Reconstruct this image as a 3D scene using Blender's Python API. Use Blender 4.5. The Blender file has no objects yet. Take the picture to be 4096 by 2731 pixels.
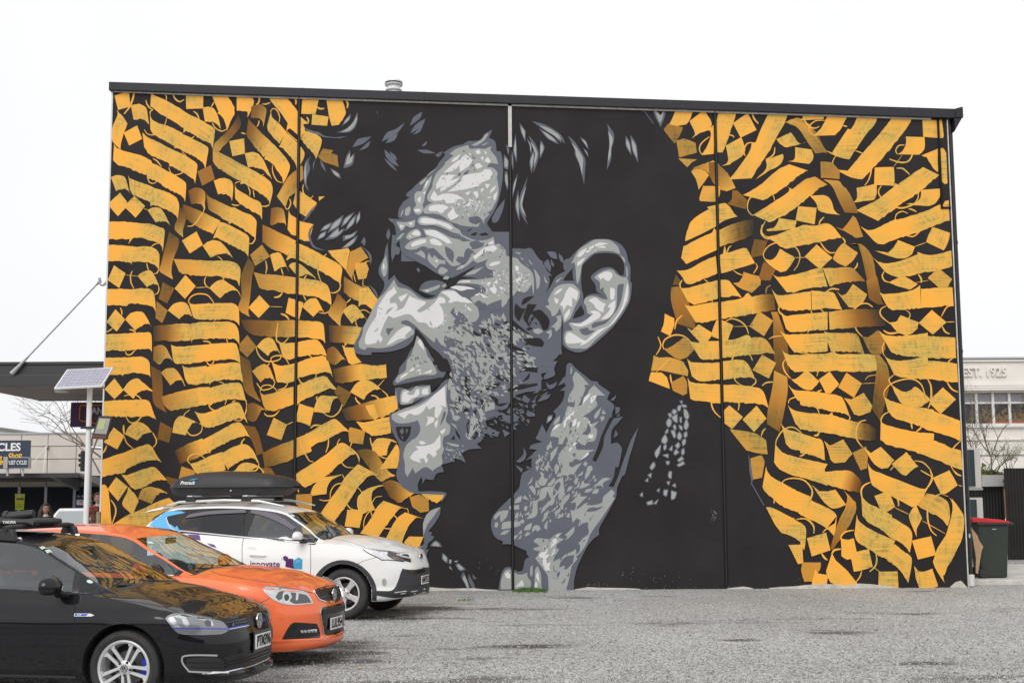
import bpy, bmesh, math, random
from math import sin, cos, pi, radians, atan, tan, sqrt
from mathutils import Vector, Matrix, geometry
from mathutils.bvhtree import BVHTree
S = bpy.context.scene
C = S.collection
R = radians
# ------------------------------------------------------------------ camera
FPX = 5270.0; PW = 4096.0; PH = 2731.0
PITCH = math.atan(611/FPX); ROLL = R(-0.37)
cam = bpy.data.cameras.new('camera'); camo = bpy.data.objects.new('camera', cam); C.objects.link(camo)
cam.sensor_width = 36; cam.lens = FPX/PW*36; cam.clip_start = .1; cam.clip_end = 900
CROT = (Matrix.Rotation(pi/2+PITCH, 3, 'X') @ Matrix.Rotation(ROLL, 3, 'Z'))
camo.matrix_world = Matrix.Translation((0,0,1.75)) @ CROT.to_4x4()
S.camera = camo
CO = Vector((0,0,1.75))
# ------------------------------------------------------------------ world, sun, exposure
SUN_EL, SUN_ROT = R(40), R(198)
w = bpy.data.worlds.new('World'); S.world = w; w.use_nodes = True
nt = w.node_tree; bg = nt.nodes['Background']
sky = nt.nodes.new('ShaderNodeTexSky'); sky.sky_type = 'NISHITA'; sky.sun_disc = False
sky.sun_elevation = SUN_EL; sky.sun_rotation = SUN_ROT; sky.air_density = 1; sky.dust_density = 3
hs = nt.nodes.new('ShaderNodeHueSaturation'); hs.inputs['Saturation'].default_value = .12
nt.links.new(sky.outputs[0], hs.inputs['Color'])
mx = nt.nodes.new('ShaderNodeMix'); mx.data_type = 'RGBA'; mx.inputs[0].default_value = .88
nt.links.new(hs.outputs[0], mx.inputs[6])
# overcast cloud deck: almost even white, faint soft unevenness
tc = nt.nodes.new('ShaderNodeTexCoord'); no = nt.nodes.new('ShaderNodeTexNoise')
no.inputs['Scale'].default_value = 1.6; no.inputs['Detail'].default_value = 3
nt.links.new(tc.outputs['Generated'], no.inputs['Vector'])
cr = nt.nodes.new('ShaderNodeValToRGB')
cr.color_ramp.elements[0].position = .3; cr.color_ramp.elements[0].color = (8.3,8.4,8.65,1)
cr.color_ramp.elements[1].position = .65; cr.color_ramp.elements[1].color = (9.9,9.9,9.95,1)
nt.links.new(no.outputs[0], cr.inputs[0]); nt.links.new(cr.outputs[0], mx.inputs[7])
nt.links.new(mx.outputs[2], bg.inputs[0]); bg.inputs[1].default_value = .112
sl = bpy.data.lights.new('sun', 'SUN'); sl.energy = 1.75; sl.angle = R(35); sl.color = (1,.97,.93)
so = bpy.data.objects.new('sun', sl); C.objects.link(so)
so.rotation_euler = (R(50), 0, R(-18)) 
S.render.engine = 'CYCLES'
S.view_settings.view_transform = 'Standard'; S.view_settings.look = 'None'
S.view_settings.exposure = 0; S.view_settings.gamma = 1
# ------------------------------------------------------------------ helpers
def ray(px, py):
    return CROT @ Vector(((px-PW/2)/FPX, -(py-PH/2)/FPX, -1))
def atY(px, py, Y):
    d = ray(px, py); return CO + d*(Y/d.y)
def atZ(px, py, z=0):
    d = ray(px, py); return CO + d*((z-1.75)/d.z)
def srgb(r, g, b):
    f = lambda c: (c/255/12.92 if c/255 <= .04045 else ((c/255+.055)/1.055)**2.4)
    return (f(r), f(g), f(b), 1)
MATS = {}
def mat(name, col, rough=.6, metal=0, spec=.5, coat=0, noise=0, nscale=8, bump=0, bscale=60, emit=None, trans=0, alpha=1, coatr=.03, stretch=None):
    if name in MATS: return MATS[name]
    m = bpy.data.materials.new(name); m.use_nodes = True; MATS[name] = m
    t = m.node_tree; p = t.nodes['Principled BSDF']
    if len(col) == 3: col = (*col, 1)
    p.inputs['Base Color'].default_value = col; p.inputs['Roughness'].default_value = rough
    p.inputs['Metallic'].default_value = metal; p.inputs['Specular IOR Level'].default_value = spec
    p.inputs['Coat Weight'].default_value = coat; p.inputs['Coat Roughness'].default_value = coatr
    p.inputs['Transmission Weight'].default_value = trans; p.inputs['Alpha'].default_value = alpha
    if emit: p.inputs['Emission Color'].default_value = emit[0]; p.inputs['Emission Strength'].default_value = emit[1]
    if noise or bump:
        tc = t.nodes.new('ShaderNodeTexCoord'); src = tc.outputs['Object']
        if stretch:
            mp = t.nodes.new('ShaderNodeMapping'); mp.inputs['Scale'].default_value = stretch
            t.links.new(src, mp.inputs[0]); src = mp.outputs[0]
    if noise:
        n = t.nodes.new('ShaderNodeTexNoise'); n.inputs['Scale'].default_value = nscale; n.inputs['Detail'].default_value = 6
        t.links.new(src, n.inputs['Vector'])
        r = t.nodes.new('ShaderNodeMapRange'); r.inputs[1].default_value = .3; r.inputs[2].default_value = .7
        r.inputs[3].default_value = 1-noise; r.inputs[4].default_value = 1+noise
        t.links.new(n.outputs[0], r.inputs[0])
        v = t.nodes.new('ShaderNodeVectorMath'); v.operation = 'SCALE'; v.inputs[0].default_value = col[:3]
        t.links.new(r.outputs[0], v.inputs['Scale']); t.links.new(v.outputs[0], p.inputs['Base Color'])
    if bump:
        n2 = t.nodes.new('ShaderNodeTexNoise'); n2.inputs['Scale'].default_value = bscale; n2.inputs['Detail'].default_value = 5
        t.links.new(src, n2.inputs['Vector'])
        b = t.nodes.new('ShaderNodeBump'); b.inputs['Strength'].default_value = bump; b.inputs['Distance'].default_value = .02
        t.links.new(n2.outputs[0], b.inputs['Height']); t.links.new(b.outputs[0], p.inputs['Normal'])
    return m
def smooth_mesh(me, ang=35):
    for p in me.polygons: p.use_smooth = True
    try: me.set_sharp_from_angle(angle=R(ang))
    except Exception: pass
class MB:
    def __init__(s): s.bm = bmesh.new()
    def box(s, a, b, mi=0):
        x0,y0,z0 = a; x1,y1,z1 = b
        v = [s.bm.verts.new(q) for q in ((x0,y0,z0),(x1,y0,z0),(x1,y1,z0),(x0,y1,z0),(x0,y0,z1),(x1,y0,z1),(x1,y1,z1),(x0,y1,z1))]
        for f in ((0,3,2,1),(4,5,6,7),(0,1,5,4),(1,2,6,5),(2,3,7,6),(3,0,4,7)):
            fc = s.bm.faces.new([v[i] for i in f]); fc.material_index = mi
        return s
    def tube(s, pts, r, n=8, cap=True, mi=0):
        pts = [Vector(p) for p in pts]; rs = r if isinstance(r,(list,tuple)) else [r]*len(pts)
        rings = []; up = None
        for i,p in enumerate(pts):
            d = (pts[min(i+1,len(pts)-1)]-pts[max(i-1,0)]).normalized()
            if up is None: up = Vector((0,0,1)) if abs(d.z)<.9 else Vector((1,0,0))
            a = d.cross(up).normalized(); b = a.cross(d).normalized(); up = b
            rings.append([s.bm.verts.new(p+(a*cos(2*pi*k/n)+b*sin(2*pi*k/n))*rs[i]) for k in range(n)])
        for i in range(len(rings)-1):
            for k in range(n):
                f = s.bm.faces.new((rings[i][k],rings[i][(k+1)%n],rings[i+1][(k+1)%n],rings[i+1][k])); f.smooth=True; f.material_index=mi
        if cap:
            s.bm.faces.new(rings[0][::-1]).material_index=mi; s.bm.faces.new(rings[-1]).material_index=mi
        return s
    def prism(s, pts, vec, mi=0):
        pts=[Vector(p) for p in pts]; vec=Vector(vec)
        tri = geometry.tessellate_polygon([pts]); n=len(pts)
        a=[s.bm.verts.new(p) for p in pts]; b=[s.bm.verts.new(p+vec) for p in pts]
        for t in tri:
            for q,rv in ((a,0),(b,1)):
                try:
                    f=s.bm.faces.new([q[i] for i in (t if rv else t[::-1])]); f.material_index=mi
                except ValueError: pass
        for i in range(n):
            f=s.bm.faces.new((a[i],a[(i+1)%n],b[(i+1)%n],b[i])); f.material_index=mi
        return s
    def lathe(s, prof, n=24, axis='Z', c=(0,0,0), mi=0, cap=True):
        rings=[]
        for (r,h) in prof:
            ring=[]
            for k in range(n):
                a=2*pi*k/n; x,y=r*cos(a),r*sin(a)
                p={'Z':(x,y,h),'Y':(x,h,y),'X':(h,x,y)}[axis]
                ring.append(s.bm.verts.new((p[0]+c[0],p[1]+c[1],p[2]+c[2])))
            rings.append(ring)
        for i in range(len(rings)-1):
            for k in range(n):
                f=s.bm.faces.new((rings[i][k],rings[i][(k+1)%n],rings[i+1][(k+1)%n],rings[i+1][k])); f.smooth=True; f.material_index=mi
        for q in ((rings[0],rings[-1]) if cap else ()):
            try: s.bm.faces.new(q).material_index=mi
            except ValueError: pass
        return s
    def sphere(s, c, r, sc=(1,1,1), u=12, v=8, mi=0):
        m=Matrix.Translation(c)@Matrix.Diagonal((*[r*k for k in sc],1))
        g=bmesh.ops.create_uvsphere(s.bm,u_segments=u,v_segments=v,radius=1,matrix=m)
        for vv in g['verts']:
            for f in vv.link_faces: f.smooth=True; f.material_index=mi
        return s
    def build(s, name, m=None, parent=None, ang=35, bevel=0, smooth=True, keep=False):
        bmesh.ops.recalc_face_normals(s.bm, faces=s.bm.faces)
        me=bpy.data.meshes.new(name); s.bm.to_mesh(me); s.bm.free()
        if smooth: smooth_mesh(me, ang)
        return link(name, me, m, parent, bevel)
def link(name, me, m=None, parent=None, bevel=0):
    o=bpy.data.objects.new(name, me); C.objects.link(o)
    if m is not None:
        for q in (m if isinstance(m,(list,tuple)) else [m]): me.materials.append(q)
    if parent is not None: o.parent=parent
    if bevel:
        b=o.modifiers.new('bevel','BEVEL'); b.width=bevel; b.segments=2; b.limit_method='ANGLE'; b.angle_limit=R(40)
    return o
def thing(name, label, cat, loc=(0,0,0), rz=0, group=None):
    o=bpy.data.objects.new(name,None); C.objects.link(o); o.location=loc; o.rotation_euler=(0,0,rz); o.empty_display_size=.2
    o['label']=label; o['category']=cat
    if group: o['group']=group
    return o
def tag(o, label=None, cat=None, group=None, kind=None):
    if label: o['label']=label
    if cat: o['category']=cat
    if group: o['group']=group
    if kind: o['kind']=kind
    return o
def text_mesh(body, size=1, bold=0.0, extr=0.0, shear=0, align='CENTER', sx=1):
    cu=bpy.data.curves.new('t','FONT'); cu.body=body; cu.size=size; cu.offset=bold; cu.extrude=extr; cu.shear=shear
    cu.align_x=align; cu.align_y='CENTER'; cu.resolution_u=3
    o=bpy.data.objects.new('t',cu); C.objects.link(o)
    bpy.context.view_layer.update()
    me=bpy.data.meshes.new_from_object(o.evaluated_get(bpy.context.evaluated_depsgraph_get()))
    bpy.data.objects.remove(o); bpy.data.curves.remove(cu)
    if sx!=1:
        for v in me.vertices: v.co.x*=sx
    return me
def put_text(name, body, m, parent, mw, size, bold=0, extr=.0, shear=0, sx=1, align='CENTER', width=None):
    """mw: 4x4 whose x axis is reading direction, y up, z out of the surface (in parent space)"""
    me=text_mesh(body,size,bold,extr,shear,align,sx)
    if width:
        xs=[v.co.x for v in me.vertices]; k=width/(max(xs)-min(xs))
        for v in me.vertices: v.co.x*=k
    me.transform(mw); me.materials.clear()
    return link(name, me, m, parent)
def frame3(o, x, y):
    x=Vector(x).normalized(); y=Vector(y); z=x.cross(y).normalized(); y=z.cross(x)
    M=Matrix.Identity(4)
    for i in range(3): M[i][0]=x[i]; M[i][1]=y[i]; M[i][2]=z[i]; M[i][3]=o[i]
    return M
def crom(p, n=6, closed=False):
    """Catmull-Rom through 2D/3D points"""
    P=[Vector(q) for q in p]; m=len(P); out=[]
    if m<3 and not closed: return P
    rng=range(m if closed else m-1)
    for i in rng:
        if closed: a,b,c,d=P[i-1],P[i],P[(i+1)%m],P[(i+2)%m]
        else: a,b,c,d=P[max(i-1,0)],P[i],P[i+1],P[min(i+2,m-1)]
        for k in range(n):
            t=k/n; out.append(.5*((2*b)+(c-a)*t+(2*a-5*b+4*c-d)*t*t+(3*b-a-3*c+d)*t*t*t))
    if not closed: out.append(P[-1])
    return out
def smooth_poly(p, n=4, sharp=75):
    """closed smooth outline that keeps sharp tips"""
    P=[Vector(q) for q in p]; m=len(P)
    T=[]
    for i in range(m):
        a,b,c=P[i-1],P[i],P[(i+1)%m]; u=b-a; v=c-b
        if u.length<1e-6 or v.length<1e-6: T.append(Vector((0,0))); continue
        ang=math.degrees(u.angle(v))
        T.append(Vector((0,0)) if ang>sharp else (c-a)*.5)
    out=[]
    for i in range(m):
        a,b=P[i],P[(i+1)%m]; L=(b-a).length
        ta,tb=T[i].copy(),T[(i+1)%m].copy()
        for t in (ta,tb):
            if t.length>L: t*=L/t.length
        for k in range(n):
            s=k/n; h1=2*s**3-3*s*s+1; h2=-2*s**3+3*s*s; h3=s**3-2*s*s+s; h4=s**3-s*s
            out.append(a*h1+b*h2+ta*h3+tb*h4)
    return out
def resample(p, n):
    L=[0]
    for i in range(1,len(p)): L.append(L[-1]+(p[i]-p[i-1]).length)
    out=[]; j=0
    for k in range(n+1):
        t=L[-1]*k/n
        while j<len(L)-2 and L[j+1]<t: j+=1
        d=L[j+1]-L[j]; f=(t-L[j])/d if d>1e-9 else 0
        out.append(p[j].lerp(p[j+1],min(max(f,0),1)))
    return out
def lerp(a,b,t): return a+(b-a)*t
def interp(tab, x):
    if x<=tab[0][0]: return tab[0][1]
    for (a,b),(c,d) in zip(tab,tab[1:]):
        if x<=c:
            t=(x-a)/(c-a); t=t*t*(3-2*t)*.5+t*.5
            return b+(d-b)*t
    return tab[-1][1]
MURAL1 = '''
T 380 320 3.136
Q 245,200 425,135 445,335 290,380
L 20;483,135 485,200 440,330 365,430
B 450,320 560,305 640,350 660,430 680,565;485,500 560,495 630,510 665,540 680,565
L 14;640,255 655,310 690,355 725,375
B 705,155 740,190 880,255 1000,320 1175,430;695,335 780,400 880,460 1000,535 1110,605
L 12;730,375 695,400 692,440
B 690,430 720,500 800,545 900,575 1000,620 1100,670;695,620 720,670 800,720 900,780 995,830
L 12;865,160 895,210 895,265
L 12;900,480 880,555 830,640 740,690 660,680 620,625
L 16;972,160 1000,230 1060,275 1118,250
B 1120,470 1175,435 1300,490 1400,545 1490,605 1505,650 1475,870;1110,670 1140,645 1230,680 1330,750 1430,790 1460,820 1475,870
B 1010,690 1040,665 1150,700 1300,780 1400,830 1425,870 1410,960 1385,1120;995,855 1020,855 1100,890 1200,940 1300,1000 1360,1050 1380,1110 1385,1120
L 12;1245,712 1210,735
Q 1140,175 1360,168 1357,360 1145,368
L 16;1235,395 1280,430 1308,495
B 1350,345 1450,340 1505,380 1550,480 1580,620;1380,530 1470,528 1540,565 1580,625
L 14;1495,280 1460,340
L 14;1470,535 1510,605 1590,645 1650,620
B 1460,175 1500,280 1550,400;1650,178 1700,260 1755,360
B 1535,420 1600,470 1640,560 1655,640;1660,285 1758,390 1710,500 1655,640
L 14;1670,208 1750,208
B 1778,195 1920,190 1995,265 1950,400 1915,470;1778,385 1870,390 1915,410 1912,470
L 18;2005,200 2060,230 2050,290 2020,310
L 14;2100,305 2150,305 2200,285
B 1960,340 2060,305 2140,350 2150,400 2110,600;1955,480 2040,485 2100,520 2112,600;.35 .95
B 1800,440 1700,600 1560,740 1500,800 1478,890;1835,520 1820,600 1700,740 1600,850 1555,905;.15 .8
B 1478,890 1560,910 1660,960 1800,1040 1935,1110;1480,1020 1520,1090 1620,1150 1720,1210 1822,1270;.8 1
B 1835,1120 1870,1100 1940,1115 2060,1180 2200,1280 2230,1400 2190,1568;1825,1310 1860,1300 1940,1340 2050,1410 2150,1480 2185,1530 2190,1568
Q 1685,770 1870,735 1885,925 1725,960
B 1880,925 1960,905 2050,930 2120,1020 2180,1150 2220,1250;1920,1100 2010,1100 2100,1130 2160,1180 2215,1245
B 1925,490 1990,560 2080,660 2170,740 2240,810;1900,690 1940,760 2020,860 2120,970;.35 1
L 14;1835,665 1890,680
L 12;2060,510 2050,560 2030,590
B 270,380 285,440 220,600 215,760 320,875;285,390 400,530 390,590 355,690 325,800 320,875
Q 360,665 530,572 592,742 430,825
B 590,628 600,670 680,730 780,775 900,840 1000,885;620,850 680,930 780,985 860,1020 930,1050
B 945,920 980,885 1100,930 1200,990 1270,1040 1285,1090 1255,1310;930,1085 960,1080 1040,1125 1120,1170 1200,1220 1245,1260 1255,1310
L 12;1090,905 1150,970 1145,1070 1100,1160 1020,1192 960,1175 925,1100
B 240,805 280,860 400,900 550,940 700,1010 718,1040;228,1010 280,1060 400,1100 520,1150 640,1195
B 640,1080 680,1035 800,1080 900,1140 1040,1215 1130,1280 1145,1340 1130,1535;655,1240 700,1240 800,1290 900,1360 1000,1410 1090,1460 1120,1490 1130,1535
L 14;728,988 780,1020 835,1090
L 12;655,1210 680,1280 730,1300 770,1280
B 200,1220 290,1190 370,1220 395,1270 435,1420;265,1395 350,1370 410,1385 432,1420
B 420,1200 440,1235 550,1280 700,1330 755,1362;440,1380 480,1440 600,1490 690,1535
B 700,1370 800,1370 940,1425 1020,1475 1055,1560 1055,1625 1035,1750;695,1585 740,1570 850,1610 950,1660 1010,1695 1035,1750
B 1170,1390 1250,1355 1340,1370 1385,1430 1370,1620;1205,1558 1290,1550 1350,1580 1365,1620;.3 1
Q 1285,1150 1455,1070 1505,1245 1345,1330;.55
B 1490,1265 1580,1235 1690,1250 1735,1330 1720,1520;1545,1440 1620,1432 1690,1460 1720,1520
B 1393,1400 1410,1450 1500,1500 1620,1560 1760,1620;1415,1570 1440,1640 1560,1710 1670,1780;.5 1
B 1755,1300 1780,1370 1880,1430 1980,1490 2060,1530 2095,1590 2095,1755;1758,1480 1780,1520 1870,1590 1950,1635 2050,1695 2080,1720 2095,1755
L 12;1755,1300 1790,1280 1820,1280
L 12;1920,1340 1945,1400 1940,1455
L 12;1985,1385 2000,1475
L 12;2120,1185 2060,1220 2020,1290
T 380 800 3.136
L 14;2090,80 2150,80 2190,60
L 14;1715,55 1760,70 1810,65
Q 315,-90 412,40 410,75 285,205 190,90 190,25
Q 495,-50 632,80 510,225 388,105 412,40
B 1700,110 1740,95 1850,150 1960,190 2025,260 2025,340 2015,500;1675,300 1720,295 1820,340 1920,410 1985,460 2015,500
L 14;2015,480 1980,540 1935,550
B 660,130 740,95 810,100 860,150 945,320;765,285 860,268 910,280 942,320
L 6;615,110 660,125
B 1070,100 1030,250 1000,370 1108,470;1160,90 1140,260 1105,370 1108,470;.2 .9
B 1100,60 1200,90 1330,145 1450,200 1575,265;1140,230 1220,300 1330,360 1480,430;.3 1.1
B 1560,280 1620,290 1750,350 1850,405 1925,450 1935,520 1922,720;1482,485 1530,475 1640,535 1750,590 1850,640 1900,670 1922,720
L 14;1158,330 1220,325 1280,270 1330,190 1365,150
L 12;1370,50 1375,100 1360,150
B 180,275 400,275 550,290 700,300 800,340 872,370 868,480 852,655;172,495 300,495 430,488 560,478 700,510 800,545 840,590 852,655
L 12;705,590 750,555 800,545
Q 440,490 420,555 470,488
B 170,565 300,565 420,575 520,590 620,582 740,600 800,660 810,720 805,860;165,770 300,770 440,785 510,770 600,775 720,800 780,840 800,880
L 12;805,860 780,915 740,925
L 12;650,790 660,840 675,885
Q 455,785 452,815 470,785
Q 240,820 385,920 305,1105 155,1005
L 6;385,942 535,955
L 14;470,890 448,950 455,1040 490,1110
B 535,955 600,900 690,885 740,930 800,1060;650,1090 710,1055 760,1055 800,1080
L 12;795,1070 805,1120 785,1170 745,1188
B 155,1120 300,1115 450,1120 600,1108 700,1120 735,1160 755,1250 765,1415;148,1320 300,1320 395,1325 440,1305 560,1300 680,1320 740,1360 765,1415
L 14;320,1350 338,1400 335,1450
Q 258,1370 380,1500 275,1650 138,1530
B 380,1500 450,1420 570,1398 630,1440 700,1568 715,1600;505,1635 580,1580 650,1555 690,1560 715,1600
B 930,400 880,600 830,800 815,900 980,995;950,410 1060,510 1010,680 975,780 960,900 980,995;.25 .9
Q 850,1030 1000,1110 905,1300 800,1240;.45
Q 1135,940 1265,1080 1130,1240 1000,1110
Q 775,1270 915,1385 845,1545 760,1480;.6
B 915,1385 990,1300 1090,1275 1160,1310 1200,1400 1232,1505;1060,1495 1120,1435 1180,1435 1215,1460 1232,1505
B 985,740 1150,745 1300,755 1460,765 1600,765 1740,780 1820,850 1825,940 1812,1085;1040,860 1080,920 1250,950 1400,960 1550,955 1680,980 1770,1010 1800,1050 1812,1085;.8 1.1
L 12;1535,705 1590,750 1610,850 1600,990
L 10;1635,780 1640,900 1600,1030 1560,1110
L 12;1395,960 1375,1010 1390,1070 1440,1110
L 8;1265,1100 1400,1095
B 1435,1105 1500,1040 1600,1003 1700,1060 1800,1140 1835,1235;1565,1230 1640,1170 1720,1130 1790,1150 1835,1235
L 14;1205,1305 1175,1280 1200,1220 1280,1180 1390,1185 1450,1230 1495,1295
B 1185,1305 1260,1310 1400,1298 1600,1295 1740,1300 1800,1350 1810,1450 1812,1575;1230,1460 1280,1500 1400,1502 1550,1500 1700,1500 1780,1530 1812,1575
L 12;1520,1310 1545,1400 1530,1480 1490,1520
Q 1275,395 1355,565 1190,672 1090,510
B 1350,575 1430,520 1530,508 1600,550 1670,630 1745,745;1450,722 1530,685 1620,670 1690,695 1745,745
Q 2095,560 2195,710 2010,828 1945,690;.7
B 1920,730 1850,900 1830,1000 1840,1200 1800,1370 1945,1465;1930,730 2000,830 1975,950 1950,1200 1925,1400 1945,1465;.3 .8
Q 2065,1195 2195,1335 2055,1480 1925,1350
L 6;2195,1337 2352,1342
L 14;2140,760 2155,850 2140,925
T 380 1280 3.136
L 14;225,100 180,135 138,152
L 16;432,120 480,130 515,160
B 132,180 300,172 460,165 600,155 690,155 712,200 715,300 715,400;125,390 250,378 390,385 480,368 600,365 680,365 700,380 715,400
L 14;385,390 400,430 450,432 510,370
B 118,472 250,470 420,465 560,457 640,475 685,540 690,620 698,720;115,685 250,682 340,690 420,668 540,662 620,668 670,690 698,720
Q 340,670 345,708 365,675
Q 245,730 358,880 245,990 110,865
B 350,870 430,770 530,728 610,790 700,860 745,905;480,985 540,915 620,880 690,878 745,905
B 105,1020 250,1005 450,1000 650,1000 700,1060 730,1150 768,1250;98,1205 250,1210 400,1210 520,1215 650,1205 720,1220 768,1250
L 14;368,955 400,940 500,938 560,970 600,1060 590,1180 550,1250 490,1285 430,1275 390,1210
L 20;360,1315 360,1380 368,1430
Q 235,1345 370,1450 280,1620 110,1530
B 375,1430 440,1320 540,1275 640,1315 730,1420;535,1510 600,1440 690,1405 730,1420
L 14;725,1410 770,1500 760,1560 720,1600
L 12;368,1460 400,1540 480,1610
B 735,75 900,60 1060,45 1180,45;735,265 900,262 1080,262 1200,255;.15 1.1
B 1165,60 1300,30 1500,25 1700,25 1780,80 1808,180 1812,310;1220,310 1230,250 1400,235 1600,230 1740,240 1790,280 1812,310
L 14;1355,265 1420,270 1460,300
L 12;1650,230 1665,285
B 735,340 800,315 880,330 930,420 975,515;730,500 810,565 870,485 930,478 975,515;.5 1
B 955,310 1000,330 1150,330 1350,310 1500,295 1740,288 1790,340 1815,450 1825,550;980,500 1030,545 1200,545 1400,520 1550,500 1700,490 1780,510 1825,550
L 14;1395,510 1430,560 1470,555 1500,500
B 830,660 900,605 990,600 1040,650 1100,740 1132,835;950,820 1010,760 1080,755 1132,835;.8 1
B 1095,560 1130,595 1250,590 1400,570;1130,730 1180,800 1300,805 1440,785
B 1400,590 1500,555 1650,540 1810,535 1835,650 1875,800;1440,820 1460,780 1600,750 1750,745 1830,760 1875,800
B 700,570 720,800 740,1050 900,1160;830,640 850,800 855,1020 900,1160;.3 .45
B 835,960 920,935 1100,885 1280,850 1440,838;860,1050 940,1130 1100,1110 1250,1090 1420,1050;.6 1.1
B 1390,870 1500,835 1650,795 1800,785 1845,820 1880,950 1895,1010;1430,1090 1480,1045 1600,1010 1750,990 1850,1000 1895,1020
L 14;1555,775 1600,785 1630,830 1665,900 1650,1000 1630,1060
L 14;1895,1000 1905,1090 1880,1190 1830,1255 1750,1255
L 14;1430,1040 1440,1090 1490,1130 1560,1130
Q 820,1275 970,1355 930,1540 780,1490;.4
B 970,1410 1000,1270 1080,1200 1200,1240 1330,1310;1140,1443 1170,1370 1230,1290 1290,1285 1330,1310
L 14;1190,1125 1130,1170 1100,1250 1110,1330 1150,1390 1200,1440 1270,1440 1330,1400 1345,1330 1320,1290
B 1250,1140 1310,1170 1400,1160 1550,1110 1680,1050 1800,1030 1860,1130 1915,1290;1330,1290 1400,1348 1500,1335 1650,1280 1780,1240 1860,1235 1915,1290
L 14;1765,1002 1720,1030
B 1815,435 1850,700 1890,900 2085,1030;1950,510 1980,750 2000,860 2085,1030;.3 .6
Q 1910,190 2030,335 1915,470 1815,380 1815,300;.6
B 1905,1060 1980,1035 2080,1080 2170,1150;1905,1240 2010,1275 2090,1130 2170,1150;.3 .8
T 380 1700 3.136
Q 1870,0 2010,20 2060,130 2118,350 2030,380 1960,170;.35
B 1000,325 1150,240 1350,165;1060,485 1200,440 1420,350;.2 1.1
B 1330,200 1450,130 1600,50 1780,-40 1850,-10 1900,70 1960,170;1440,360 1460,320 1600,245 1750,170 1870,140 1930,145 1960,170
L 16;148,255 120,320 82,362
B 78,440 250,380 400,330 550,270 660,240 720,280 770,370 838,468;70,655 200,620 370,590 400,555 550,480 700,440 780,445 838,468
B 330,615 400,625 550,570 730,520 800,570 930,712;440,760 500,800 600,780 750,700 860,680 930,712
Q 70,740 125,745 165,800 180,900 210,1240 75,1240
Q 265,650 412,770 290,950 160,800
B 420,775 400,850 340,980 400,1060 480,1130;425,775 545,930 520,1020 490,1090 480,1130
L 16;200,935 250,1010 260,1100 215,1235
Q 230,1240 400,1130 600,1050 800,950 930,910 1030,995 750,1150 700,1220 640,1320 230,1320
B 540,920 590,800 690,770 820,800 915,855;715,985 760,900 830,845 915,855;.7 1
Q 1085,515 1270,575 1235,640 1050,680;.75
Q 890,640 1040,680 960,770 900,700;.35
L 16;1195,485 1165,440 1200,380 1290,360 1380,415
B 1195,485 1300,455 1450,380 1600,335;1260,590 1330,620 1480,610 1640,560
B 1560,370 1700,290 1850,235 1930,260 2000,340 2060,480;1675,560 1700,520 1850,440 1950,410 2020,440 2060,500
L 16;1880,165 1840,220 1850,290
L 16;2060,490 2030,560 1965,575
B 1555,565 1740,572 1820,490 1940,470 2050,510 2140,600 2140,660;1550,650 1740,700 1900,700 1930,640 1990,545 2060,535 2110,600 2120,660
'''
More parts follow.
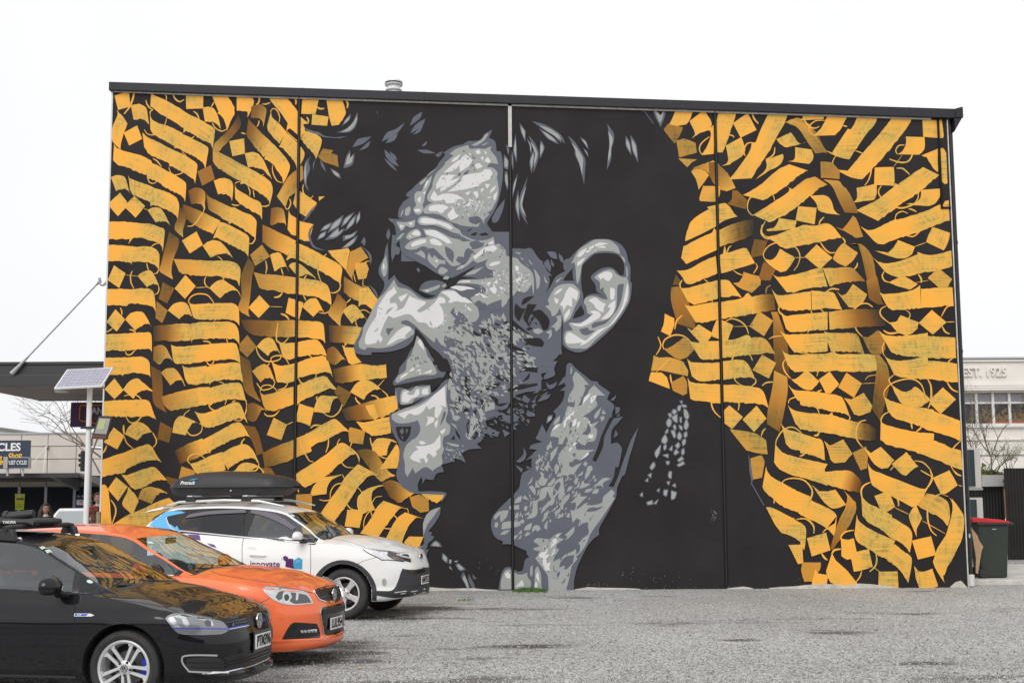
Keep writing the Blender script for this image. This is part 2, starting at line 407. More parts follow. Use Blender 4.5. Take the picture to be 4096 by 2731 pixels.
MURAL2 = '''
T 1050 340 3.136
B 65,145 150,260 240,370 320,485;285,140 360,230 420,300 450,380
Q 370,340 447,330 447,640 400,590 340,545 300,580 330,440
L 10;300,580 360,640 440,705 480,680 520,620
Q 465,385 560,470 580,490 510,490 540,590 495,640 468,680
L 12;210,470 215,400 180,320 130,300 100,340
B 110,330 120,410 200,480 300,590;60,510 70,580 130,650 210,740
B 290,590 380,670 450,740 530,860 480,1000 430,1060;210,780 260,800 340,890 400,960 425,1020 430,1060
B 540,580 640,600 735,670 740,740 700,860 675,930;490,690 560,780 620,840 660,900 675,930
Q 500,165 705,185 665,370 485,365
Q 625,370 830,400 810,515 615,500
B 800,175 820,300 840,420 870,515;1000,170 1040,320 1040,380 960,500
L 18;680,275 720,300 775,298
L 16;555,405 575,440 575,485
L 20;1040,175 1070,240 1060,295
L 18;395,150 420,200 418,250
B 60,745 130,740 200,810 280,900 345,1010 320,1120 260,1240;25,935 60,940 130,1000 200,1090 245,1160 255,1200 260,1240
L 12;125,1010 130,1100 180,1200 250,1230
B 440,1060 330,1150 250,1280 180,1400;440,1300 400,1360 330,1420 290,1540;.6 .9
L 14;340,1430 355,1490 320,1560 285,1540
Q 425,1300 440,1300 430,1560 385,1490;.9
Q 455,1320 560,1390 685,1483 640,1560 555,1660 455,1600
Q 460,1010 505,1020 510,1180 465,1225;.7
L 12;515,1250 505,1310 530,1380 600,1420 635,1390
Q 705,1400 780,1400 710,1455
Q 700,890 760,800 890,820 860,860 940,880 955,1030 800,980 720,930;.6
G d;500,485 545,545 640,580 720,600 760,635 900,660 1060,645 980,672 880,668 760,655 680,620 560,580
G d;1190,345 1198,430 1160,540 1080,600 920,600 1030,560 1120,490
G m;1180,400 1185,440 1150,520 1080,580 985,592 1060,550 1140,470
E 1110,365 1095,440 1000,520 1030,450
G d;1370,650 1200,680 1130,785 1260,740
G d;1355,700 1280,760 1212,825 1320,785
G d;1783,470 1680,550 1560,600 1495,715 1690,610
G d;1700,615 1600,660 1545,735 1650,700
G d;2005,340 1900,400 1850,515 1970,430
G d;2045,422 1920,500 1855,612 2000,520
G d;2015,500 1930,580 1887,625 1975,590
E 1100,820 1050,900 1015,1048 1130,1000 1155,855 1100,920
G d;1530,810 1550,900 1620,980 1710,1025 1640,910
G d;1595,835 1630,910 1690,950 1670,890
G d;1525,915 1580,1000 1690,1088 1640,1010
G d;1940,818 2060,815 2170,860 2030,860
G d;2060,705 2000,760 2020,775 2060,740
G d;2260,830 2200,860 2165,880 2200,910 2240,880
G d;608,900 540,970 515,1120 530,1260 583,1335 550,1200 600,1060 580,960
G m;545,960 520,1100 540,1250 550,1150 548,1060
G d;678,925 630,1000 650,1080 645,1010
G d;722,940 740,1020 800,1095 770,1000
E 848,1045 900,1130 983,1178 960,1110
T 1050 800 3.136
B 110,110 180,90 250,110 280,180 297,330;95,300 115,325 180,290 270,290 297,330;.4 1
B 330,125 350,180 430,230;315,370 350,420 425,450
B 455,260 540,280 640,310;450,490 520,510 585,520
B 0,310 150,380 300,450 425,515;0,530 100,600 230,660 310,700;.5 1
B 360,600 430,540 620,620 800,720 950,800 1000,860 985,1000 975,1140;295,760 345,735 430,745 600,830 750,910 870,980 960,1040 975,1140
L 14;985,1060 960,1130 900,1165 850,1160
L 14;805,680 740,740 695,860 710,960 740,1030
B 95,690 150,665 215,660 260,730 310,850 335,905;150,895 220,850 300,840 335,905
L 12;40,760 55,850 40,925
L 14;235,855 260,940
B 330,830 370,790 430,785 520,840 620,930 675,990;455,975 500,945 560,935 620,960 675,990
B -111,905 0,930 120,935 300,955 500,985 700,1015 820,1080 860,1220 865,1300;-40,1100 50,1125 150,1140 300,1170 500,1190 650,1215 780,1260 850,1310 865,1320;.7 1.2
L 12;860,1330 840,1390 780,1420 710,1410
L 16;555,945 520,990
L 14;515,1195 545,1260
L 20;250,1165 210,1210 145,1222
L 20;230,1425 290,1450 335,1500
B 330,1225 430,1260 515,1290;290,1415 400,1465 460,1505
B 500,1340 560,1260 660,1230 710,1290 780,1425;640,1468 700,1400 740,1385 780,1425
Q 820,635 960,622 1075,605 1095,640 1045,880 960,790 880,715
Q 1235,590 1330,725 1230,780 1165,860 1130,950 1135,1020 1045,880 1100,650;.75
Q 1170,790 1300,785 1335,860 1300,985 1205,1000 1165,860;.9
L 10;1140,920 1170,1030
L 10;1280,780 1345,765
L 10;1265,990 1260,1050 1270,1080 1335,1095
B 1020,960 1130,1030 1250,1090 1330,1105;1020,1160 1100,1220 1205,1275 1230,1280;.5 1
Q 1220,1110 1335,1100 1445,1245 1380,1380 1300,1310 1240,1310 1205,1340
B 940,1170 900,1280 840,1370 830,1440 960,1568;950,1175 1055,1290 1030,1380 980,1500 985,1620;.4 1
L 14;1055,1290 1110,1240
B 1010,1400 1060,1340 1150,1310 1220,1380 1290,1480 1315,1520;1125,1555 1180,1500 1240,1480 1290,1480 1315,1520
L 12;1170,1560 1180,1460 1210,1400 1280,1380 1350,1420
G d;685,40 600,130 490,290 580,210 640,110
G d;655,300 590,370 575,460 620,580 680,620 795,635 670,590 615,510 605,400
E 878,278 770,330 722,400 830,360
E 810,385 720,430 685,505 780,460
E 1018,190 880,290 815,420 970,320
E 1160,150 1030,230 985,350 1060,290
E 1178,175 1080,290 1030,400 1150,300
E 1225,135 1180,220 1175,315 1225,240
E 960,335 880,400 780,505 920,480 1030,380 1020,350 985,395 960,400
E 1200,375 1120,430 1010,450 1010,520 1150,460
E 1200,440 1080,530 970,625 1070,600 1160,530
G d;1275,460 1235,530 1285,578 1295,510
G d;1215,565 1300,640 1340,720 1355,820 1372,740 1350,670 1270,600
G d;1585,355 1550,440 1580,505 1603,430
T 1050 1280 3.136
B -270,0 -100,0 150,10 330,0 430,5 600,15 740,25 770,80 780,180 788,295;-230,100 -150,170 0,200 150,210 330,210 450,215 600,225 700,235 760,255 788,295;.2 1.3
L 16;195,40 175,210 190,270 260,290 330,220
B -70,330 0,250 80,222 140,250 190,350 225,420;70,450 110,400 160,380 205,400 225,430
L 16;235,430 220,490 130,520 30,510 -50,430 -80,330
B 200,255 230,290 330,290 420,280 550,255 680,250 760,330 812,455;250,440 320,495 400,480 450,465 600,440 740,430 812,455
L 14;110,520 115,470 200,445 280,470 335,555
B 115,520 170,560 280,570 400,545 500,510;160,680 190,780 300,785 400,770 450,730
B 440,540 550,490 680,460 790,455 850,590 885,725;430,735 500,710 650,680 780,655 860,680 885,725
L 12;520,425 600,450 650,520 680,650 660,740
L 14;455,730 480,780 525,795
B -130,640 0,550 80,580 130,690 165,790;-20,785 30,730 100,725 140,760 165,790;.8 1
L 14;90,545 65,570
L 14;320,785 280,850 190,875
L 14;160,770 130,840 60,870 -10,870 -70,790
L 12;-30,900 0,830 80,815 150,850 190,905
B -30,900 20,940 150,910 280,860 390,835;10,1060 60,1130 150,1135 300,1085 390,1055;.8 1
B 415,830 550,770 680,720 790,700 860,780 945,885;430,1090 470,1030 600,960 750,900 860,860 910,870 945,885
L 16;25,1165 60,1200 150,1195 215,1130
Q 140,1222 308,1310 238,1503 55,1440;.9
L 10;300,1315 385,1275
Q 460,1045 650,1105 600,1330 510,1290 415,1270
B 650,1100 690,990 750,945 880,955 990,970;650,1155 830,1158 860,1070 900,990 990,970
L 14;990,965 1005,1040 960,1150 880,1210 800,1190 755,1150
L 16;685,955 678,1000
L 18;605,1355 650,1320 740,1320
B 420,1480 550,1430 700,1340 850,1260 920,1240 1000,1310 1130,1435;420,1700 500,1670 620,1580 800,1500 950,1420 1060,1390 1130,1435
L 14;1125,1435 1125,1520 1100,1590
B 830,65 1000,70 1150,80 1265,95;840,280 1000,285 1100,300 1160,300;.15 1.1
Q 1030,290 1032,335 1060,300
L 12;1175,35 1190,90 1240,130
B 810,370 890,330 960,400 1050,510;800,500 905,572 1000,490 1055,515;.3 .9
Q 1000,310 1040,345 1150,345 1175,450 1245,530 1130,560 1085,540 1040,440
B 880,615 1000,590 1150,560 1260,550;910,780 1000,790 1130,770 1270,755;.2 1.1
B 1225,550 1300,555 1400,572 1550,555;1275,770 1350,740 1450,730 1560,725
L 10;1530,740 1460,820 1380,835 1310,800 1280,750
Q 950,820 1120,915 1020,1090 900,900;.45
B 1100,900 1180,790 1290,750 1400,790 1500,880;1270,1000 1330,920 1420,870 1500,880
L 14;1500,880 1570,950 1560,1030 1500,1080
L 18;1165,965 1190,1020 1260,1080
L 20;1365,945 1430,960 1490,1040 1510,1150 1500,1230 1430,1255
B 990,1120 1130,1080 1270,1040 1450,990 1670,945;1050,1260 1200,1260 1400,1240 1550,1200 1700,1110;.15 1.2
Q 1290,1070 1330,1160 1410,1255 1450,1220 1400,1060
B 1175,1270 1300,1280 1450,1240 1595,1210;1260,1380 1380,1450 1500,1440 1615,1415
Q 1095,1340 1290,1390 1260,1560 1090,1530 1080,1400;.75
T 1050 1740 3.136
L 16;1350,30 1370,120 1420,200 1500,275 1560,290
Q 1375,110 1430,45 1520,35 1640,60 1690,95 1610,75 1575,160 1560,250 1470,258 1370,262
B 1180,190 1300,170 1420,210 1500,340 1600,470 1670,500;1230,270 1330,400 1400,500 1480,575 1570,540 1670,500;.3 1
Q 1680,110 1715,160 1715,300 1690,415 1470,420 1560,290
B 0,220 150,150 300,90 480,30 560,-30;30,410 200,370 380,300 500,240 620,200;.4 1
L 14;470,60 490,150 540,240 590,320 640,330
L 14;830,20 825,130 795,215
B 410,490 600,370 800,240 950,110 1020,95 1100,150 1210,250 1215,350;450,580 540,650 700,570 830,490 1000,330 1150,235 1200,300 1215,350
Q 700,310 845,505 840,440 880,420 790,270
L 14;975,45 940,110 950,240 1000,350 1060,400 1140,405
Q 995,488 880,510 740,530 640,640 605,735 625,760 805,735 815,650 870,560 990,500
L 10;1000,490 1040,560
B 1200,360 1050,510 970,640 860,790 725,985;1455,500 1340,510 1200,650 1060,870 905,1080
L 14;715,805 780,820 880,800 990,730 1030,640
L 14;850,790 860,700 920,620 1040,600 1150,620 1220,680 1250,725
L 14;965,680 1040,830 1110,920 1200,940
Q 420,740 625,735 620,950 500,915 415,860;.7
Q 245,550 375,545 385,640 300,600;.8
Q 405,530 455,560 460,725 430,680;.9
Q 0,410 110,410 170,510 260,525 40,520;.5
B 1530,625 1400,640 1280,690 1195,780 1190,900;1530,632 1440,650 1380,720 1370,830 1415,915
Q 1195,900 1415,915 1260,985 1220,1160 1035,1140 1065,930 1200,940
B 1520,820 1440,900 1370,1030 1225,1230;1830,930 1720,920 1600,1070 1450,1275
B 1790,965 1700,1030 1620,1150 1550,1290;2035,1050 1930,1040 1830,1150 1750,1345
L 12;1500,765 1420,780 1370,870 1365,970 1410,1070 1500,1150 1600,1170 1720,1130 1800,1050 1830,960 1810,910
L 12;1290,1240 1270,1130 1290,1030 1350,950 1430,930 1540,940 1640,990 1710,1080 1750,1200 1750,1310
Q 1775,1340 1840,1270 2020,1270 1970,1395 1880,1430
B 1500,600 1600,560 1700,590 1800,680 1905,730;1600,780 1720,850 1800,790 1905,730;.3 1
Q 1845,775 1970,740 2085,800 2090,950 1980,970 1880,900;.7
B 1990,740 2150,725 2300,740;2080,800 2200,845 2280,760
'''
MURAL3 = '''
T 2560 430 3.136
B 450,30 400,150 370,210 320,260;670,35 640,110 615,180 580,215
Q 350,210 540,250 500,350 430,455 295,280;.6
Q 800,40 880,150 900,220 860,280 740,330 650,390 690,340 670,270 620,175
B 985,60 960,180 960,330 965,565;1215,55 1160,220 1090,440 1035,565
B 840,290 890,310 860,450 770,600;925,220 940,300 930,450 925,585
L 14;1110,345 1160,355 1180,378
L 14;870,370 780,440 745,510 760,570 790,590
Q 1350,70 1462,285 1262,380 1165,200
L 18;1405,60 1430,140 1485,205
B 1075,480 1100,600 1100,690 1020,735;1270,375 1320,530 1290,610 1120,720
Q 455,420 560,395 700,450 710,570 490,630;.7
Q 480,640 715,655 650,690 592,752;.8
B 680,750 880,680 930,670 1000,730;640,800 820,795 900,880 940,950;.6 .9
Q 640,810 700,770 820,795 865,850 735,1035 700,900;.9
B 860,690 950,700 1100,830 1200,1010;870,860 920,950 980,1020 1080,1055;.4 .9
B 1610,85 1550,200 1500,310 1450,440;1850,80 1820,180 1720,360 1640,500
L 16;1320,610 1300,540 1340,460 1400,440
B 1400,440 1380,540 1270,710 1120,905;1620,445 1650,500 1530,680 1400,890
L 16;1690,500 1680,580 1630,630 1580,650
B 1575,660 1590,730 1560,800 1440,910;1790,585 1800,640 1750,720 1570,830
B 1710,400 1760,460 1830,500 1950,480;1890,315 1960,410 2010,450 2095,435
B 1820,190 1950,170 2000,250 2130,490;1960,130 2060,170 2200,300 2350,590;.8 .3
B 1820,190 1980,260 2090,420 2200,580;1900,150 2100,220 2220,380 2350,560;.9 .6
B 1945,500 1945,600 1930,660 1850,675;2150,530 2175,600 2160,670 2120,710
Q 790,985 1005,990 1000,1100 940,1185 750,1175 745,1140;.9
B 1870,715 1720,790 1500,980 1290,1100;2110,795 2000,850 1750,1050 1540,1165
B 2200,870 2080,900 1950,1000 1870,1060;2352,970 2250,1010 2150,1100 2080,1140;.8 1
B 1850,1000 1870,1050 1700,1170 1420,1350;2115,1120 2100,1140 1850,1330 1620,1440
L 14;1690,1170 1660,1090 1580,1060 1450,1080 1360,1170 1350,1280 1400,1350 1430,1350
Q 1160,1040 1220,1040 1340,1160 1325,1280 1090,1215 1150,1160;.5
Q 1985,1240 2215,1260 2190,1468 1950,1415
Q 1745,1390 1965,1420 1940,1530 1600,1555 1585,1530 1680,1510 1720,1450
L 16;1570,1430 1520,1530 1530,1600 1600,1650 1680,1630
B 840,1250 860,1280 760,1350 660,1410;1050,1200 1110,1230 1160,1300 1220,1370
Q 660,1410 860,1280 1050,1200 1220,1370 1110,1400 1020,1440 940,1500 700,1620 565,1680 590,1550
B 990,1540 1150,1470 1300,1420 1430,1400;1000,1750 1150,1700 1300,1650 1420,1600;1 .1
T 2560 900 3.136
B 930,40 940,100 780,150 550,270;970,310 800,380 700,440 580,490
Q 930,40 960,80 970,310 580,490 515,415 545,270 780,150 900,100
B 460,570 600,560 780,460 950,390;520,640 600,740 750,700 970,605
Q 1000,380 1040,360 1060,260 1090,350 1110,350 1300,290 1340,300 1420,440 1440,480 1250,540 1050,600 1015,605
L 14;1095,350 1110,290 1145,262
L 12;1450,480 1470,530 1420,610
L 12;1170,570 1230,610 1290,630
Q 1295,590 1515,650 1510,750 1400,850 1250,790 1165,730 1240,720 1280,660;.8
Q 1435,180 1600,200 1540,380 1410,410 1390,360;.4
Q 1550,460 1700,560 1630,700 1510,690 1495,640;.5
Q 450,620 500,690 495,755 410,750;.35
B 395,780 385,870 400,1000 470,1240;510,770 620,1000 680,1200 700,1310;.6 .5
L 16;530,690 500,740 510,790
B 505,790 600,790 780,740 1000,690;600,960 680,1000 850,960 1000,910
B 1000,690 1100,690 1160,750 1280,915;1000,905 1100,900 1190,890 1280,915
L 14;800,680 850,720 910,830 905,970
B 560,1000 640,1020 800,990 1000,960;700,1225 760,1225 850,1210 1020,1175
B 1000,965 1270,920 1340,850 1400,900 1490,1020;1020,1175 1200,1150 1380,1120 1440,1080 1490,1020
B 1410,900 1500,880 1600,865 1680,880;1400,1120 1500,1100 1600,1080 1700,1070;1 .3
L 16;1640,755 1590,790 1580,860;.6
Q 1490,1080 1670,1200 1555,1395 1370,1270;.85
L 6;1170,1275 1370,1268
L 16;1070,1210 1150,1175 1260,1210 1330,1280 1360,1370
Q 310,1110 430,1170 430,1250 380,1390 260,1335 300,1230
L 16;435,1310 460,1200 530,1130
Q 740,1245 920,1360 840,1470 750,1475 590,1290 650,1320
Q 960,1190 1020,1190 1170,1260 1090,1468 910,1400 900,1340
B 1640,1090 1670,1200 1670,1400 1690,1900;1720,1090 1760,1200 1850,1500 1870,1950;.7 .2
L 12;1615,1430 1680,1400 1780,1390
L 14;225,1400 260,1500 240,1568 200,1630
L 16;620,1440 540,1390 430,1380 320,1430 285,1500 300,1560
Q 290,1540 340,1545 430,1500 545,1410 640,1450 700,1530 600,1650 500,1690 400,1640;.7
B 615,1450 700,1475 850,1460 1000,1450;750,1670 800,1690 900,1685 1010,1680
B 1030,1450 1200,1430 1340,1380 1400,1420 1460,1568;1030,1660 1150,1660 1300,1630 1450,1600 1460,1568
B 1410,1410 1520,1410 1600,1460 1695,1620;1300,1640 1450,1620 1600,1600 1695,1620;.9 .8
B 1540,130 1650,140 1850,70 2050,0;1700,220 1780,280 1860,290 2220,220
L 16;1530,0 1525,90 1560,130
B 2050,0 2200,10 2352,-20 2440,40;2220,220 2300,200 2450,170 2530,160
L 14;1620,445 1560,420 1550,350 1620,260 1750,215 1870,230 1960,290 2005,390 1980,500 1930,570
Q 1755,300 1945,410 1850,560 1760,595 1620,500 1560,440 1640,440 1700,400
L 8;1940,410 2065,408
B 1640,590 1700,645 1850,640 2280,530;1840,845 1950,840 2100,800 2352,770
B 1650,800 1710,870 1800,880 2140,830;1740,1030 1800,1060 1900,1080 2150,1060
L 14;1790,1010 1740,1040 1750,1100 1800,1140
B 1760,1080 1830,1140 2000,1120 2352,1090;1830,1300 1900,1345 2050,1330 2352,1310
L 18;2145,1070 2160,1170 2130,1290 2100,1350
B 1750,1320 1820,1370 1950,1370 2352,1355;1880,1530 1930,1590 2050,1600 2352,1580
T 2560 1370 3.136
B 1775,75 1830,140 1950,155 2352,140;1850,280 1930,360 2100,365 2352,365
L 16;1830,200 1790,270 1820,370 1890,450
Q 1890,455 1960,450 2080,345 2245,480 2200,550 2100,590 2030,560 1950,510
Q 170,160 240,185 380,185 540,240 600,350 600,420 250,350 140,355;.85
L 12;380,190 290,290 200,370
Q 135,370 270,375 340,440 375,580 110,480
L 18;380,400 385,450 400,520
Q 385,505 540,415 590,500 590,640 540,665 410,600;.7
B 590,200 650,245 800,255 1000,250;650,420 720,480 850,480 1000,465
B 1040,235 1200,215 1310,225 1380,310 1445,460;1045,465 1200,445 1350,435 1430,450 1445,460
L 16;1410,225 1370,150 1270,110 1180,160 1150,250 1180,330 1190,470 1280,540
L 14;1445,450 1450,500 1390,555
B 595,435 640,495 800,515 1010,525;630,700 700,730 850,745 1010,765
B 1045,530 1200,530 1450,560 1550,620 1610,820;1050,745 1250,755 1480,770 1580,800 1610,820
L 16;1000,660 930,690 895,760 930,860 1010,940
L 16;1080,655 1190,680 1240,770 1230,850
Q 1120,785 1290,930 1155,1085 1060,1010 1055,845
Q 1460,790 1585,950 1430,1120 1285,965
Q 1530,150 1705,255 1615,450 1410,345;.9
L 16;1530,540 1590,500 1680,495
B 1680,350 1660,550 1600,850 1590,1020;1845,430 1850,620 1800,900 1750,1120;.8 .5
Q 1120,1085 1420,1130 1580,1220 1600,1400 1500,1390 1330,1350;.8
L 16;1520,1170 1540,1110 1575,1075
Q 1385,1450 1520,1410 1560,1480 1530,1690 1420,1715 1400,1600;.75
G d;1360,1390 1380,1480 1400,1600 1415,1720 1405,1760 1560,2040 1550,2045 1395,1770 1370,1840 1395,1740 1370,1600
B 1850,520 1930,590 2100,605 2352,640;1970,720 2080,790 2200,810 2352,830
L 14;2280,595 2220,620 2200,740 2250,900
L 16;1860,760 1880,710 1980,680 2090,700 2170,760
B 1850,775 1910,840 2050,875 2352,900;1950,1020 2020,1080 2150,1110 2352,1130
L 18;2240,1110 2230,1150 2180,1165
L 16;2030,1140 1960,1080 1880,1060 1780,1110 1710,1220 1700,1290
B 1770,1010 1830,1080 2030,1140 2280,1220;1830,1270 1900,1330 2070,1380 2320,1475
L 18;2070,1370 2040,1410 2000,1420
B 1695,1270 1780,1370 1950,1430 2352,1520;1680,1500 1750,1590 1900,1650 2230,1740
T 2560 1370 3.136
H 505,735 530,735 520,760
H 530,775 580,790 575,810 530,800
H 480,800 515,790 500,850 475,850
H 550,830 590,860 610,930 590,960 560,930
H 410,850 440,840 455,870 430,895 410,880
H 355,895 385,890 395,920 375,935
H 400,935 465,900 465,1000 430,980
H 335,1000 360,955 390,980 380,1040 350,1050
H 570,980 590,970 605,1040 580,1090 555,1060
H 500,940 520,940 520,1000 505,990
H 490,1040 520,1050 530,1090 505,1080
H 420,1050 440,1030 450,1080 435,1090
H 320,1120 350,1080 345,1120 325,1135
H 390,1110 430,1100 445,1170 425,1190
H 475,1160 495,1120 520,1170 500,1215 475,1195
H 555,1140 585,1120 585,1170 560,1185
H 285,1200 315,1155 340,1220 315,1265 275,1240
H 535,1230 570,1210 565,1260 540,1290
H 445,1290 480,1255 495,1290 470,1325
H 200,1360 260,1280 240,1380 210,1440 190,1400
H 300,1300 325,1280 325,1320 305,1345
H 370,1340 405,1290 400,1350
H 430,1380 450,1340 485,1375 440,1405
H 525,1350 550,1330 550,1390 525,1400
H 290,1410 350,1400 350,1440
H 475,1470 520,1430 545,1460 490,1490
H 470,1530 540,1490 555,1520 490,1550
H 330,1490 365,1490 360,1520 340,1520
H 130,1560 170,1500 185,1540 150,1590
H 365,1620 395,1620 390,1700 360,1680
H 105,1660 140,1640 135,1690
H 70,1730 100,1700 95,1740
H 340,1750 370,1740 360,1780
H 305,1850 345,1850 330,1920 300,1900
H 395,1860 455,1880 430,1950 395,1960
H 5,1910 30,1880 30,1930
H 90,2000 150,1980 160,2020 100,2030
H 180,2010 230,1960 200,2020
H 410,1790 440,1770 445,1810
H 220,1850 245,1830 235,1870
T 2560 1840 3.136
B 1695,0 1900,20 2230,60 2300,40;1740,110 1900,180 2100,240 2352,320
B 1580,75 1600,150 1680,230 1800,290 1980,390 2130,450;1535,330 1570,400 1650,470 1780,570 1900,620 2000,650
Q 1900,400 2130,450 2150,480 2050,630 1980,650 1880,610
L 16;1770,290 1830,240 1950,225 2070,260 2150,360 2150,440 2120,510
L 20;1700,300 1690,400 1680,540
B 2150,500 2250,560 2352,600 2440,680;1980,660 2150,750 2300,820 2440,960
Q 1580,590 1640,590 1850,690 2000,780 2080,860 2080,950 2060,1120 2030,1040 1950,980 1850,930 1780,910 1690,800
L 16;1960,740 2080,735 2170,820 2180,915
L 14;1930,720 1850,790 1790,915
Q 1860,1060 2030,1055 2045,1290 1980,1300
Q 2045,1280 2265,1280 2260,1350 2160,1515 2060,1520 2025,1380;.75
E 905,620 980,680 940,660
T 3200 430 3.136
Q 65,95 300,95 295,150 0,165
L 16;35,90 60,170 130,250 200,260 240,238
L 12;320,165 200,170 120,230 110,290 160,350
B 340,110 300,200 240,290 160,360;590,120 540,220 490,300 440,350
L 16;535,230 590,242
B 720,110 680,210 600,330 430,540;970,120 930,230 820,350 620,650
Q 320,540 400,570 600,270 830,330 610,655 440,610
L 12;450,610 410,680 420,770 500,810
B 1150,135 1050,270 860,490 600,790;1400,140 1340,260 1100,560 780,905
Q 440,780 600,795 700,700 900,780 780,905 640,880
L 16;690,545 790,585 880,690 890,800 860,910 810,980
Q 1535,160 1715,160 1730,385 1545,370
B 1730,160 1735,385 1735,386;1778,155 1803,370 1790,385
B 1325,368 1330,450 1290,540 1220,590;1560,375 1565,480 1540,560 1490,595
L 14;1310,475 1240,480 1200,540 1220,590
L 18;1400,510 1405,600 1350,680 1250,690 1120,650
L 6;1280,600 1175,745
Q 1520,605 1725,520 1730,820 1660,750 1590,630
Q 1750,515 1790,510 1830,570 1850,950 1820,965 1780,930 1755,800
Q 935,758 1175,748 1185,850 1180,985 930,975
L 16;1210,765 1290,770 1375,845
B 1540,750 1420,830 1250,950 1050,1100;1745,850 1680,900 1500,1060 1300,1190
B 1190,950 1160,1010 950,1170 700,1290;1400,1060 1380,1110 1200,1260 980,1425
Q 710,1010 960,960 960,1080 930,1160 670,1195 715,1130
L 18;1020,985 985,1040 1000,1110 1090,1200 1200,1250 1300,1260 1430,1210 1480,1130 1480,1060
Q 1515,1035 1750,1020 1755,1110 1700,1200 1620,1235 1400,1225 1320,1210 1450,1200 1510,1130
Q 1790,1225 1820,1175 1865,1165 1865,1225
Q 255,680 400,690 500,800 495,900 260,885;.65
B 290,905 400,990 480,1160 560,1320;480,920 600,1050 680,1200 730,1330;.8 .5
B 120,1110 200,1200 230,1290 330,1330;290,1100 380,1150 430,1290 505,1350
L 16;300,1375 250,1430 238,1490
B 1740,1225 1600,1290 1300,1390 1120,1430;1870,1420 1700,1480 1500,1560 1300,1620
Q 1740,1220 1865,1235 1875,1420 1760,1440
L 16;1360,1275 1400,1280 1460,1310
L 12;1190,1410 1210,1340 1280,1305 1350,1330
B 755,1490 850,1540 950,1520 1200,1400;920,1670 980,1720 1060,1710 1400,1580
Q 440,1500 530,1530 600,1450 660,1360 700,1390 790,1620 700,1640 570,1560;.7
T 3200 900 3.136
L 16;530,160 560,200 560,240
L 16;250,210 310,300 380,350 440,345
Q 205,245 405,410 285,525 240,545 55,400
Q 540,225 725,350 660,450 570,525 480,480 410,430 440,350 490,280;.9
L 16;720,475 710,520 670,560
B 590,240 640,240 740,280 840,700;760,240 830,300 920,450 1000,1000;.7 .5
B 830,700 850,850 870,930 970,1000;960,640 1000,800 1020,950 1060,1000;.6 .3
B 280,540 450,540 600,530 680,560 820,710;370,770 480,740 600,720 750,705 820,710;1 .5
L 18;330,835 400,800 490,810
B 140,820 280,835 400,840 450,900 525,1060;150,1065 280,1050 400,1045 500,1060 525,1065
L 14;520,1060 500,1120 430,1145
Q 660,740 840,870 790,970 700,1045 610,1030 450,825 520,885 580,860;.9
L 18;910,1030 840,985 740,1000 670,1080 670,1200 710,1320 780,1400
L 14;265,880 235,970 260,1050 300,1095
B 360,1090 600,1060 800,1055 1000,1060;370,1310 600,1290 800,1275 1080,1270;1 .1
B 300,1330 400,1355 650,1355 730,1400 810,1630;390,1590 550,1590 700,1590 800,1620 810,1630;1 .7
Q 780,1400 850,1410 970,1320 1050,1430 1070,1560 980,1650 870,1590;.6
L 14;1320,130 1420,145 1510,75
B 1660,25 1600,150 1580,215 1581,216;1880,100 1860,200 1820,300 1800,320
L 8;1440,270 1580,220
Q 1225,190 1440,275 1400,370 1310,420 1180,410 920,320 1100,350 1180,270
B 895,390 1000,470 1200,470 1470,370;1060,580 1150,640 1300,650 1640,580
Q 1470,340 1640,380 1895,320 1905,520 1650,590 1500,560
L 16;1055,580 1030,640 1060,700 1120,720
Q 1110,720 1230,660 1290,630 1475,745 1380,810 1200,760
L 18;1480,615 1520,680 1515,725
L 6;1440,725 1610,695
Q 1700,570 1760,560 1905,680 1850,780 1740,790 1600,665;.9
B 995,845 1060,865 1250,850 1400,820 1505,755;1090,1020 1150,1065 1300,1060 1400,1055 1515,1040
B 1515,800 1650,795 1800,780 1910,785;1515,1045 1650,1030 1800,1015 1925,1010
L 14;1080,1015 1010,1060 1015,1140 1130,1240
L 12;1320,1060 1375,1110 1370,1160 1330,1200 1290,1320
Q 1120,1225 1210,1210 1260,1130 1485,1220 1470,1300 1400,1360 1330,1385 1220,1340
Q 1650,1065 1835,1220 1665,1375 1485,1230
L 10;1830,1218 1935,1215
L 14;1925,1012 1840,1030 1770,1150
L 18;1780,1270 1820,1340 1875,1365
L 22;1045,1320 1120,1360 1250,1345
B 980,1320 1070,1380 1300,1390 1600,1350;1140,1590 1200,1620 1350,1640 1610,1660
B 1600,1390 1750,1400 1850,1405 1945,1410;1600,1665 1700,1670 1850,1670 1955,1670
T 3200 1380 3.136
L 18;1510,60 1515,120 1490,170
L 14;1060,-40 1030,40 1050,130
B 1040,100 1120,180 1350,190 1600,130;1180,370 1300,410 1450,425 1610,430
B 1600,195 1700,200 1850,215 1965,235;1600,425 1700,440 1850,455 1980,465
L 16;1945,140 1860,210 1830,310 1830,380
L 18;1840,460 1900,550 1980,590
B 430,80 500,115 800,110 960,130;480,325 600,330 800,330 970,325
B -10,140 150,110 300,115 430,80;-10,330 150,330 300,330 500,325
B 930,130 960,250 940,450 900,800;1000,130 1100,280 1110,550 1000,950;.7 .3
L 14;815,440 860,390 970,372;.7
L 6;770,482 950,475
L 14;0,100 120,120 200,210 225,310 210,390
Q 75,300 240,460 150,560 50,555 -50,480 -80,440 0,410
Q 370,330 490,490 380,605 320,600 235,430
Q 580,345 775,480 675,660 475,530;.9
B 0,575 200,590 450,625 540,680 625,900;0,745 200,790 400,830 560,860 625,900
L 14;625,890 620,930 600,945
L 14;270,560 210,620 200,740 245,870
Q 545,660 640,680 795,600 905,760 880,840 740,885 670,860 620,760;.9
B 0,850 200,870 400,880 600,940;0,1060 200,1080 400,1110 620,1160
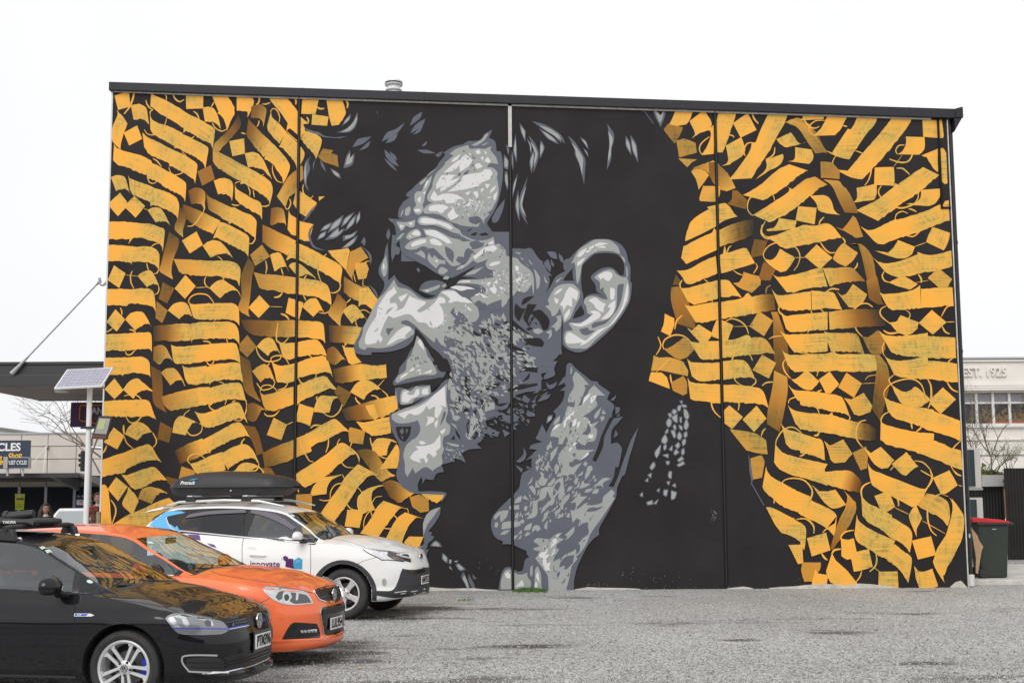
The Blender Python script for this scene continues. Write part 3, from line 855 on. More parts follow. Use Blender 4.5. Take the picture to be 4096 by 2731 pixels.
B 600,940 750,970 850,990 950,1050;620,1160 750,1190 850,1200 950,1200;1 .1
Q 400,840 480,1080 420,1110 350,880
L 18;240,1080 220,1130 175,1135
B 0,1110 150,1160 280,1200 310,1440;0,1350 120,1370 220,1400 310,1440
Q 300,1200 370,1260 540,1180 655,1360 560,1470 430,1480 380,1430 340,1300;.9
Q 655,1350 830,1270 850,1400 840,1540 760,1568;.7
L 18;825,940 740,970 700,1080 710,1180 780,1280
Q 780,1270 890,1350 1010,1275 1180,1440 1100,1540 1020,1550 930,1490 860,1390
B 1150,500 1300,585 1400,560 1455,520 1635,680;1190,600 1280,730 1450,775 1530,760 1640,690
L 14;1180,370 1120,420 1120,460 1160,520
L 16;1050,640 1060,570 1150,480 1300,430 1420,430 1520,500 1570,640
L 20;1600,430 1640,520 1640,690 1605,790
Q 1790,530 1955,680 1760,865 1640,745 1640,670
B 1050,640 1140,700 1350,750 1680,810;1100,830 1180,910 1350,970 1520,1020
B 1520,800 1650,820 1850,890 2005,950;1510,1030 1650,1080 1850,1140 2015,1195
L 16;1110,840 1050,870 1015,930 1020,980
B 1010,950 1080,1000 1400,1080 1680,1110;1005,1190 1100,1250 1350,1310 1500,1360
Q 1400,1080 1600,1140 1680,1110 1670,1190 1550,1350 1400,1320
L 18;1390,980 1405,1050
L 18;1530,1000 1500,1050 1455,1082
B 1670,1190 1800,1240 1900,1290 2015,1320;1500,1360 1650,1410 1850,1500 2040,1568
L 16;2010,1200 1920,1290 1885,1380 1880,1480 1920,1568
Q 1330,1340 1480,1520 1400,1568 1320,1640 1250,1600 1150,1490
L 14;1430,1450 1540,1470 1640,1568
L 16;1390,1390 1250,1440 1130,1568
Q 845,1470 900,1560 1000,1600 1460,1780 1550,1800 1600,1790 1500,2000 1400,2030 1200,1920 1000,1820 900,1750 870,1650
T 3200 1880 3.136
L 16;1510,0 1640,75
L 22;1630,0 1655,90 1620,180 1580,230
L 20;1920,0 1970,50 2020,70
Q 1870,0 1975,185 1830,290 1765,300 1665,95
L 8;1980,185 2035,200
B 1590,290 1700,310 1850,400 1880,600;1460,430 1600,520 1750,590 1850,700;.9 1
L 18;1760,295 1650,350 1600,470 1600,620 1640,750 1710,820
B 1760,300 1880,350 2000,520 2050,650;1850,320 1920,450 1900,580 1860,720
Q 1910,500 1900,350 2030,530 2055,650 2030,850 1960,1000 1900,1130 1850,1200 1810,1310 1790,1320 1810,1410 1700,1240 1665,1150 1720,980 1820,820 1860,700
B 0,0 200,30 400,10 570,0;0,90 200,140 450,210 650,265
B 560,0 650,20 720,80 780,150;500,230 600,250 680,270 760,290;1 .15
L 16;130,375 155,280 120,190 40,120 0,105
B 130,380 250,430 400,500 460,570;0,560 150,620 300,700 440,790
Q 145,180 240,260 350,260 440,240 575,430 470,475 390,470 300,400
B 540,250 590,330 560,480 480,640 380,960;620,320 700,420 680,560 560,780 400,1000;.8 .5
Q 440,660 460,570 400,760 340,720
L 16;0,600 100,620 170,700 170,790
Q 0,650 60,700 75,780 45,1000 0,910
Q 325,780 380,1000 145,1080 85,850
L 16;400,760 340,730 280,780
L 22;270,1040 300,1090 340,1125
Q 0,930 25,930 40,1165 0,1165
Q 25,1150 260,1155 250,1240 150,1395 50,1390 15,1260;.75
Q 190,1230 220,1290 345,1310 330,1540 250,1540 150,1490 150,1400
B 400,1030 450,1130 600,1270 785,1505;325,1260 350,1360 450,1450 590,1510
L 22;510,985 430,1000 395,1050
Q 510,850 600,870 670,850 710,1020 860,985 910,1210 750,1260 670,1270 640,1110 590,1120 520,1080
L 18;870,1270 940,1200 960,1120 950,1050
L 14;770,1260 750,1330 700,1400
L 18;520,880 510,830 570,770 675,750
B 710,550 740,640 900,750 1190,880;680,800 720,900 850,980 1040,1090
Q 1190,880 1100,1090 1020,1090 900,1010 950,780
B 1180,920 1300,1020 1400,1110 1355,1410;1060,1100 1180,1190 1280,1290 1355,1410
L 20;880,150 800,190 765,260 780,370
B 765,320 850,410 950,460 1150,560;780,570 850,650 950,710 1150,780
B 1130,580 1250,650 1400,770 1375,1030;1000,730 1150,850 1300,940 1375,1030
Q 930,320 1110,260 1190,460 1080,525 1010,510
L 10;1190,470 1360,550
L 8;1530,630 1820,795
Q 1445,420 1530,600 1460,740 1465,850 1380,650 1360,560
L 22;900,180 1050,200 1180,300 1230,390 1230,450
Q 1400,880 1640,825 1705,1060 1475,1118
Q 985,1270 1220,1265 1235,1510 980,1510
L 10;915,1210 995,1270
Q 1430,1200 1480,1260 1550,1270 1655,1230 1730,1450 1600,1510 1500,1490 1450,1350
'''
MURAL4 = '''
T 0 0 1
B 408,2196 459,2171 518,2149 561,2145 581,2178;412,2248 459,2233 518,2213 557,2201 581,2202
B 415,2276 472,2257 538,2242 586,2243 608,2278;419,2326 472,2317 538,2304 582,2297 608,2300
Q 470,2126 504,2164 467,2194 436,2155
Q 545,2209 581,2249 542,2281 509,2240
B 600,2136 657,2105 723,2076 771,2067 793,2098;604,2190 657,2169 723,2142 767,2125 793,2124
B 610,2221 670,2193 740,2168 790,2161 814,2193;614,2273 670,2255 740,2232 786,2217 814,2217
B 640,2296 700,2274 770,2256 820,2254 844,2288;644,2340 700,2328 770,2312 816,2302 844,2304
Q 835,2134 871,2174 832,2206 799,2165
Q 800,2228 834,2266 797,2296 766,2257
B 860,2101 914,2065 977,2031 1022,2018 1043,2048;864,2155 914,2129 977,2097 1018,2076 1043,2074;.4 1
B 880,2196 943,2165 1016,2136 1069,2127 1094,2158;884,2250 943,2229 1016,2202 1064,2185 1094,2184
B 900,2281 960,2256 1030,2234 1080,2230 1104,2263;904,2330 960,2315 1030,2295 1076,2283 1104,2284
Q 1120,2204 1156,2244 1117,2276 1084,2235
Q 1020,2095 1066,2103 1062,2140 1018,2136
Q 1106,2090 1122,2130 1098,2132
L 9;1030,2060 1040,2095 1072,2092 1085,2062
L 9;900,2140 940,2180 990,2150
B 1150,2156 1195,2119 1247,2083 1285,2069 1303,2098;1154,2208 1195,2181 1247,2147 1282,2125 1303,2122
B 1160,2246 1211,2212 1270,2180 1313,2168 1333,2198;1164,2298 1211,2274 1270,2244 1309,2224 1333,2222
B 1190,2316 1235,2291 1287,2269 1325,2265 1343,2298;1194,2346 1235,2331 1287,2311 1322,2299 1343,2300
Q 1370,2156 1404,2194 1367,2224 1336,2185
B 1330,2276 1375,2248 1427,2223 1465,2216 1483,2248;1334,2326 1375,2308 1427,2285 1462,2270 1483,2270
Q 1500,2210 1530,2244 1497,2270 1470,2235
B 1430,2196 1457,2177 1488,2162 1511,2163 1521,2198;1434,2240 1457,2231 1488,2218 1509,2211 1521,2214;.6 1
B 1480,2296 1519,2274 1564,2256 1597,2254 1612,2288;1484,2334 1519,2322 1564,2306 1594,2296 1612,2298
Q 1250,2082 1278,2114 1247,2138 1222,2105
'''
FACE = '''
T 1400 520 3.136
G d;1785,0 1760,60 1740,100 1820,145 1840,265 1890,275 1912,380 1920,540 1900,720 1850,930 1780,1070 1720,1170 1760,1240 1800,1290 1900,1400 1990,1510 1990,1650 640,1650 640,1420 600,1400 530,1650 515,1560 540,1400 575,1330 575,1260 550,1180 500,1140 480,1108 570,1120 790,1112 620,1110 602,1060 620,980 670,905 750,845 710,835 710,800 780,740 880,640 1000,545 1090,460 1110,420 1200,310 1165,290 1300,210 1420,180 1490,140 1560,140 1640,120 1690,50
T 1400 960 3.136
G d;475,30 485,300 480,510 560,440 620,530 740,590 860,680 960,730 1060,700 1140,640 1250,610 1330,560 1390,480 1160,460 950,330 870,290 640,140 640,-100 2000,-100 2000,1600 1240,1600 1150,1450 990,1310 820,1100 800,1240 700,1340 500,1400 260,1410 280,1440 160,1440 70,1410 52,1320 110,1200 150,1100 200,1040 350,740 400,660 430,590 430,530 365,430 365,340 420,240 440,130
G d;530,-60 515,200 550,240 570,180 610,190 630,140 620,95 570,80 560,50 600,30 640,-60
G d;230,560 310,620 350,700 345,740 300,650
G d;835,355 870,360 880,400 850,400
G d;865,630 900,560 960,520 1050,505 1150,520 1220,560 1210,600 1150,640 1080,690 980,680 900,650
T 2000 900 3.136
G d;0,200 90,290 240,295 400,330 500,440 560,520 610,640 620,740 570,860 640,760 700,650 820,580 910,545 790,700 930,700 1020,760 1045,900 950,1080 910,1180 780,1215 775,1620 -200,1620 -600,1000 -400,300
G d;590,340 640,335 700,350 720,430 640,410
G d;735,360 790,410 800,490 750,440
G d;450,400 550,470 500,475
G d;550,480 600,430 640,520 630,600 570,530
G d;640,430 680,500 670,530 640,490
G d;580,570 640,620 645,645 600,630
G d;275,320 380,290 450,370 380,330
G d;870,420 950,340 1050,250 1150,190 1260,180 1400,190 1520,250 1580,340 1605,450 1635,520 1635,700 1655,740 1640,900 1610,1000 1520,1150 1400,1300 1260,1430 1130,1540 1000,1600 850,1560 780,1480 775,1300 800,1200 850,1100 930,700 800,560 810,440
T 1400 1440 3.136
G d;2400,-50 1200,-50 1300,220 1180,260 1080,380 1020,410 1010,310 820,320 700,380 655,345 565,350 570,420 612,600 580,650 500,680 500,770 530,900 600,1020 625,1120 615,1300 585,1400 590,1480 640,1568 860,1640 850,1560 890,1470 1030,1500 1090,1420 1180,1400 1150,1310 1290,1270 1320,1220 1460,1290 1400,1170 1500,1120 1650,1110 1590,1050 1660,1000 1680,920 1850,960 1880,900 1720,830 1700,760 1830,720 1700,740 1930,680 1820,640 1990,560 2100,430 2400,380
G d;1240,0 1180,210 1000,245 850,262 700,292 580,322 545,310 545,260 610,170 620,100 700,0 760,-120 820,-180 960,-160 1060,0
T 1400 1900 3.136
G d;585,-20 620,90 720,190 810,228 1000,235 1180,245 1140,330 1155,330 1212,240 1190,212 1100,203 1000,200 850,200 760,150 670,80 650,-20
G d;640,-30 660,70 720,90 800,80 850,150 860,40 900,-30 910,110 960,30 1030,-10 1040,70 1090,-40
G d;1135,400 1130,490 1080,580 985,700 1030,715 1015,750 1055,765 1040,805 980,850 970,900 900,960 830,960 800,930 900,880 930,850 930,750 915,650 930,560 980,470 1060,420
G m;1135,400 1090,460 1030,540 970,620 930,740 930,850 915,650 930,560 980,470 1060,420
G m;800,935 900,885 880,910 820,960
G d;830,980 920,935 990,925 960,1000 920,1110 870,1010
G m;910,1090 950,1030 930,1110
E 1070,815 1130,850 1155,900 1020,890 1010,870
E 1160,970 1225,1030 1220,1105 1155,1050
E 1240,1045 1280,1060 1270,1110 1240,1110
E 1300,1075 1365,1065 1330,1095
E 1320,1120 1360,1100 1455,1180 1380,1200
E 1250,1130 1290,1195 1245,1160
E 1395,1270 1425,1210 1480,1330 1505,1430 1480,1450 1440,1360
G d;1490,1235 1560,1370 1570,1430 1540,1435 1490,1320
G d;1535,1235 1590,1295 1545,1300
G d;930,1310 950,1310 910,1380 890,1360
T 2000 1400 3.136
G d;-200,-60 760,-60 740,60 660,140 720,140 680,230 690,310 620,350 550,370 560,310 600,280 450,310 460,230 580,200 420,210 410,330 300,410 240,440 500,440 330,490 380,500 180,570 -200,600
G k;190,0 300,20 330,70 200,40
G k;280,150 400,90 370,130 320,180
G k;230,300 300,210 360,220 480,220 450,260 300,260
G k;280,400 360,300 380,280 360,360
G k;70,520 160,450 350,420 200,480
G k;-20,300 100,380 120,400 0,360
G d;580,400 625,440 720,395 690,460 630,490 590,460
G d;720,450 810,325 820,400
G d;445,345 500,330 545,355 500,385
G d;470,650 520,590 635,550 600,610
G d;500,585 600,515 570,570
G d;400,545 500,485 480,530
G d;420,610 490,540 440,610
G d;270,630 300,560 370,620 350,670
G d;325,790 370,770 430,790 440,830 350,830
G d;20,830 150,810 250,835 180,905 60,890
G d;80,780 130,710 190,740 150,800
G d;0,760 20,700 110,670 90,730
G d;30,1000 130,1040 60,1090
G d;245,780 300,750 300,800
G d;225,660 300,680 270,710
G d;300,700 350,680 350,730
G d;270,850 310,840 305,890
G d;325,870 370,870 365,930
G d;390,700 435,700 420,740
G d;520,510 600,480 560,510
G d;385,650 450,610 440,670
G d;160,580 260,600 260,640
G d;870,160 910,180 940,220 1060,320 1150,385 1220,395 1240,430 1380,530 1340,620 1430,690 1410,780 1400,860 1550,830 1460,930 1400,1010 1390,1180 1470,1160 1530,1250 1450,1600 400,1620 400,1310 470,1250 370,1240 390,1190 530,1150 445,1110 530,930 580,1040 640,920 700,820 665,770 740,700 800,600 810,510 750,510 840,440 810,440 825,280 835,190
G k;1380,840 1420,860 1310,1080 1290,1220 1200,1400 1155,1380 1220,1230 1270,1070
G d;1735,965 1700,1090 1620,1350 1560,1568 1480,1568 1560,1350 1640,1130
G d;1445,710 1500,720 1500,770 1450,810
G d;1380,630 1460,560 1430,630
G d;1455,830 1500,790 1500,830
G d;1425,1100 1450,1000 1480,1060
G d;205,1390 290,1310 295,1220 330,1290 310,1370 240,1410
G d;190,1435 290,1490 270,1540
G d;320,1380 400,1310 400,1350
G d;330,1450 400,1480 340,1490
E 580,925 600,830 660,810 650,870
T 2000 1880 3.136
G d;430,-30 290,30 260,100 240,220 120,350 0,470 -80,560 -112,650 -100,760 -50,850 40,890 25,925 150,930 260,980 330,1010 335,1050 370,1090 320,1110 295,1200 280,1255 220,1265 140,1215 60,1220 15,1300 -20,1500 930,1500 930,1380 970,1210 1090,960 1180,850 1240,810 1240,740 1300,620 1450,350 1470,220 1580,-30
G k;1445,-40 1420,100 1360,195 1420,215 1480,80 1520,-40
T 1400 520 3.136
G m;1250,300 1330,240 1480,190 1510,240 1600,230 1680,240 1780,205 1760,250 1790,290 1830,340 1860,430 1750,420 1720,470 1800,480 1850,540 1840,600 1850,640 1865,740 1850,860 1800,960 1780,1000 1720,1040 1750,1060 1690,1120 1680,1180 1650,1120 1590,1080 1500,1110 1500,1150 1580,1180 1630,1160 1600,1220 1540,1210 1470,1225 1350,1180 1250,1150 1160,1080 1040,1050 940,1050 920,1000 980,940 1050,910 980,890 970,820 1030,720 1040,650 1080,550 1150,480 1200,420 1180,420 1300,320
G m;1030,570 1010,660 950,790 930,900 910,940 920,1000 880,1060 820,1050 795,990 830,940 810,880 810,810 850,770 900,770 930,690 980,620
G m;970,595 880,660 885,690 930,660
G m;1085,480 1000,540 960,580 1030,530
G m;755,960 760,1010 730,1075 690,1070 695,990
G m;675,990 660,1050 635,1090 645,1030
G m;1520,190 1640,130 1700,60 1740,40 1690,130 1580,200
G m;1740,150 1690,190 1650,190
G m;850,1160 870,1100 950,1085 1050,1110 1150,1130 1280,1180 1300,1210 1380,1260 1400,1310 1300,1290 1180,1240 1060,1200 900,1200
G m;920,1245 1050,1250 1150,1290 1260,1350 1380,1380 1410,1440 1440,1500 1410,1600 1330,1600 1260,1500 1180,1450 1080,1360 960,1330
G m;685,1470 740,1410 850,1360 940,1350 1000,1340 1080,1370 1180,1440 1220,1568 1150,1540 1080,1480 1000,1490 920,1460 820,1500 720,1500
G m;700,1350 730,1300 780,1260 850,1245 890,1290 890,1330 800,1360 740,1380
G m;585,1150 700,1160 820,1130 810,1210 760,1230 700,1200 680,1250 640,1270 600,1200
G m;690,1290 640,1310 580,1380 630,1370
G m;1380,1300 1500,1360 1600,1390 1720,1380 1800,1340 1820,1440 1870,1430 1950,1510 1960,1600 1300,1650 1400,1500
G d;1280,1160 1400,1200 1560,1220 1650,1220 1750,1290 1700,1350 1540,1350 1440,1290 1360,1240
G d;1390,1330 1450,1360 1540,1400 1450,1420 1400,1390
G d;1490,1100 1560,1090 1620,1120 1590,1180 1520,1160
G d;1350,570 1370,540 1395,540 1380,580
G d;1420,580 1440,530 1500,500 1470,560
G d;1345,660 1390,615 1380,650
G d;1510,450 1560,420 1540,460
G d;1540,300 1550,350 1580,350 1560,370 1535,350
G d;1410,280 1430,255 1445,275
G d;1540,510 1570,490 1570,520
G k;1450,1280 1530,1235 1500,1270
G k;1510,1320 1560,1290 1600,1290 1570,1330
G k;1620,1310 1700,1290 1740,1320 1650,1330
G l;1175,540 1270,450 1350,390 1450,310 1530,370 1530,400 1480,460 1380,530 1370,440 1330,490 1270,520
G l;1570,270 1620,245 1640,290 1600,310
G l;1690,380 1730,340 1765,390 1740,415 1700,400
G l;1640,350 1675,330 1670,390
G l;1680,260 1720,290 1700,310
G l;1560,450 1610,415 1665,460 1600,495
G l;1490,280 1520,310 1500,320
G l;1270,410 1300,360 1390,300 1350,370
G l;1100,650 1140,580 1200,560 1330,570 1250,640 1380,600 1320,660 1240,720 1130,780 1140,710 1085,745 1080,690
G l;1220,780 1330,700 1400,620 1430,570 1540,550 1650,530 1680,500 1750,495 1785,540 1750,620 1680,650 1640,670 1620,700 1560,720 1420,750
G l;1060,760 1100,830 1180,800 1330,810 1440,880 1360,870 1320,910 1210,920 1190,885 1050,890 1010,850
G l;985,1000 1000,960 1130,930 1240,970 1190,1010 1150,1045 1080,1020 1010,1020
G l;1305,970 1320,1040 1370,1080 1330,1110 1290,1130 1270,1140 1220,1080 1250,1030
G l;1440,790 1520,770 1480,820
G l;1540,780 1600,770 1610,830 1590,860
G l;1640,740 1690,730 1650,790
G l;1690,680 1760,680 1720,740
G l;1770,750 1835,695 1810,750 1750,800
G l;1800,830 1850,770 1830,860 1810,890
G l;1720,850 1780,830 1740,860
G l;1340,930 1380,920 1370,960
G l;1440,960 1500,900 1520,950
G l;1490,860 1530,880 1500,900
G l;960,640 990,640 960,700 930,740
G l;910,790 950,770 940,810
G l;840,870 890,830 880,920
G l;800,1000 870,990 890,1020 830,1030
G l;875,1160 900,1110 1000,1110 1100,1140 1230,1180 1290,1230 1270,1250 1150,1200 1100,1180 950,1180
G l;945,1265 1060,1260 1150,1310 1260,1390 1250,1450 1130,1370 960,1310
G l;770,1430 850,1385 950,1370 960,1410 870,1440 780,1470
G l;1000,1380 1060,1360 1150,1420 1180,1480 1100,1450 1020,1430
G l;775,1300 830,1260 880,1290 870,1330 790,1320
G l;730,1330 770,1330 760,1355
G l;620,1190 680,1200 640,1240
G l;730,1170 790,1160 770,1200
G l;1260,1400 1300,1440 1290,1470
G l;1340,1480 1380,1500 1360,1540
G l;1730,1420 1800,1385 1800,1430 1750,1440
G l;1650,1500 1740,1460 1840,1470 1860,1510 1800,1550 1700,1540 1600,1600 1560,1600
S l;1250,950 1500,820 1780,900 1700,1080 1450,1100;55;34;60
S d;1350,950 1780,880 1700,1100 1450,1050;25;24;60
G d;1940,870 1840,1000 1780,1110 1790,1160 1840,1160 1890,1080 1930,950
T 1400 960 3.136
G m;555,490 600,590 700,610 780,650 860,720 960,750 1080,730 1150,640 1270,620 1380,660 1500,740 1550,800 1600,850 1620,950 1580,1020 1500,1030 1450,960 1380,900 1310,930 1310,840 1255,910 1330,990 1280,1020 1350,1090 1470,1150 1520,1200 1490,1330 1400,1270 1290,1240 1190,1200 1180,1280 1210,1320 1150,1320 1080,1220 1060,1290 950,1200 800,1060 720,1010 650,1020 640,1050 740,1080 800,1130 800,1180 720,1240 620,1290 500,1340 370,1360 220,1350 190,1380 130,1360 110,1320 110,1280 150,1200 170,1100 240,960 340,760 420,680 470,620
G m;1330,545 1400,500 1600,500 1800,470 1790,430 1820,380 1740,370 1700,300 1740,240 1600,290 1550,260 1600,200 1700,100 1850,60 1950,130 1960,200 2090,230 2150,300 2250,370 2300,450 2310,600 2300,690 2280,560 2200,660 2100,640 2060,690 1990,740 1960,800 1900,860 1900,750 1780,790 1700,820 1620,760 1560,800 1500,740 1560,700 1700,660 1690,600 1600,570 1450,570
G m;895,630 950,620 1040,590 1130,560 1120,600 1040,640 960,660
G m;1150,580 1200,545 1210,570 1180,600
G m;1330,380 1370,330 1450,300 1510,200 1560,240 1500,300 1400,370
G m;1440,440 1500,400 1640,350 1680,330 1560,430
G m;830,170 890,130 940,180 945,240 880,200
G m;975,250 990,160 1030,230 1060,190 1110,240 1200,260 1190,310 1130,300 1080,360
G m;1110,380 1150,340 1230,380 1180,430 1120,420
G m;1165,490 1200,450 1250,470 1220,500
G m;395,320 450,190 470,330 450,450 420,460 395,400
G k;870,660 960,690 1080,690 1000,725
G k;1220,515 1300,470 1400,420 1580,320 1480,410 1400,460 1600,480 1380,500 1330,560 1250,605 1180,615 1220,580 1180,520
G k;820,1100 900,1180 990,1300 1050,1380 1150,1450 1230,1568 1000,1568 1060,1500 1020,1420 960,1340 900,1230 840,1180
G m;840,1200 900,1260 940,1340 960,1400 980,1500 880,1530 760,1470 800,1350
G m;1050,100 1180,60 1440,20 1600,20 1560,120 1440,200 1400,300 1280,330 1200,250
G d;1190,80 1300,150 1290,290 1210,200
G d;1510,30 1600,10 1680,70 1560,120 1500,60
G d;1440,150 1480,100 1560,150 1500,200 1490,250 1400,300 1330,260 1360,210 1430,220
G l;545,580 590,660 500,740 510,800 570,790 600,850 570,890 540,930 530,970 480,950 440,1030 400,1130 380,1190 410,1240 380,1290 350,1240 330,1290 230,1310 190,1290 200,1190 250,1080 330,960 350,850 400,760 480,650 530,620
G l;600,720 730,670 700,720 640,780 620,740
G l;745,700 800,730 950,775 940,810 870,860 840,890 880,910 960,870 1050,800 1120,720 1180,730 1200,790 1120,800 1170,900 1170,1030 1080,1090 1000,1090 950,1040 860,1030 780,950 720,930 640,950 540,985 530,950 560,900 660,860 700,800
G l;455,1320 520,1230 590,1150 680,1090 750,1090 770,1130 700,1190 700,1230 600,1250 520,1300
G d;455,1110 560,1105 510,1150 490,1200 460,1160
G m;300,1150 365,1090 340,1140
G m;445,940 480,870 550,840 500,900
G m;975,890 980,850 1000,870
G m;1000,1060 1010,1010 1040,1080
G l;1140,660 1200,640 1330,650 1410,700 1500,760 1550,790 1480,790 1400,780 1330,770 1270,790 1230,780 1260,740 1200,690
G l;1255,600 1330,575 1500,590 1570,620 1480,620 1400,640 1330,620
G d;1310,630 1430,670 1500,720 1550,795 1460,730 1400,710
G d;1340,550 1560,550 1680,590 1690,650 1560,590
G l;1390,340 1440,320 1400,350
G l;930,630 990,630 980,650
G l;410,330 425,290 435,350 420,380
G l;1060,260 1100,250 1100,290
G l;850,1280 880,1240 920,1320 935,1390 880,1330
G l;1540,210 1640,140 1720,90 1800,70 1850,110 1780,160 1730,140 1640,190 1570,250
G l;1745,320 1790,280 1890,270 1870,300 1780,330
G l;1620,670 1660,680 1730,720 1700,735 1640,700
G l;1560,690 1640,660 1600,700
G l;1750,610 1800,590 1840,620 1820,690 1780,650
G l;1720,540 1760,530 1770,580
G l;1790,540 1850,500 1850,550
G l;1870,600 1910,580 1910,630
G l;2070,320 2120,340 2110,390 2080,380
G l;2110,460 2160,450 2140,520 2110,500
G l;2070,500 2120,480 2100,550
G l;2170,520 2240,500 2190,540
G l;1460,840 1500,850 1530,890 1490,880
G l;1440,810 1460,820 1450,850
G l;1350,530 1420,515 1510,510 1500,530
S l;1750,350 2250,400 2250,600 1850,740 1600,650;70;36;60
S l;1180,870 1220,900 1220,1050 1090,1120 1000,1110;14;36;70
S d;1100,1100 1400,1060 1500,1200 1300,1250;22;60;20
S d;1600,800 1950,800 1900,900 1650,900;20;60;60
S m;1250,950 1600,1050 1900,900 2000,980 2050,1600 1300,1600 1130,1350 1220,1320 1480,1340;150;95;50
S k;1550,1080 2352,950 2352,1540 1500,1500;60;80;30
S m;1250,1250 2000,1050 2352,1250 2352,1600 1300,1600;130;100;35
T 1400 1440 3.136
G k;555,320 700,290 850,265 1000,240 1160,215 1180,230 1100,330 1060,360 1030,380 1010,310 900,310 780,340 700,370 655,345 560,345
G k;1050,20 1100,0 1200,-20 1240,30 1300,210 1240,150 1160,150 1100,110 1090,40
S m;1250,0 2100,0 2060,300 1900,400 1700,700 1650,1000 1450,1000 1250,600;170;85;50
G m;570,270 600,200 700,130 720,0 840,-100 960,-60 1050,60 1090,150 1060,185 900,190 700,240 590,285
S d;730,-60 960,-60 1000,60 760,90;12;50;70
G l;630,240 650,190 745,150 700,200
G l;740,150 780,100 805,100 800,130
G l;830,140 880,110 890,140
G l;915,170 1025,115 1020,160
G l;860,170 900,150 890,180
G l;820,80 850,60 870,80
G m;635,550 640,400 690,360 760,390 830,330 880,340 1000,320 1010,410 960,450 820,480 780,540 680,580
G k;600,500 640,560 780,540 900,480 930,475 800,560 640,620 615,600
G l;650,520 655,430 690,390 750,390 710,420 770,440 810,420 830,370 870,365 870,430 830,460 780,480 720,530
G l;905,430 910,370 980,350 985,430
G m;590,650 700,600 850,560 960,500 1100,400 1220,290 1210,500 1230,640 1200,760 1260,830 1240,930 1180,960 1160,1050 1180,1120 1150,1200 1160,1300 1080,1350 1040,1390 960,1340 900,1360 820,1420 790,1350 720,1460 690,1400 690,1300 670,1200 690,1100 740,1030 840,960 880,880 860,770 800,770 720,790 600,790 530,740 530,680
G m;575,380 590,480 610,590 595,560 570,420
G l;595,680 700,640 830,600 960,530 1060,430 1190,325 1205,590 1120,560 1160,600 1100,730 1060,700 1070,580 990,620 960,570 910,650 820,690 740,670 690,735
G l;950,830 980,740 960,705 1060,720 1050,770
G l;1060,790 1110,740 1085,860
G l;1130,890 1200,855 1190,900 1150,930
G l;750,1220 800,1150 860,1120 820,1080 960,1070 1060,1030 1130,930 1135,1090 1080,1140 1090,1180 1050,1220 990,1160 960,1200 980,1260 950,1290 930,1230 870,1240 895,1285 800,1260
G l;860,1030 900,1010 960,1040 900,1060
G d;530,790 600,790 720,800 850,750 880,830 880,890 800,980 700,1060 650,1100 600,1000 530,880
G k;575,835 770,830 750,940 690,1025 630,1000 590,920
G d;620,890 660,850 680,900 650,935
G d;700,860 730,870 710,930
G d;640,950 670,960 660,1000
G d;1130,820 1180,640 1205,660 1160,780
G k;1440,200 1490,230 1495,300 1460,330 1510,390 1500,480 1450,420
G k;1395,310 1415,320 1410,370
G k;1790,205 1900,200 2000,270 1900,260
G k;1700,360 1790,300 1890,280 1850,340 1720,380
G k;1730,435 1850,480 1860,550 2000,530 1900,580 1830,560 1800,500
G k;1410,660 1450,590 1510,640
G k;1540,640 1590,620 1580,700
G k;1450,850 1500,720 1490,800
G k;1620,480 1680,510 1660,570
G k;1320,860 1380,950 1380,1000 1330,920
G k;1260,1000 1310,940 1320,1000
G k;1560,950 1580,870 1620,930
G k;1530,960 1610,950 1560,1000
G k;2120,150 2240,90 2352,100 2352,160 2200,140
G k;1950,400 2060,330 2352,290 2352,320 2100,380
G m;1250,230 1285,290 1240,380 1225,320
G m;1270,330 1320,330 1330,420 1370,480 1300,520 1260,470
G m;1430,500 1510,560 1500,600 1440,560
G m;1590,590 1700,680 1640,720
G m;1490,1000 1520,700 1610,740 1560,830 1640,810 1600,850
G m;1700,540 1810,530 1820,610 1690,650
G m;1350,580 1420,550 1400,640
G m;1510,80 1610,100 1600,160
G m;1610,150 1670,180 1670,250
G m;1540,390 1610,300 1610,360
G m;1640,340 1670,400 1640,450
G m;1290,700 1390,710 1340,760 1290,740
G m;1250,780 1340,860 1330,820
G m;1200,1030 1370,1060 1360,1090 1270,1070
G m;1180,1100 1310,1130 1240,1140
S d;1650,700 2352,420 2352,560 2250,800 1900,950 1650,1000;60;70;20
S k;1500,1000 1850,700 1900,900 1700,1000;12;50;30
T 2000 900 3.136
G m;890,495 950,370 1000,300 1100,240 1180,190 1260,180 1370,190 1430,230 1480,280 1510,370 1400,330 1250,330 1150,370 1080,430 1030,500 1010,600 990,700 965,745 955,650 945,520 930,470
G k;1020,600 1040,500 1100,440 1180,370 1270,355 1400,355 1480,380 1540,450 1560,540 1550,630 1500,630 1440,560 1380,530 1280,545 1200,590 1140,650 1160,700 1200,760 1210,830 1290,890 1300,905 1230,865 1130,870 1070,910 1040,960 1020,1010 1055,1080 1050,1130 950,1170 910,1175 950,1090 1030,980 1045,900 1020,780
G k;910,545 915,700 790,700 840,620
G k;770,1260 790,1260 782,1480 800,1568 770,1568
G m;1185,650 1250,600 1350,560 1420,570 1460,620 1550,660 1590,650 1610,720 1625,800 1610,950 1540,1080 1440,1220 1330,1330 1200,1440 1100,1540 1000,1550 870,1540 810,1470 805,1390 830,1330 920,1325 870,1250 860,1225 1000,1225 1100,1170 1150,1120 1100,1110 1080,1020 1055,980 1070,920 1150,890 1220,900 1290,930 1350,940 1330,880 1300,830 1300,780 1250,810 1250,720 1190,670
G m;1510,380 1560,420 1570,480 1550,460
G m;1580,510 1600,560 1605,650 1585,640
G d;1475,760 1555,740 1530,900 1480,1050 1400,1150 1330,1230 1230,1270 1160,1300 1150,1250 1200,1220 1330,1190 1440,1080 1465,950
G d;990,1310 1100,1285 1120,1320 1200,1320 1100,1380 1030,1370
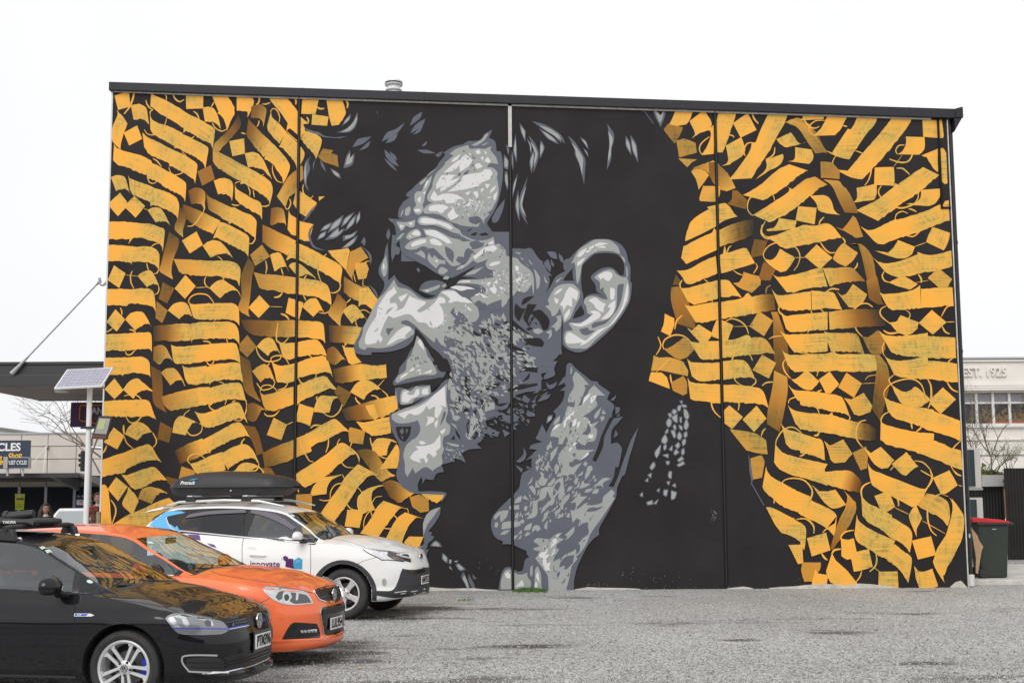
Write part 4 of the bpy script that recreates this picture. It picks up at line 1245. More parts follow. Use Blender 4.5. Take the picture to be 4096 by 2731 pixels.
G l;1225,640 1310,590 1390,595 1410,640 1370,700 1320,690 1290,660 1260,690
G l;1380,790 1430,800 1440,870 1420,940 1385,930
G l;1110,950 1190,910 1260,960 1330,990 1300,1040 1300,1095 1250,1080 1200,1040 1170,990
G l;885,1225 1000,1240 1110,1170 1170,1120 1130,1085 1200,1075 1260,1110 1250,1160 1150,1220 1030,1275 930,1260
G l;1350,1020 1400,970 1445,945 1440,1040 1410,1120 1340,1180 1265,1180 1330,1120 1385,1050
G l;1600,720 1607,820 1590,940 1520,1090 1420,1230 1290,1320 1180,1410 1070,1490 1000,1515 1030,1475 880,1490 830,1470 825,1390 870,1345 960,1390 1060,1450 1120,1410 1220,1320 1350,1270 1450,1160 1530,1020 1570,860
G l;965,400 1000,340 1090,290 1060,350 1010,400
G l;1110,290 1180,250 1170,290 1120,310
G l;1185,250 1260,220 1365,240 1280,255 1200,275
G l;1215,290 1290,260 1330,290
G l;965,500 980,460 1070,410 1020,480 985,515
G l;1070,330 1150,310 1100,350
G l;1130,350 1220,300 1180,330
G m;620,900 660,830 700,780 760,750 830,740 920,745 1000,830 1000,900 970,970 930,1050 880,1170 800,1230 780,1130 750,1040 700,1130 650,1145 630,1080 565,1020 620,1000 600,940
G l;745,1000 800,920 830,830 880,775 940,810 980,850 960,950 905,910 905,1030 840,1000 790,1090 790,1030
G l;810,1130 860,1060 880,1050 870,1120 810,1200
G l;670,880 720,820 790,790 740,850
G l;680,910 740,940 720,990 690,970
G m;700,700 785,650 740,700 710,730
G m;425,545 500,660 490,780 460,815 450,700
G m;550,635 600,730 570,720
G m;190,340 260,350 250,372 200,355
G m;250,405 300,430 280,440
G m;310,475 375,520 340,505
G m;355,430 415,500 380,490
G k;270,1010 300,920 430,890 340,970
G k;180,1060 200,980 260,1040 320,1050 280,1130 240,1210 190,1150
G k;290,1170 350,990 460,1000 370,1150 350,1220
G k;400,1220 450,1120 380,1180
G k;150,1180 250,1270 400,1390 160,1260
G k;380,1100 490,1060 560,1110 620,1200 600,1300 540,1320 480,1200
G k;290,1430 400,1420 500,1420 550,1480 530,1530 380,1510
G k;60,1500 200,1520 350,1600 150,1560
G m;420,1310 490,1300 545,1335 480,1370 420,1345
G m;570,1350 640,1310 650,1390 600,1440 620,1370
G m;630,1290 720,1200 700,1150 770,1130 760,1280 700,1340 680,1290
T 2000 1400 3.136
G m;950,265 1000,310 1115,435 1050,440 1070,490 980,700 1030,680 1120,500 1180,440 1240,500 1320,575 1220,570 1200,620 1220,690 1150,760 1030,840 1100,850 1140,930 1240,890 1180,960 1220,1010 1180,1140 1100,1150 1060,1200 980,1150 1000,1080 950,1150 960,1250 1200,1250 1100,1290 1000,1380 950,1360 900,1400 950,1410 870,1400 860,1568 750,1568 800,1400 740,1420 740,1300 850,1180 730,1180 740,1100 660,1080 630,1090 650,1010 770,920 800,850 850,700 930,720 940,660 850,650 870,560 930,450 910,350
G m;880,290 890,205 905,250 895,300
G m;665,940 690,880 750,820 740,900
G m;580,1230 610,1180 650,1190 600,1260
G m;635,1400 640,1290 730,1200 700,1300
G m;445,1400 510,1340 520,1370 460,1440
G m;500,1480 560,1380 540,1450
G m;570,1480 600,1390 620,1410 590,1520
G m;680,1470 710,1420 745,1470 700,1560
G m;1180,830 1200,790 1270,715 1230,830 1190,865
G m;1275,800 1290,740 1330,800
G m;1255,840 1300,820 1310,860 1270,890
G m;870,1530 930,1450 1030,1410 960,1500 920,1568
G m;1040,1430 1070,1390 1100,1420 1070,1460
G m;1070,1568 1100,1450 1150,1450 1160,1500
G d;870,980 880,890 900,890 895,960
G d;1020,1050 1080,1000 1100,920 1140,990 1100,1060
G d;900,1300 950,1290 940,1350
G d;760,1220 830,1080 850,1150
G d;860,1070 880,990 900,1020
G l;800,1000 800,900 850,830 940,760 900,830 840,880
G l;910,960 920,880 960,860 950,930
G l;965,990 970,910 1000,870 1000,930
G l;1030,680 1060,590 1135,540 1110,600
G l;1135,670 1140,590 1215,565 1180,630
G l;1100,1100 1120,1060 1170,1060 1160,1110
G l;870,1280 870,1240 910,1210
G l;1000,1380 1080,1300 1100,1270 1110,1310
G l;915,1160 975,1160 920,1200
G l;650,1010 700,940 760,920 720,970
S m;420,1380 620,1150 720,1200 850,1500 450,1560;22;80;60
T 2000 1880 3.136
G m;410,380 490,360 500,260 560,210 660,200 700,130 790,80 800,200 810,250 800,320 780,350 780,375 730,350 740,280 690,340 680,400 650,440 620,440 560,500 510,545 540,460 640,370 620,320 590,260 570,340 520,370 470,400 470,530 430,590 330,610 390,540 410,470
G d;660,320 680,200 740,140 760,180 710,280
G m;470,150 540,40 560,100 600,100 570,180 510,190
G m;440,220 445,140 505,210
G m;590,190 680,90 690,130 640,195
G m;360,210 400,190 445,240 440,315
G m;340,190 410,80 400,140
G m;180,400 220,340 275,320 260,390 190,410
G m;280,350 310,310 370,380
G m;350,290 395,350 390,370
G m;370,480 380,390 405,380 390,450
G m;115,450 240,430 240,490 120,490
G m;300,470 320,440 345,470 330,510 305,500
G m;0,600 20,520 110,500 80,590 10,650
G m;-75,580 -20,520 60,500 0,560 -60,620
G m;-70,700 -60,650 -30,650 -20,690 -50,720
G m;20,740 30,660 100,640 250,640 260,690 150,720
G m;250,640 280,610 305,630 290,665 255,660
G m;0,805 50,760 130,740 70,800
G m;300,750 320,700 400,655 380,740
G m;305,825 340,775 385,790 340,820
G m;400,780 420,700 480,690 510,735 470,770 450,740
G m;170,880 180,820 235,810
G m;225,800 270,745 275,790
G m;225,860 270,800 265,850
G m;190,600 200,540 235,530 225,600
G m;240,580 260,510 270,570
G m;300,560 370,510 370,560
G m;530,655 550,590 600,575
G m;545,590 560,540 610,500 600,560
G m;555,720 570,660 600,625 590,740
G m;640,515 710,450 690,500
G m;675,530 755,470 760,510 710,550
G m;695,600 790,535 795,580
G m;830,590 850,540 880,540 870,590
G m;700,430 710,380 725,400
G m;750,450 800,340 880,290 860,360 800,430 790,500
G m;840,275 860,210 915,200 890,240
G m;885,410 960,330 1000,280 1010,330 1095,325 1020,400 950,475 950,400
G m;905,340 970,250 960,320
G m;935,180 940,110 975,90 970,160
G m;950,225 1000,125 990,210
G m;990,230 1040,120 1060,170 1130,160 1080,210
G m;705,80 740,25 775,80
G m;965,75 1040,10 1030,60
G m;840,130 850,70 920,30 910,-40 780,-60 820,60 870,90
G m;1060,120 1080,20 1150,-20 1120,60
G m;1155,215 1230,150 1300,95 1390,105 1290,160 1300,230 1260,190
G m;1060,280 1080,240 1160,225 1130,270
G m;1150,290 1180,240 1240,235 1220,290
G m;880,500 930,500 980,480 1070,410 1100,440 1200,430 1280,400 1290,340 1350,280 1400,240 1440,280 1410,330 1440,350 1300,560 1200,700 1130,800 1080,930 1010,1030 950,1080 970,1110 900,1200 870,1340 830,1500 610,1500 600,1330 560,1260 440,1100 470,1070 500,1010 420,1000 430,970 500,950 420,890 460,850 600,860 640,850 700,800 780,780 730,840 805,860 710,930 710,980 755,980 690,1070 665,1140 760,1100 740,1140 820,1050 900,1020 950,985 960,1050 1000,1010 1000,940 980,920 1040,850 1110,790 1100,700 1110,650 1050,660 980,700 1000,620 960,600 910,660 900,600
G d;1080,520 1120,470 1200,470 1300,450 1200,510
G d;1145,400 1200,330 1350,220 1290,310 1270,360 1250,410 1200,430
G d;740,1220 760,1150 830,1080 930,1060 910,1160 820,1250 810,1190
G d;710,1330 720,1280 755,1270 740,1330
G d;835,1320 870,1280 860,1330
G d;760,1420 800,1380 820,1340 810,1400
G d;1110,620 1190,545 1150,590
G m;810,810 880,750 930,700 930,760 880,830 810,880 850,830
G l;495,1080 500,1030 560,1020 600,970 590,1030 560,1060 630,1050 600,1090 580,1120 590,1170 635,1130 620,1210 630,1255 570,1250 540,1180 530,1110
G l;540,990 550,950 580,945 580,970
G l;630,980 640,940 700,920
G l;640,1080 660,1010 690,980 680,1040
G l;635,930 670,860 730,860 700,920
G l;690,830 760,790 720,830
G m;10,1490 15,1370 60,1260 120,1240 220,1300 290,1300 350,1280 340,1320 390,1400 380,1490
G m;430,1490 440,1240 470,1200 510,1290 520,1420 530,1490
G m;380,1320 380,1220 410,1185 410,1290 395,1330
G l;60,1290 100,1270 130,1310 125,1355 75,1340
G l;190,1460 230,1420 275,1375 300,1420 290,1450
G l;450,1330 475,1265 490,1340 495,1410
G l;430,1480 440,1400 465,1400 470,1470
T 2000 400 3.136
E 245,290 320,390 320,440 320,530 265,410
E 195,430 207,560 210,790 165,640
E 75,560 150,640 170,760 165,890 100,680
E 50,685 110,760 100,880 50,850
E 60,900 95,900 105,1080 95,1140 60,1020
E 355,450 430,530 485,660 470,780 415,920 430,760 440,660
E 370,770 425,620 430,700 395,930
E 325,470 380,540 400,620 385,700 370,560
E 510,505 560,600 500,745 500,600
E 400,270 560,310 700,390 780,460 815,560 760,490 770,550 700,470 560,380
E 485,355 600,420 700,500 740,560 600,490
E 850,450 930,520 1000,620 1070,750 1065,880 1055,1070 1000,830 940,690 930,600
E 1000,465 1080,520 1115,630 1050,540
E 1040,600 1090,650 1115,730
E 1345,300 1425,420 1430,500 1400,620 1390,760 1340,880 1355,700 1370,580 1365,440
E 1575,450 1630,540 1650,700 1580,580
E 1635,440 1710,560 1735,790 1660,640
E 1905,105 1960,140 2020,200 2080,110 2070,200 2015,345 1960,240
E 225,920 190,1100 155,1230 165,1060
E 230,1120 235,1300 248,1530 190,1340
E 352,960 300,1160 270,1330 300,1430 350,1568 250,1400 245,1220
M 10 d;1700,105 1800,140 1860,210 1925,300
T 1400 520 3.136
S d;1050,600 1400,330 1750,300 1850,560 1800,900 1400,1150 1050,900;70;26;120
S m;1100,600 1400,400 1780,500 1700,640 1300,760 1050,860;34;34;150
S m;700,1380 1350,1250 1400,1560 800,1560;26;26;20
S d;1500,1380 1960,1480 1960,1600 1450,1600;26;40;150
T 1400 960 3.136
S d;1750,300 2250,380 2250,640 1750,760 1500,640;60;30;40
S l;1250,900 1560,860 1560,1000 1380,1120;16;30;60
S m;1050,1080 1400,1150 1450,1330 1200,1330;20;36;30
S d;300,760 480,680 520,900 260,1150;10;22;60
T 1400 1440 3.136
S k;1280,300 1700,250 1750,700 1400,1000;22;70;70
S m;1300,60 2200,60 2150,380 1500,560;90;60;20
S l;700,1000 1150,1020 1120,1280 760,1260;10;24;60
S m;1180,1080 1420,1050 1420,1240 1200,1290;22;36;50
T 2000 1400 3.136
S d;850,420 1250,480 1200,1250 700,1350;60;34;110
S l;820,760 1150,620 1150,1100 780,1250;26;30;110
T 2000 1880 3.136
S m;430,40 1300,40 1100,520 150,760;90;50;120
S d;450,900 1250,400 1100,800 800,1400 620,1450;60;40;120
'''
# ------------------------------------------------------------------ materials with a pattern of their own
WY = 24.6
def mat_gravel():
    m=bpy.data.materials.new('gravel'); m.use_nodes=True; t=m.node_tree; p=t.nodes['Principled BSDF']; N=t.nodes.new; Lk=t.links.new
    tc=N('ShaderNodeTexCoord'); O=tc.outputs['Object']
    v=N('ShaderNodeTexVoronoi'); v.inputs['Scale'].default_value=42; Lk(O,v.inputs['Vector'])
    v2=N('ShaderNodeTexVoronoi'); v2.inputs['Scale'].default_value=95; Lk(O,v2.inputs['Vector'])
    sep=N('ShaderNodeSeparateColor'); Lk(v.outputs['Color'],sep.inputs[0])
    sep2=N('ShaderNodeSeparateColor'); Lk(v2.outputs['Color'],sep2.inputs[0])
    mi=N('ShaderNodeMath'); mi.operation='MULTIPLY_ADD'; Lk(sep.outputs[0],mi.inputs[0]); mi.inputs[1].default_value=.55
    m2=N('ShaderNodeMath'); m2.operation='MULTIPLY'; Lk(sep2.outputs[1],m2.inputs[0]); m2.inputs[1].default_value=.45
    Lk(m2.outputs[0],mi.inputs[2])
    r=N('ShaderNodeValToRGB'); e=r.color_ramp.elements
    e[0].position=.12; e[0].color=(.11,.108,.103,1); e[1].position=.88; e[1].color=(.66,.655,.645,1)
    k=e.new(.5); k.color=(.36,.357,.347,1)
    Lk(mi.outputs[0],r.inputs[0])
    # damp dark streaks lying along the lane and wear of its own shape
    mp=N('ShaderNodeMapping'); mp.inputs['Scale'].default_value=(.40,1.15,1); mp.inputs['Location'].default_value=(1.3,3.1,0); Lk(O,mp.inputs[0])
    n1=N('ShaderNodeTexNoise'); n1.inputs['Scale'].default_value=.8; n1.inputs['Detail'].default_value=9; n1.inputs['Roughness'].default_value=.62; Lk(mp.outputs[0],n1.inputs['Vector'])
    r1=N('ShaderNodeMapRange'); r1.inputs[1].default_value=.595; r1.inputs[2].default_value=.69; Lk(n1.outputs[0],r1.inputs[0])
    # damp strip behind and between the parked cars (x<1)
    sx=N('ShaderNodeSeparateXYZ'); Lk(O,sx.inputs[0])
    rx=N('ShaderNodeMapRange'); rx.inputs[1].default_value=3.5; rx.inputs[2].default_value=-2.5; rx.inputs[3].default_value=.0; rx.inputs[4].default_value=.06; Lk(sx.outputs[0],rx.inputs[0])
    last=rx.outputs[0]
    for (px,py,hw,hh) in ((1700,2432,330,26),(1480,2475,260,22),(1900,2508,260,14),(2150,2588,300,26),(2680,2500,330,13),(1350,2600,330,60),(2050,2712,420,22),(2420,2444,160,9),(3350,2530,360,10),(2960,2560,120,9),(1000,2700,320,40),(2280,2392,170,9),(3700,2650,200,8)):  # damp patches; the one by the orange sedan also paints its shadow
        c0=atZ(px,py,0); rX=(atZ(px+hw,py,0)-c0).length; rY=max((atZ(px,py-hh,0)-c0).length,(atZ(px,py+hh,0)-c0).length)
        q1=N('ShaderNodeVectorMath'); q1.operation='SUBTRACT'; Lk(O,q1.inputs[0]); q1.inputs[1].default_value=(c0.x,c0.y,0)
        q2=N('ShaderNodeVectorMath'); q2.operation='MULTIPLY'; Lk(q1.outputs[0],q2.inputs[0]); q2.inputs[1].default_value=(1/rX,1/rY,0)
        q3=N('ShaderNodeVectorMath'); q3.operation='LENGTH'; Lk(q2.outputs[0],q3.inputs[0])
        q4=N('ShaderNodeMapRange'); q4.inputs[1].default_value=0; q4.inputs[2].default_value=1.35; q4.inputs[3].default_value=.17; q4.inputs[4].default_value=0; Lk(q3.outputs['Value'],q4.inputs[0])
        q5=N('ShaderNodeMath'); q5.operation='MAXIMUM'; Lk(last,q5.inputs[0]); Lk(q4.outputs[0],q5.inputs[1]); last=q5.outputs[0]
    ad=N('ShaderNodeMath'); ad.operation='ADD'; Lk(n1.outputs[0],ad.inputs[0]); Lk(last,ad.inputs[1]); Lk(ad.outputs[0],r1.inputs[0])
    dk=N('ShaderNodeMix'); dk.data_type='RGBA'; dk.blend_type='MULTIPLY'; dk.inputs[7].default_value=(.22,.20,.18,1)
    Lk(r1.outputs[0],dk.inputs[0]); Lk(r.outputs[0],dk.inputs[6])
    n3=N('ShaderNodeTexNoise'); n3.inputs['Scale'].default_value=.35; n3.inputs['Detail'].default_value=4; Lk(O,n3.inputs['Vector'])
    r3=N('ShaderNodeMapRange'); r3.inputs[1].default_value=.3; r3.inputs[2].default_value=.7; r3.inputs[3].default_value=.84; r3.inputs[4].default_value=1.12; Lk(n3.outputs[0],r3.inputs[0])
    sc=N('ShaderNodeVectorMath'); sc.operation='SCALE'; Lk(dk.outputs[2],sc.inputs[0]); Lk(r3.outputs[0],sc.inputs['Scale'])
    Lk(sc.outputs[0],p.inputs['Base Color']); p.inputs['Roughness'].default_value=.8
    bp=N('ShaderNodeBump'); bp.inputs['Strength'].default_value=.75; bp.inputs['Distance'].default_value=.02; bp.invert=True
    Lk(v.outputs['Distance'],bp.inputs['Height'])
    Lk(bp.outputs[0],p.inputs['Normal'])
    return m
def mat_yellow():
    m=bpy.data.materials.new('yellow_brush_paint'); m.use_nodes=True; t=m.node_tree; p=t.nodes['Principled BSDF']; N=t.nodes.new; Lk=t.links.new
    tc=N('ShaderNodeTexCoord'); O=tc.outputs['Object']
    uv=N('ShaderNodeUVMap'); uv.uv_map='stroke'
    at=N('ShaderNodeAttribute'); at.attribute_name='shade'
    # bristle streaks run along the stroke
    mp=N('ShaderNodeMapping'); mp.inputs['Scale'].default_value=(1.1,17,1); Lk(uv.outputs[0],mp.inputs[0])
    nb=N('ShaderNodeTexNoise'); nb.inputs['Scale'].default_value=1.0; nb.inputs['Detail'].default_value=4; Lk(mp.outputs[0],nb.inputs['Vector'])
    mpc=N('ShaderNodeMapping'); mpc.inputs['Scale'].default_value=(16,2.2,1); Lk(uv.outputs[0],mpc.inputs[0])
    nc=N('ShaderNodeTexNoise'); nc.inputs['Scale'].default_value=1.0; nc.inputs['Detail'].default_value=5; Lk(mpc.outputs[0],nc.inputs['Vector'])
    ng=N('ShaderNodeTexNoise'); ng.inputs['Scale'].default_value=1.25; ng.inputs['Detail'].default_value=2; Lk(O,ng.inputs['Vector'])
    rg=N('ShaderNodeMapRange'); rg.inputs[1].default_value=.36; rg.inputs[2].default_value=.68; Lk(ng.outputs[0],rg.inputs[0])
    base=N('ShaderNodeMix'); base.data_type='RGBA'; base.inputs[6].default_value=srgb(243,170,62); base.inputs[7].default_value=srgb(196,168,84)
    mm=N('ShaderNodeMath'); mm.operation='MULTIPLY_ADD'; Lk(rg.outputs[0],mm.inputs[0]); mm.inputs[1].default_value=.85
    r0=N('ShaderNodeMapRange'); r0.inputs[1].default_value=.35; r0.inputs[2].default_value=.7; r0.inputs[3].default_value=-.2; r0.inputs[4].default_value=.35; Lk(nb.outputs[0],r0.inputs[0]); Lk(r0.outputs[0],mm.inputs[2])
    mm.use_clamp=True; Lk(mm.outputs[0],base.inputs[0])
    # dry patches where the dark wall shows through in cross-hatched specks
    s1=N('ShaderNodeMath'); s1.operation='ADD'; Lk(nb.outputs[0],s1.inputs[0]); Lk(nc.outputs[0],s1.inputs[1])
    r2=N('ShaderNodeMapRange'); r2.inputs[1].default_value=.98; r2.inputs[2].default_value=1.32; Lk(s1.outputs[0],r2.inputs[0])
    rg2=N('ShaderNodeMapRange'); rg2.inputs[1].default_value=.44; rg2.inputs[2].default_value=.60; Lk(ng.outputs[0],rg2.inputs[0])
    m3=N('ShaderNodeMath'); m3.operation='MULTIPLY'; Lk(r2.outputs[0],m3.inputs[0]); Lk(rg2.outputs[0],m3.inputs[1])
    m4=N('ShaderNodeMath'); m4.operation='MULTIPLY'; Lk(m3.outputs[0],m4.inputs[0]); m4.inputs[1].default_value=.62
    dry=N('ShaderNodeMix'); dry.data_type='RGBA'; dry.inputs[7].default_value=srgb(66,78,50); Lk(m4.outputs[0],dry.inputs[0]); Lk(base.outputs[2],dry.inputs[6])
    # airbrushed fade of the stroke into the black ground (paint, stored per stroke)
    mid=N('ShaderNodeValToRGB'); e=mid.color_ramp.elements; e[0].position=0; e[0].color=(.022,.0195,.0205,1); e[1].position=1; e[1].color=(1,1,1,1)
    k=e.new(.5); k.color=(.30,.25,.18,1)
    Lk(at.outputs['Fac'],mid.inputs[0])
    ml=N('ShaderNodeMix'); ml.data_type='RGBA'; ml.blend_type='MULTIPLY'; ml.inputs[0].default_value=1; Lk(dry.outputs[2],ml.inputs[6]); Lk(mid.outputs[0],ml.inputs[7])
    ad=N('ShaderNodeMix'); ad.data_type='RGBA'; ad.blend_type='MIX'; Lk(ml.outputs[2],ad.inputs[7]); ad.inputs[6].default_value=(.022,.0195,.0205,1)
    ra=N('ShaderNodeMapRange'); ra.inputs[1].default_value=0; ra.inputs[2].default_value=.35; Lk(at.outputs['Fac'],ra.inputs[0]); Lk(ra.outputs[0],ad.inputs[0])
    Lk(ad.outputs[2],p.inputs['Base Color']); p.inputs['Roughness'].default_value=.62; p.inputs['Specular IOR Level'].default_value=.3
    return m
def mat_wallblack():
    m=mat('black_wall_paint',(.022,.0195,.0205),rough=.7,spec=.18,noise=.22,nscale=.9,bump=.15,bscale=14)
    return m
M_black=mat_wallblack(); M_yel=mat_yellow()
GREY={'d':mat('slate_paint',srgb(90,94,104),rough=.62,spec=.3,noise=.06,nscale=2),
      'm':mat('mid_grey_paint',srgb(152,155,152),rough=.62,spec=.3,noise=.05,nscale=2),
      'l':mat('pale_grey_paint',srgb(207,206,207),rough=.62,spec=.3,noise=.04,nscale=2),
      'k':M_black}
M_conc=mat('concrete',(.50,.48,.44),rough=.85,noise=.2,nscale=5,bump=.3,bscale=40)
M_cope=mat('coping_metal',(.022,.021,.025),rough=.5,spec=.3,noise=.08,nscale=3)
M_blackmetal=mat('black_metal',(.012,.012,.014),rough=.35,spec=.5)
# ------------------------------------------------------------------ ground
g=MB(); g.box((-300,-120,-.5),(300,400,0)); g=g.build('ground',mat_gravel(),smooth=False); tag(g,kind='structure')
# ------------------------------------------------------------------ the painted building
bld=thing('painted_building','tall black precast building whose end wall carries a grey face between yellow brush ribbons','building',(0,WY,0))
def wx(px,py): return atY(px,py,WY)
TL=wx(452,356); TR=wx(3783,470); XL=(wx(404,2095).x+TL.x)/2; XR=(wx(3873,2345).x+TR.x)/2
def ztop(x): return lerp(TL.z,TR.z,(x-TL.x)/(TR.x-TL.x))
joints=[(wx(1197,400).x+wx(1179,1990).x)/2,(wx(2041,430).x+wx(2050,2330).x)/2,(wx(2860,470).x+wx(2905,2340).x)/2]
jx4=(wx(3748,500).x+wx(3770,830).x)/2
print('wall',XL,XR,TL,TR,joints, wx(404,2095), wx(3869,2355))
xs=[XL]+joints+[XR]
DEPTH=16.0
for i in range(4):
    a,b=xs[i]+(.012 if i else 0),xs[i+1]-(.012 if i<3 else 0)
    pb=MB(); pb.prism([(a,0,-.3),(b,0,-.3),(b,0,ztop(b)),(a,0,ztop(a))],(0,.18,0))
    pb.build('wall_panel',M_black,bld,bevel=.008,smooth=False)
# rest of the building: side and back walls and roof deck
sb=MB(); sb.box((XL+.02,.185,-.3),(XL+.2,DEPTH,ztop(XL)-.25)); sb.box((XR-.2,.185,-.3),(XR-.02,DEPTH,ztop(XR)-.25)); sb.box((XL+.2,DEPTH-.2,-.3),(XR-.2,DEPTH-.01,ztop(XR)-.3))
sb.build('side_wall',mat('side_render',(.42,.41,.39),rough=.85,noise=.1),bld)
rf=MB(); rf.prism([(XL+.2,.3,ztop(XL)-.35),(XR-.2,.3,ztop(XR)-.35),(XR-.2,.3,ztop(XR)-.25),(XL+.2,.3,ztop(XL)-.25)],(0,DEPTH-.6,0)); rf.build('roof',mat('roof_steel',(.2,.2,.21),rough=.5,metal=.3),bld)
# unpainted concrete returns: thin pale edge right, strip under the coping, patches at the foot
ed=MB(); ed.box((XR+.002,-.012,0),(XR+.024,.18,ztop(XR)-.05)); ed.build('concrete_edge',M_conc,bld)
ed=MB(); ed.box((XL-.03,-.004,0),(XL-.002,.18,ztop(XL)-.05)); ed.build('concrete_edge',mat('edge_pale',(.6,.6,.6),rough=.7),bld)
# joints with sealant
M_seal=mat('joint_sealant',(.009,.008,.009),rough=.7,spec=.2)
for i,x in enumerate(joints):
    j=MB(); w_=.028
    zt=ztop(x)-.02
    if i==1:
        zc=wx(2045,590).z; j.box((x-w_,-.028,0),(x+w_,.0,zc))
        k=MB(); k.box((x-w_*1.25,-.03,zc+.001),(x+w_*1.25,.0,zt)); k.build('pale_sealant',mat('sealant_pale',(.5,.48,.47),rough=.7,noise=.1,nscale=10),bld)
    else: j.box((x-w_,-.028,0),(x+w_,.0,zt))
    j.build('joint_sealant',M_seal,bld,bevel=.006)
    j=MB(); j.box((x-.008,-.034,0),(x+.008,-.029,zt if i!=1 else zc)); j.build('sealant_bead',mat('bead_grey',(.018,.018,.018),rough=.5),bld)
zc=wx(3768,828).z; x4=jx4
j=MB(); j.box((x4-.02,-.028,zc),(x4+.02,0,ztop(x4)-.02)); j.box((x4-.02,-.028,zc-.04),(XR,0,zc-.001)); j.build('joint_sealant',M_seal,bld)
# coping
cl=wx(445,333); cr_=wx(3822,441); c2=wx(445,366); c3=wx(3822,478)
cp=MB(); x0=cl.x-.02; x1=cr_.x
cp.prism([(x0,-.09,cl.z),(x1,-.09,cr_.z),(x1,-.09,c3.z),(x0,-.09,c2.z)],(0,.34,0)); cp.build('coping',M_cope,bld,bevel=.01)
k=7; 
for i in range(k):  # lap joints in the coping
    x=lerp(x0,x1,(i+.6)/k); z=lerp(cl.z,cr_.z,(x-x0)/(x1-x0)); zz=lerp(c2.z,c3.z,(x-x0)/(x1-x0))
    q=MB(); q.box((x-.03,-.093,zz+.002),(x+.03,-.0905,z-.002)); q.build('coping_lap',M_cope,bld)
st=MB(); st.prism([(XL+.02,-.03,c2.z+.03),(XR-.3,-.03,c3.z+.05),(XR-.3,-.03,c3.z-.012),(XL+1.5,-.03,lerp(c2.z,c3.z,.1)-.03),(XL+.02,-.03,c2.z-.02)],(0,.03,0)); st.build('concrete_strip',M_conc,bld)
# bare concrete foot where the paint stops ragged
random.seed(4)
def foot(px0,px1,h):
    a=wx(px0,2350).x; b=wx(px1,2350).x; n=max(3,int((b-a)/.22)); pts=[(a,-.0295,-.02)]
    pts.append((b,-.0295,-.02))
    for i in range(n+1):
        x=lerp(b,a,i/n); pts.append((x,-.0295,max(.012,h*(1-abs(2*i/n-1)**3)*random.uniform(.5,1.15))))
    q=MB(); q.prism(pts,(0,.0265,0)); q.build('concrete_foot',M_conc,bld,smooth=False)
for a in ((1500,1990,.075),(2300,2560,.06),(2905,3010,.045),(3075,3590,.085),(3800,3866,.12)): foot(*a)
# rooftop vent cowl
v0=atY(1575,318,WY+.55); vt=thing('roof_vent','white louvred turbine vent poking above the black coping','vent',(v0.x,WY+.55,v0.z-.60))
q=MB(); q.lathe([(.13,0),(.13,.5)],20); q.build('vent_pipe',mat('white_metal',(.75,.75,.75),rough=.4),vt)
for zz,rr in ((.36,.155),(.47,.17)):
    q=MB(); q.lathe([(rr-.04,zz),(rr,zz),(rr+.01,zz+.02),(rr,zz+.03),(rr-.04,zz+.03)],24); q.build('vent_louvre',MATS['white_metal'],vt)
q=MB(); q.lathe([(.001,.60),(.10,.59),(.165,.56),(.17,.53),(.12,.53)],24); q.build('vent_cap',MATS['white_metal'],vt)
q=MB(); q.lathe([(.172,.50),(.176,.50),(.176,.525),(.172,.525)],24); q.build('vent_band',M_blackmetal,vt)
# rainwater head and downpipe
dp=thing('downpipe','black round downpipe with a box rainwater head at the right wall corner','downpipe',(0,0,0))
h=atY(3818,452,WY-.05); e2=atY(3851,520,WY-.05)
q=MB(); q.prism([(h.x,WY-.12,cr_.z),(e2.x,WY-.12,cr_.z+.035),(e2.x,WY-.12,cr_.z-.18),(h.x,WY-.12,cr_.z-.18)],(0,.4,0)); q.build('rainwater_head',M_cope,dp,bevel=.01)
q=MB(); q.prism([(h.x-.02,WY-.1,cr_.z-.185),(e2.x-.02,WY-.1,cr_.z-.185),(e2.x-.19,WY-.1,cr_.z-.46),(h.x-.02,WY-.1,cr_.z-.43)],(0,.3,0)); q.build('head_hopper',M_cope,dp,bevel=.01)
for i in range(3):
    z=cr_.z-.03-.05*i; q=MB(); q.box((h.x+.001,WY-.124,z),(e2.x+.004,WY-.1205,z+.008)); q.build('head_rib',M_blackmetal,dp)
pt=atY(3804,500,WY+.12); pb_=atY(3888,2100,WY+.12); pxm=XR+.098
q=MB(); q.tube([(pxm,WY+.12,.15),(pxm,WY+.12,cr_.z-.2)],.048,14); q.build('pipe',M_blackmetal,dp)
for py in (515,970,1405,2000):
    z=atY(3850,py,WY+.12).z; q=MB(); q.tube([(pxm,WY+.12,z-.03),(pxm,WY+.12,z+.03)],.056,14); q.box((pxm-.12,WY+.11,z-.008),(pxm,WY+.13,z+.008)); q.build('pipe_clip',M_blackmetal,dp)
q=MB(); q.lathe([(.07,.0),(.075,.0),(.075,.2),(.05,.21)],20,c=(pxm,WY+.12,.02)); q.build('pipe_socket',mat('pale_pvc',(.6,.6,.58),rough=.5),dp)
q=MB(); q.box((pxm-.006,WY+.07,.9),(pxm+.016,WY+.077,.97)); q.build('sticker',mat('sticker',(.6,.6,.6)),dp)

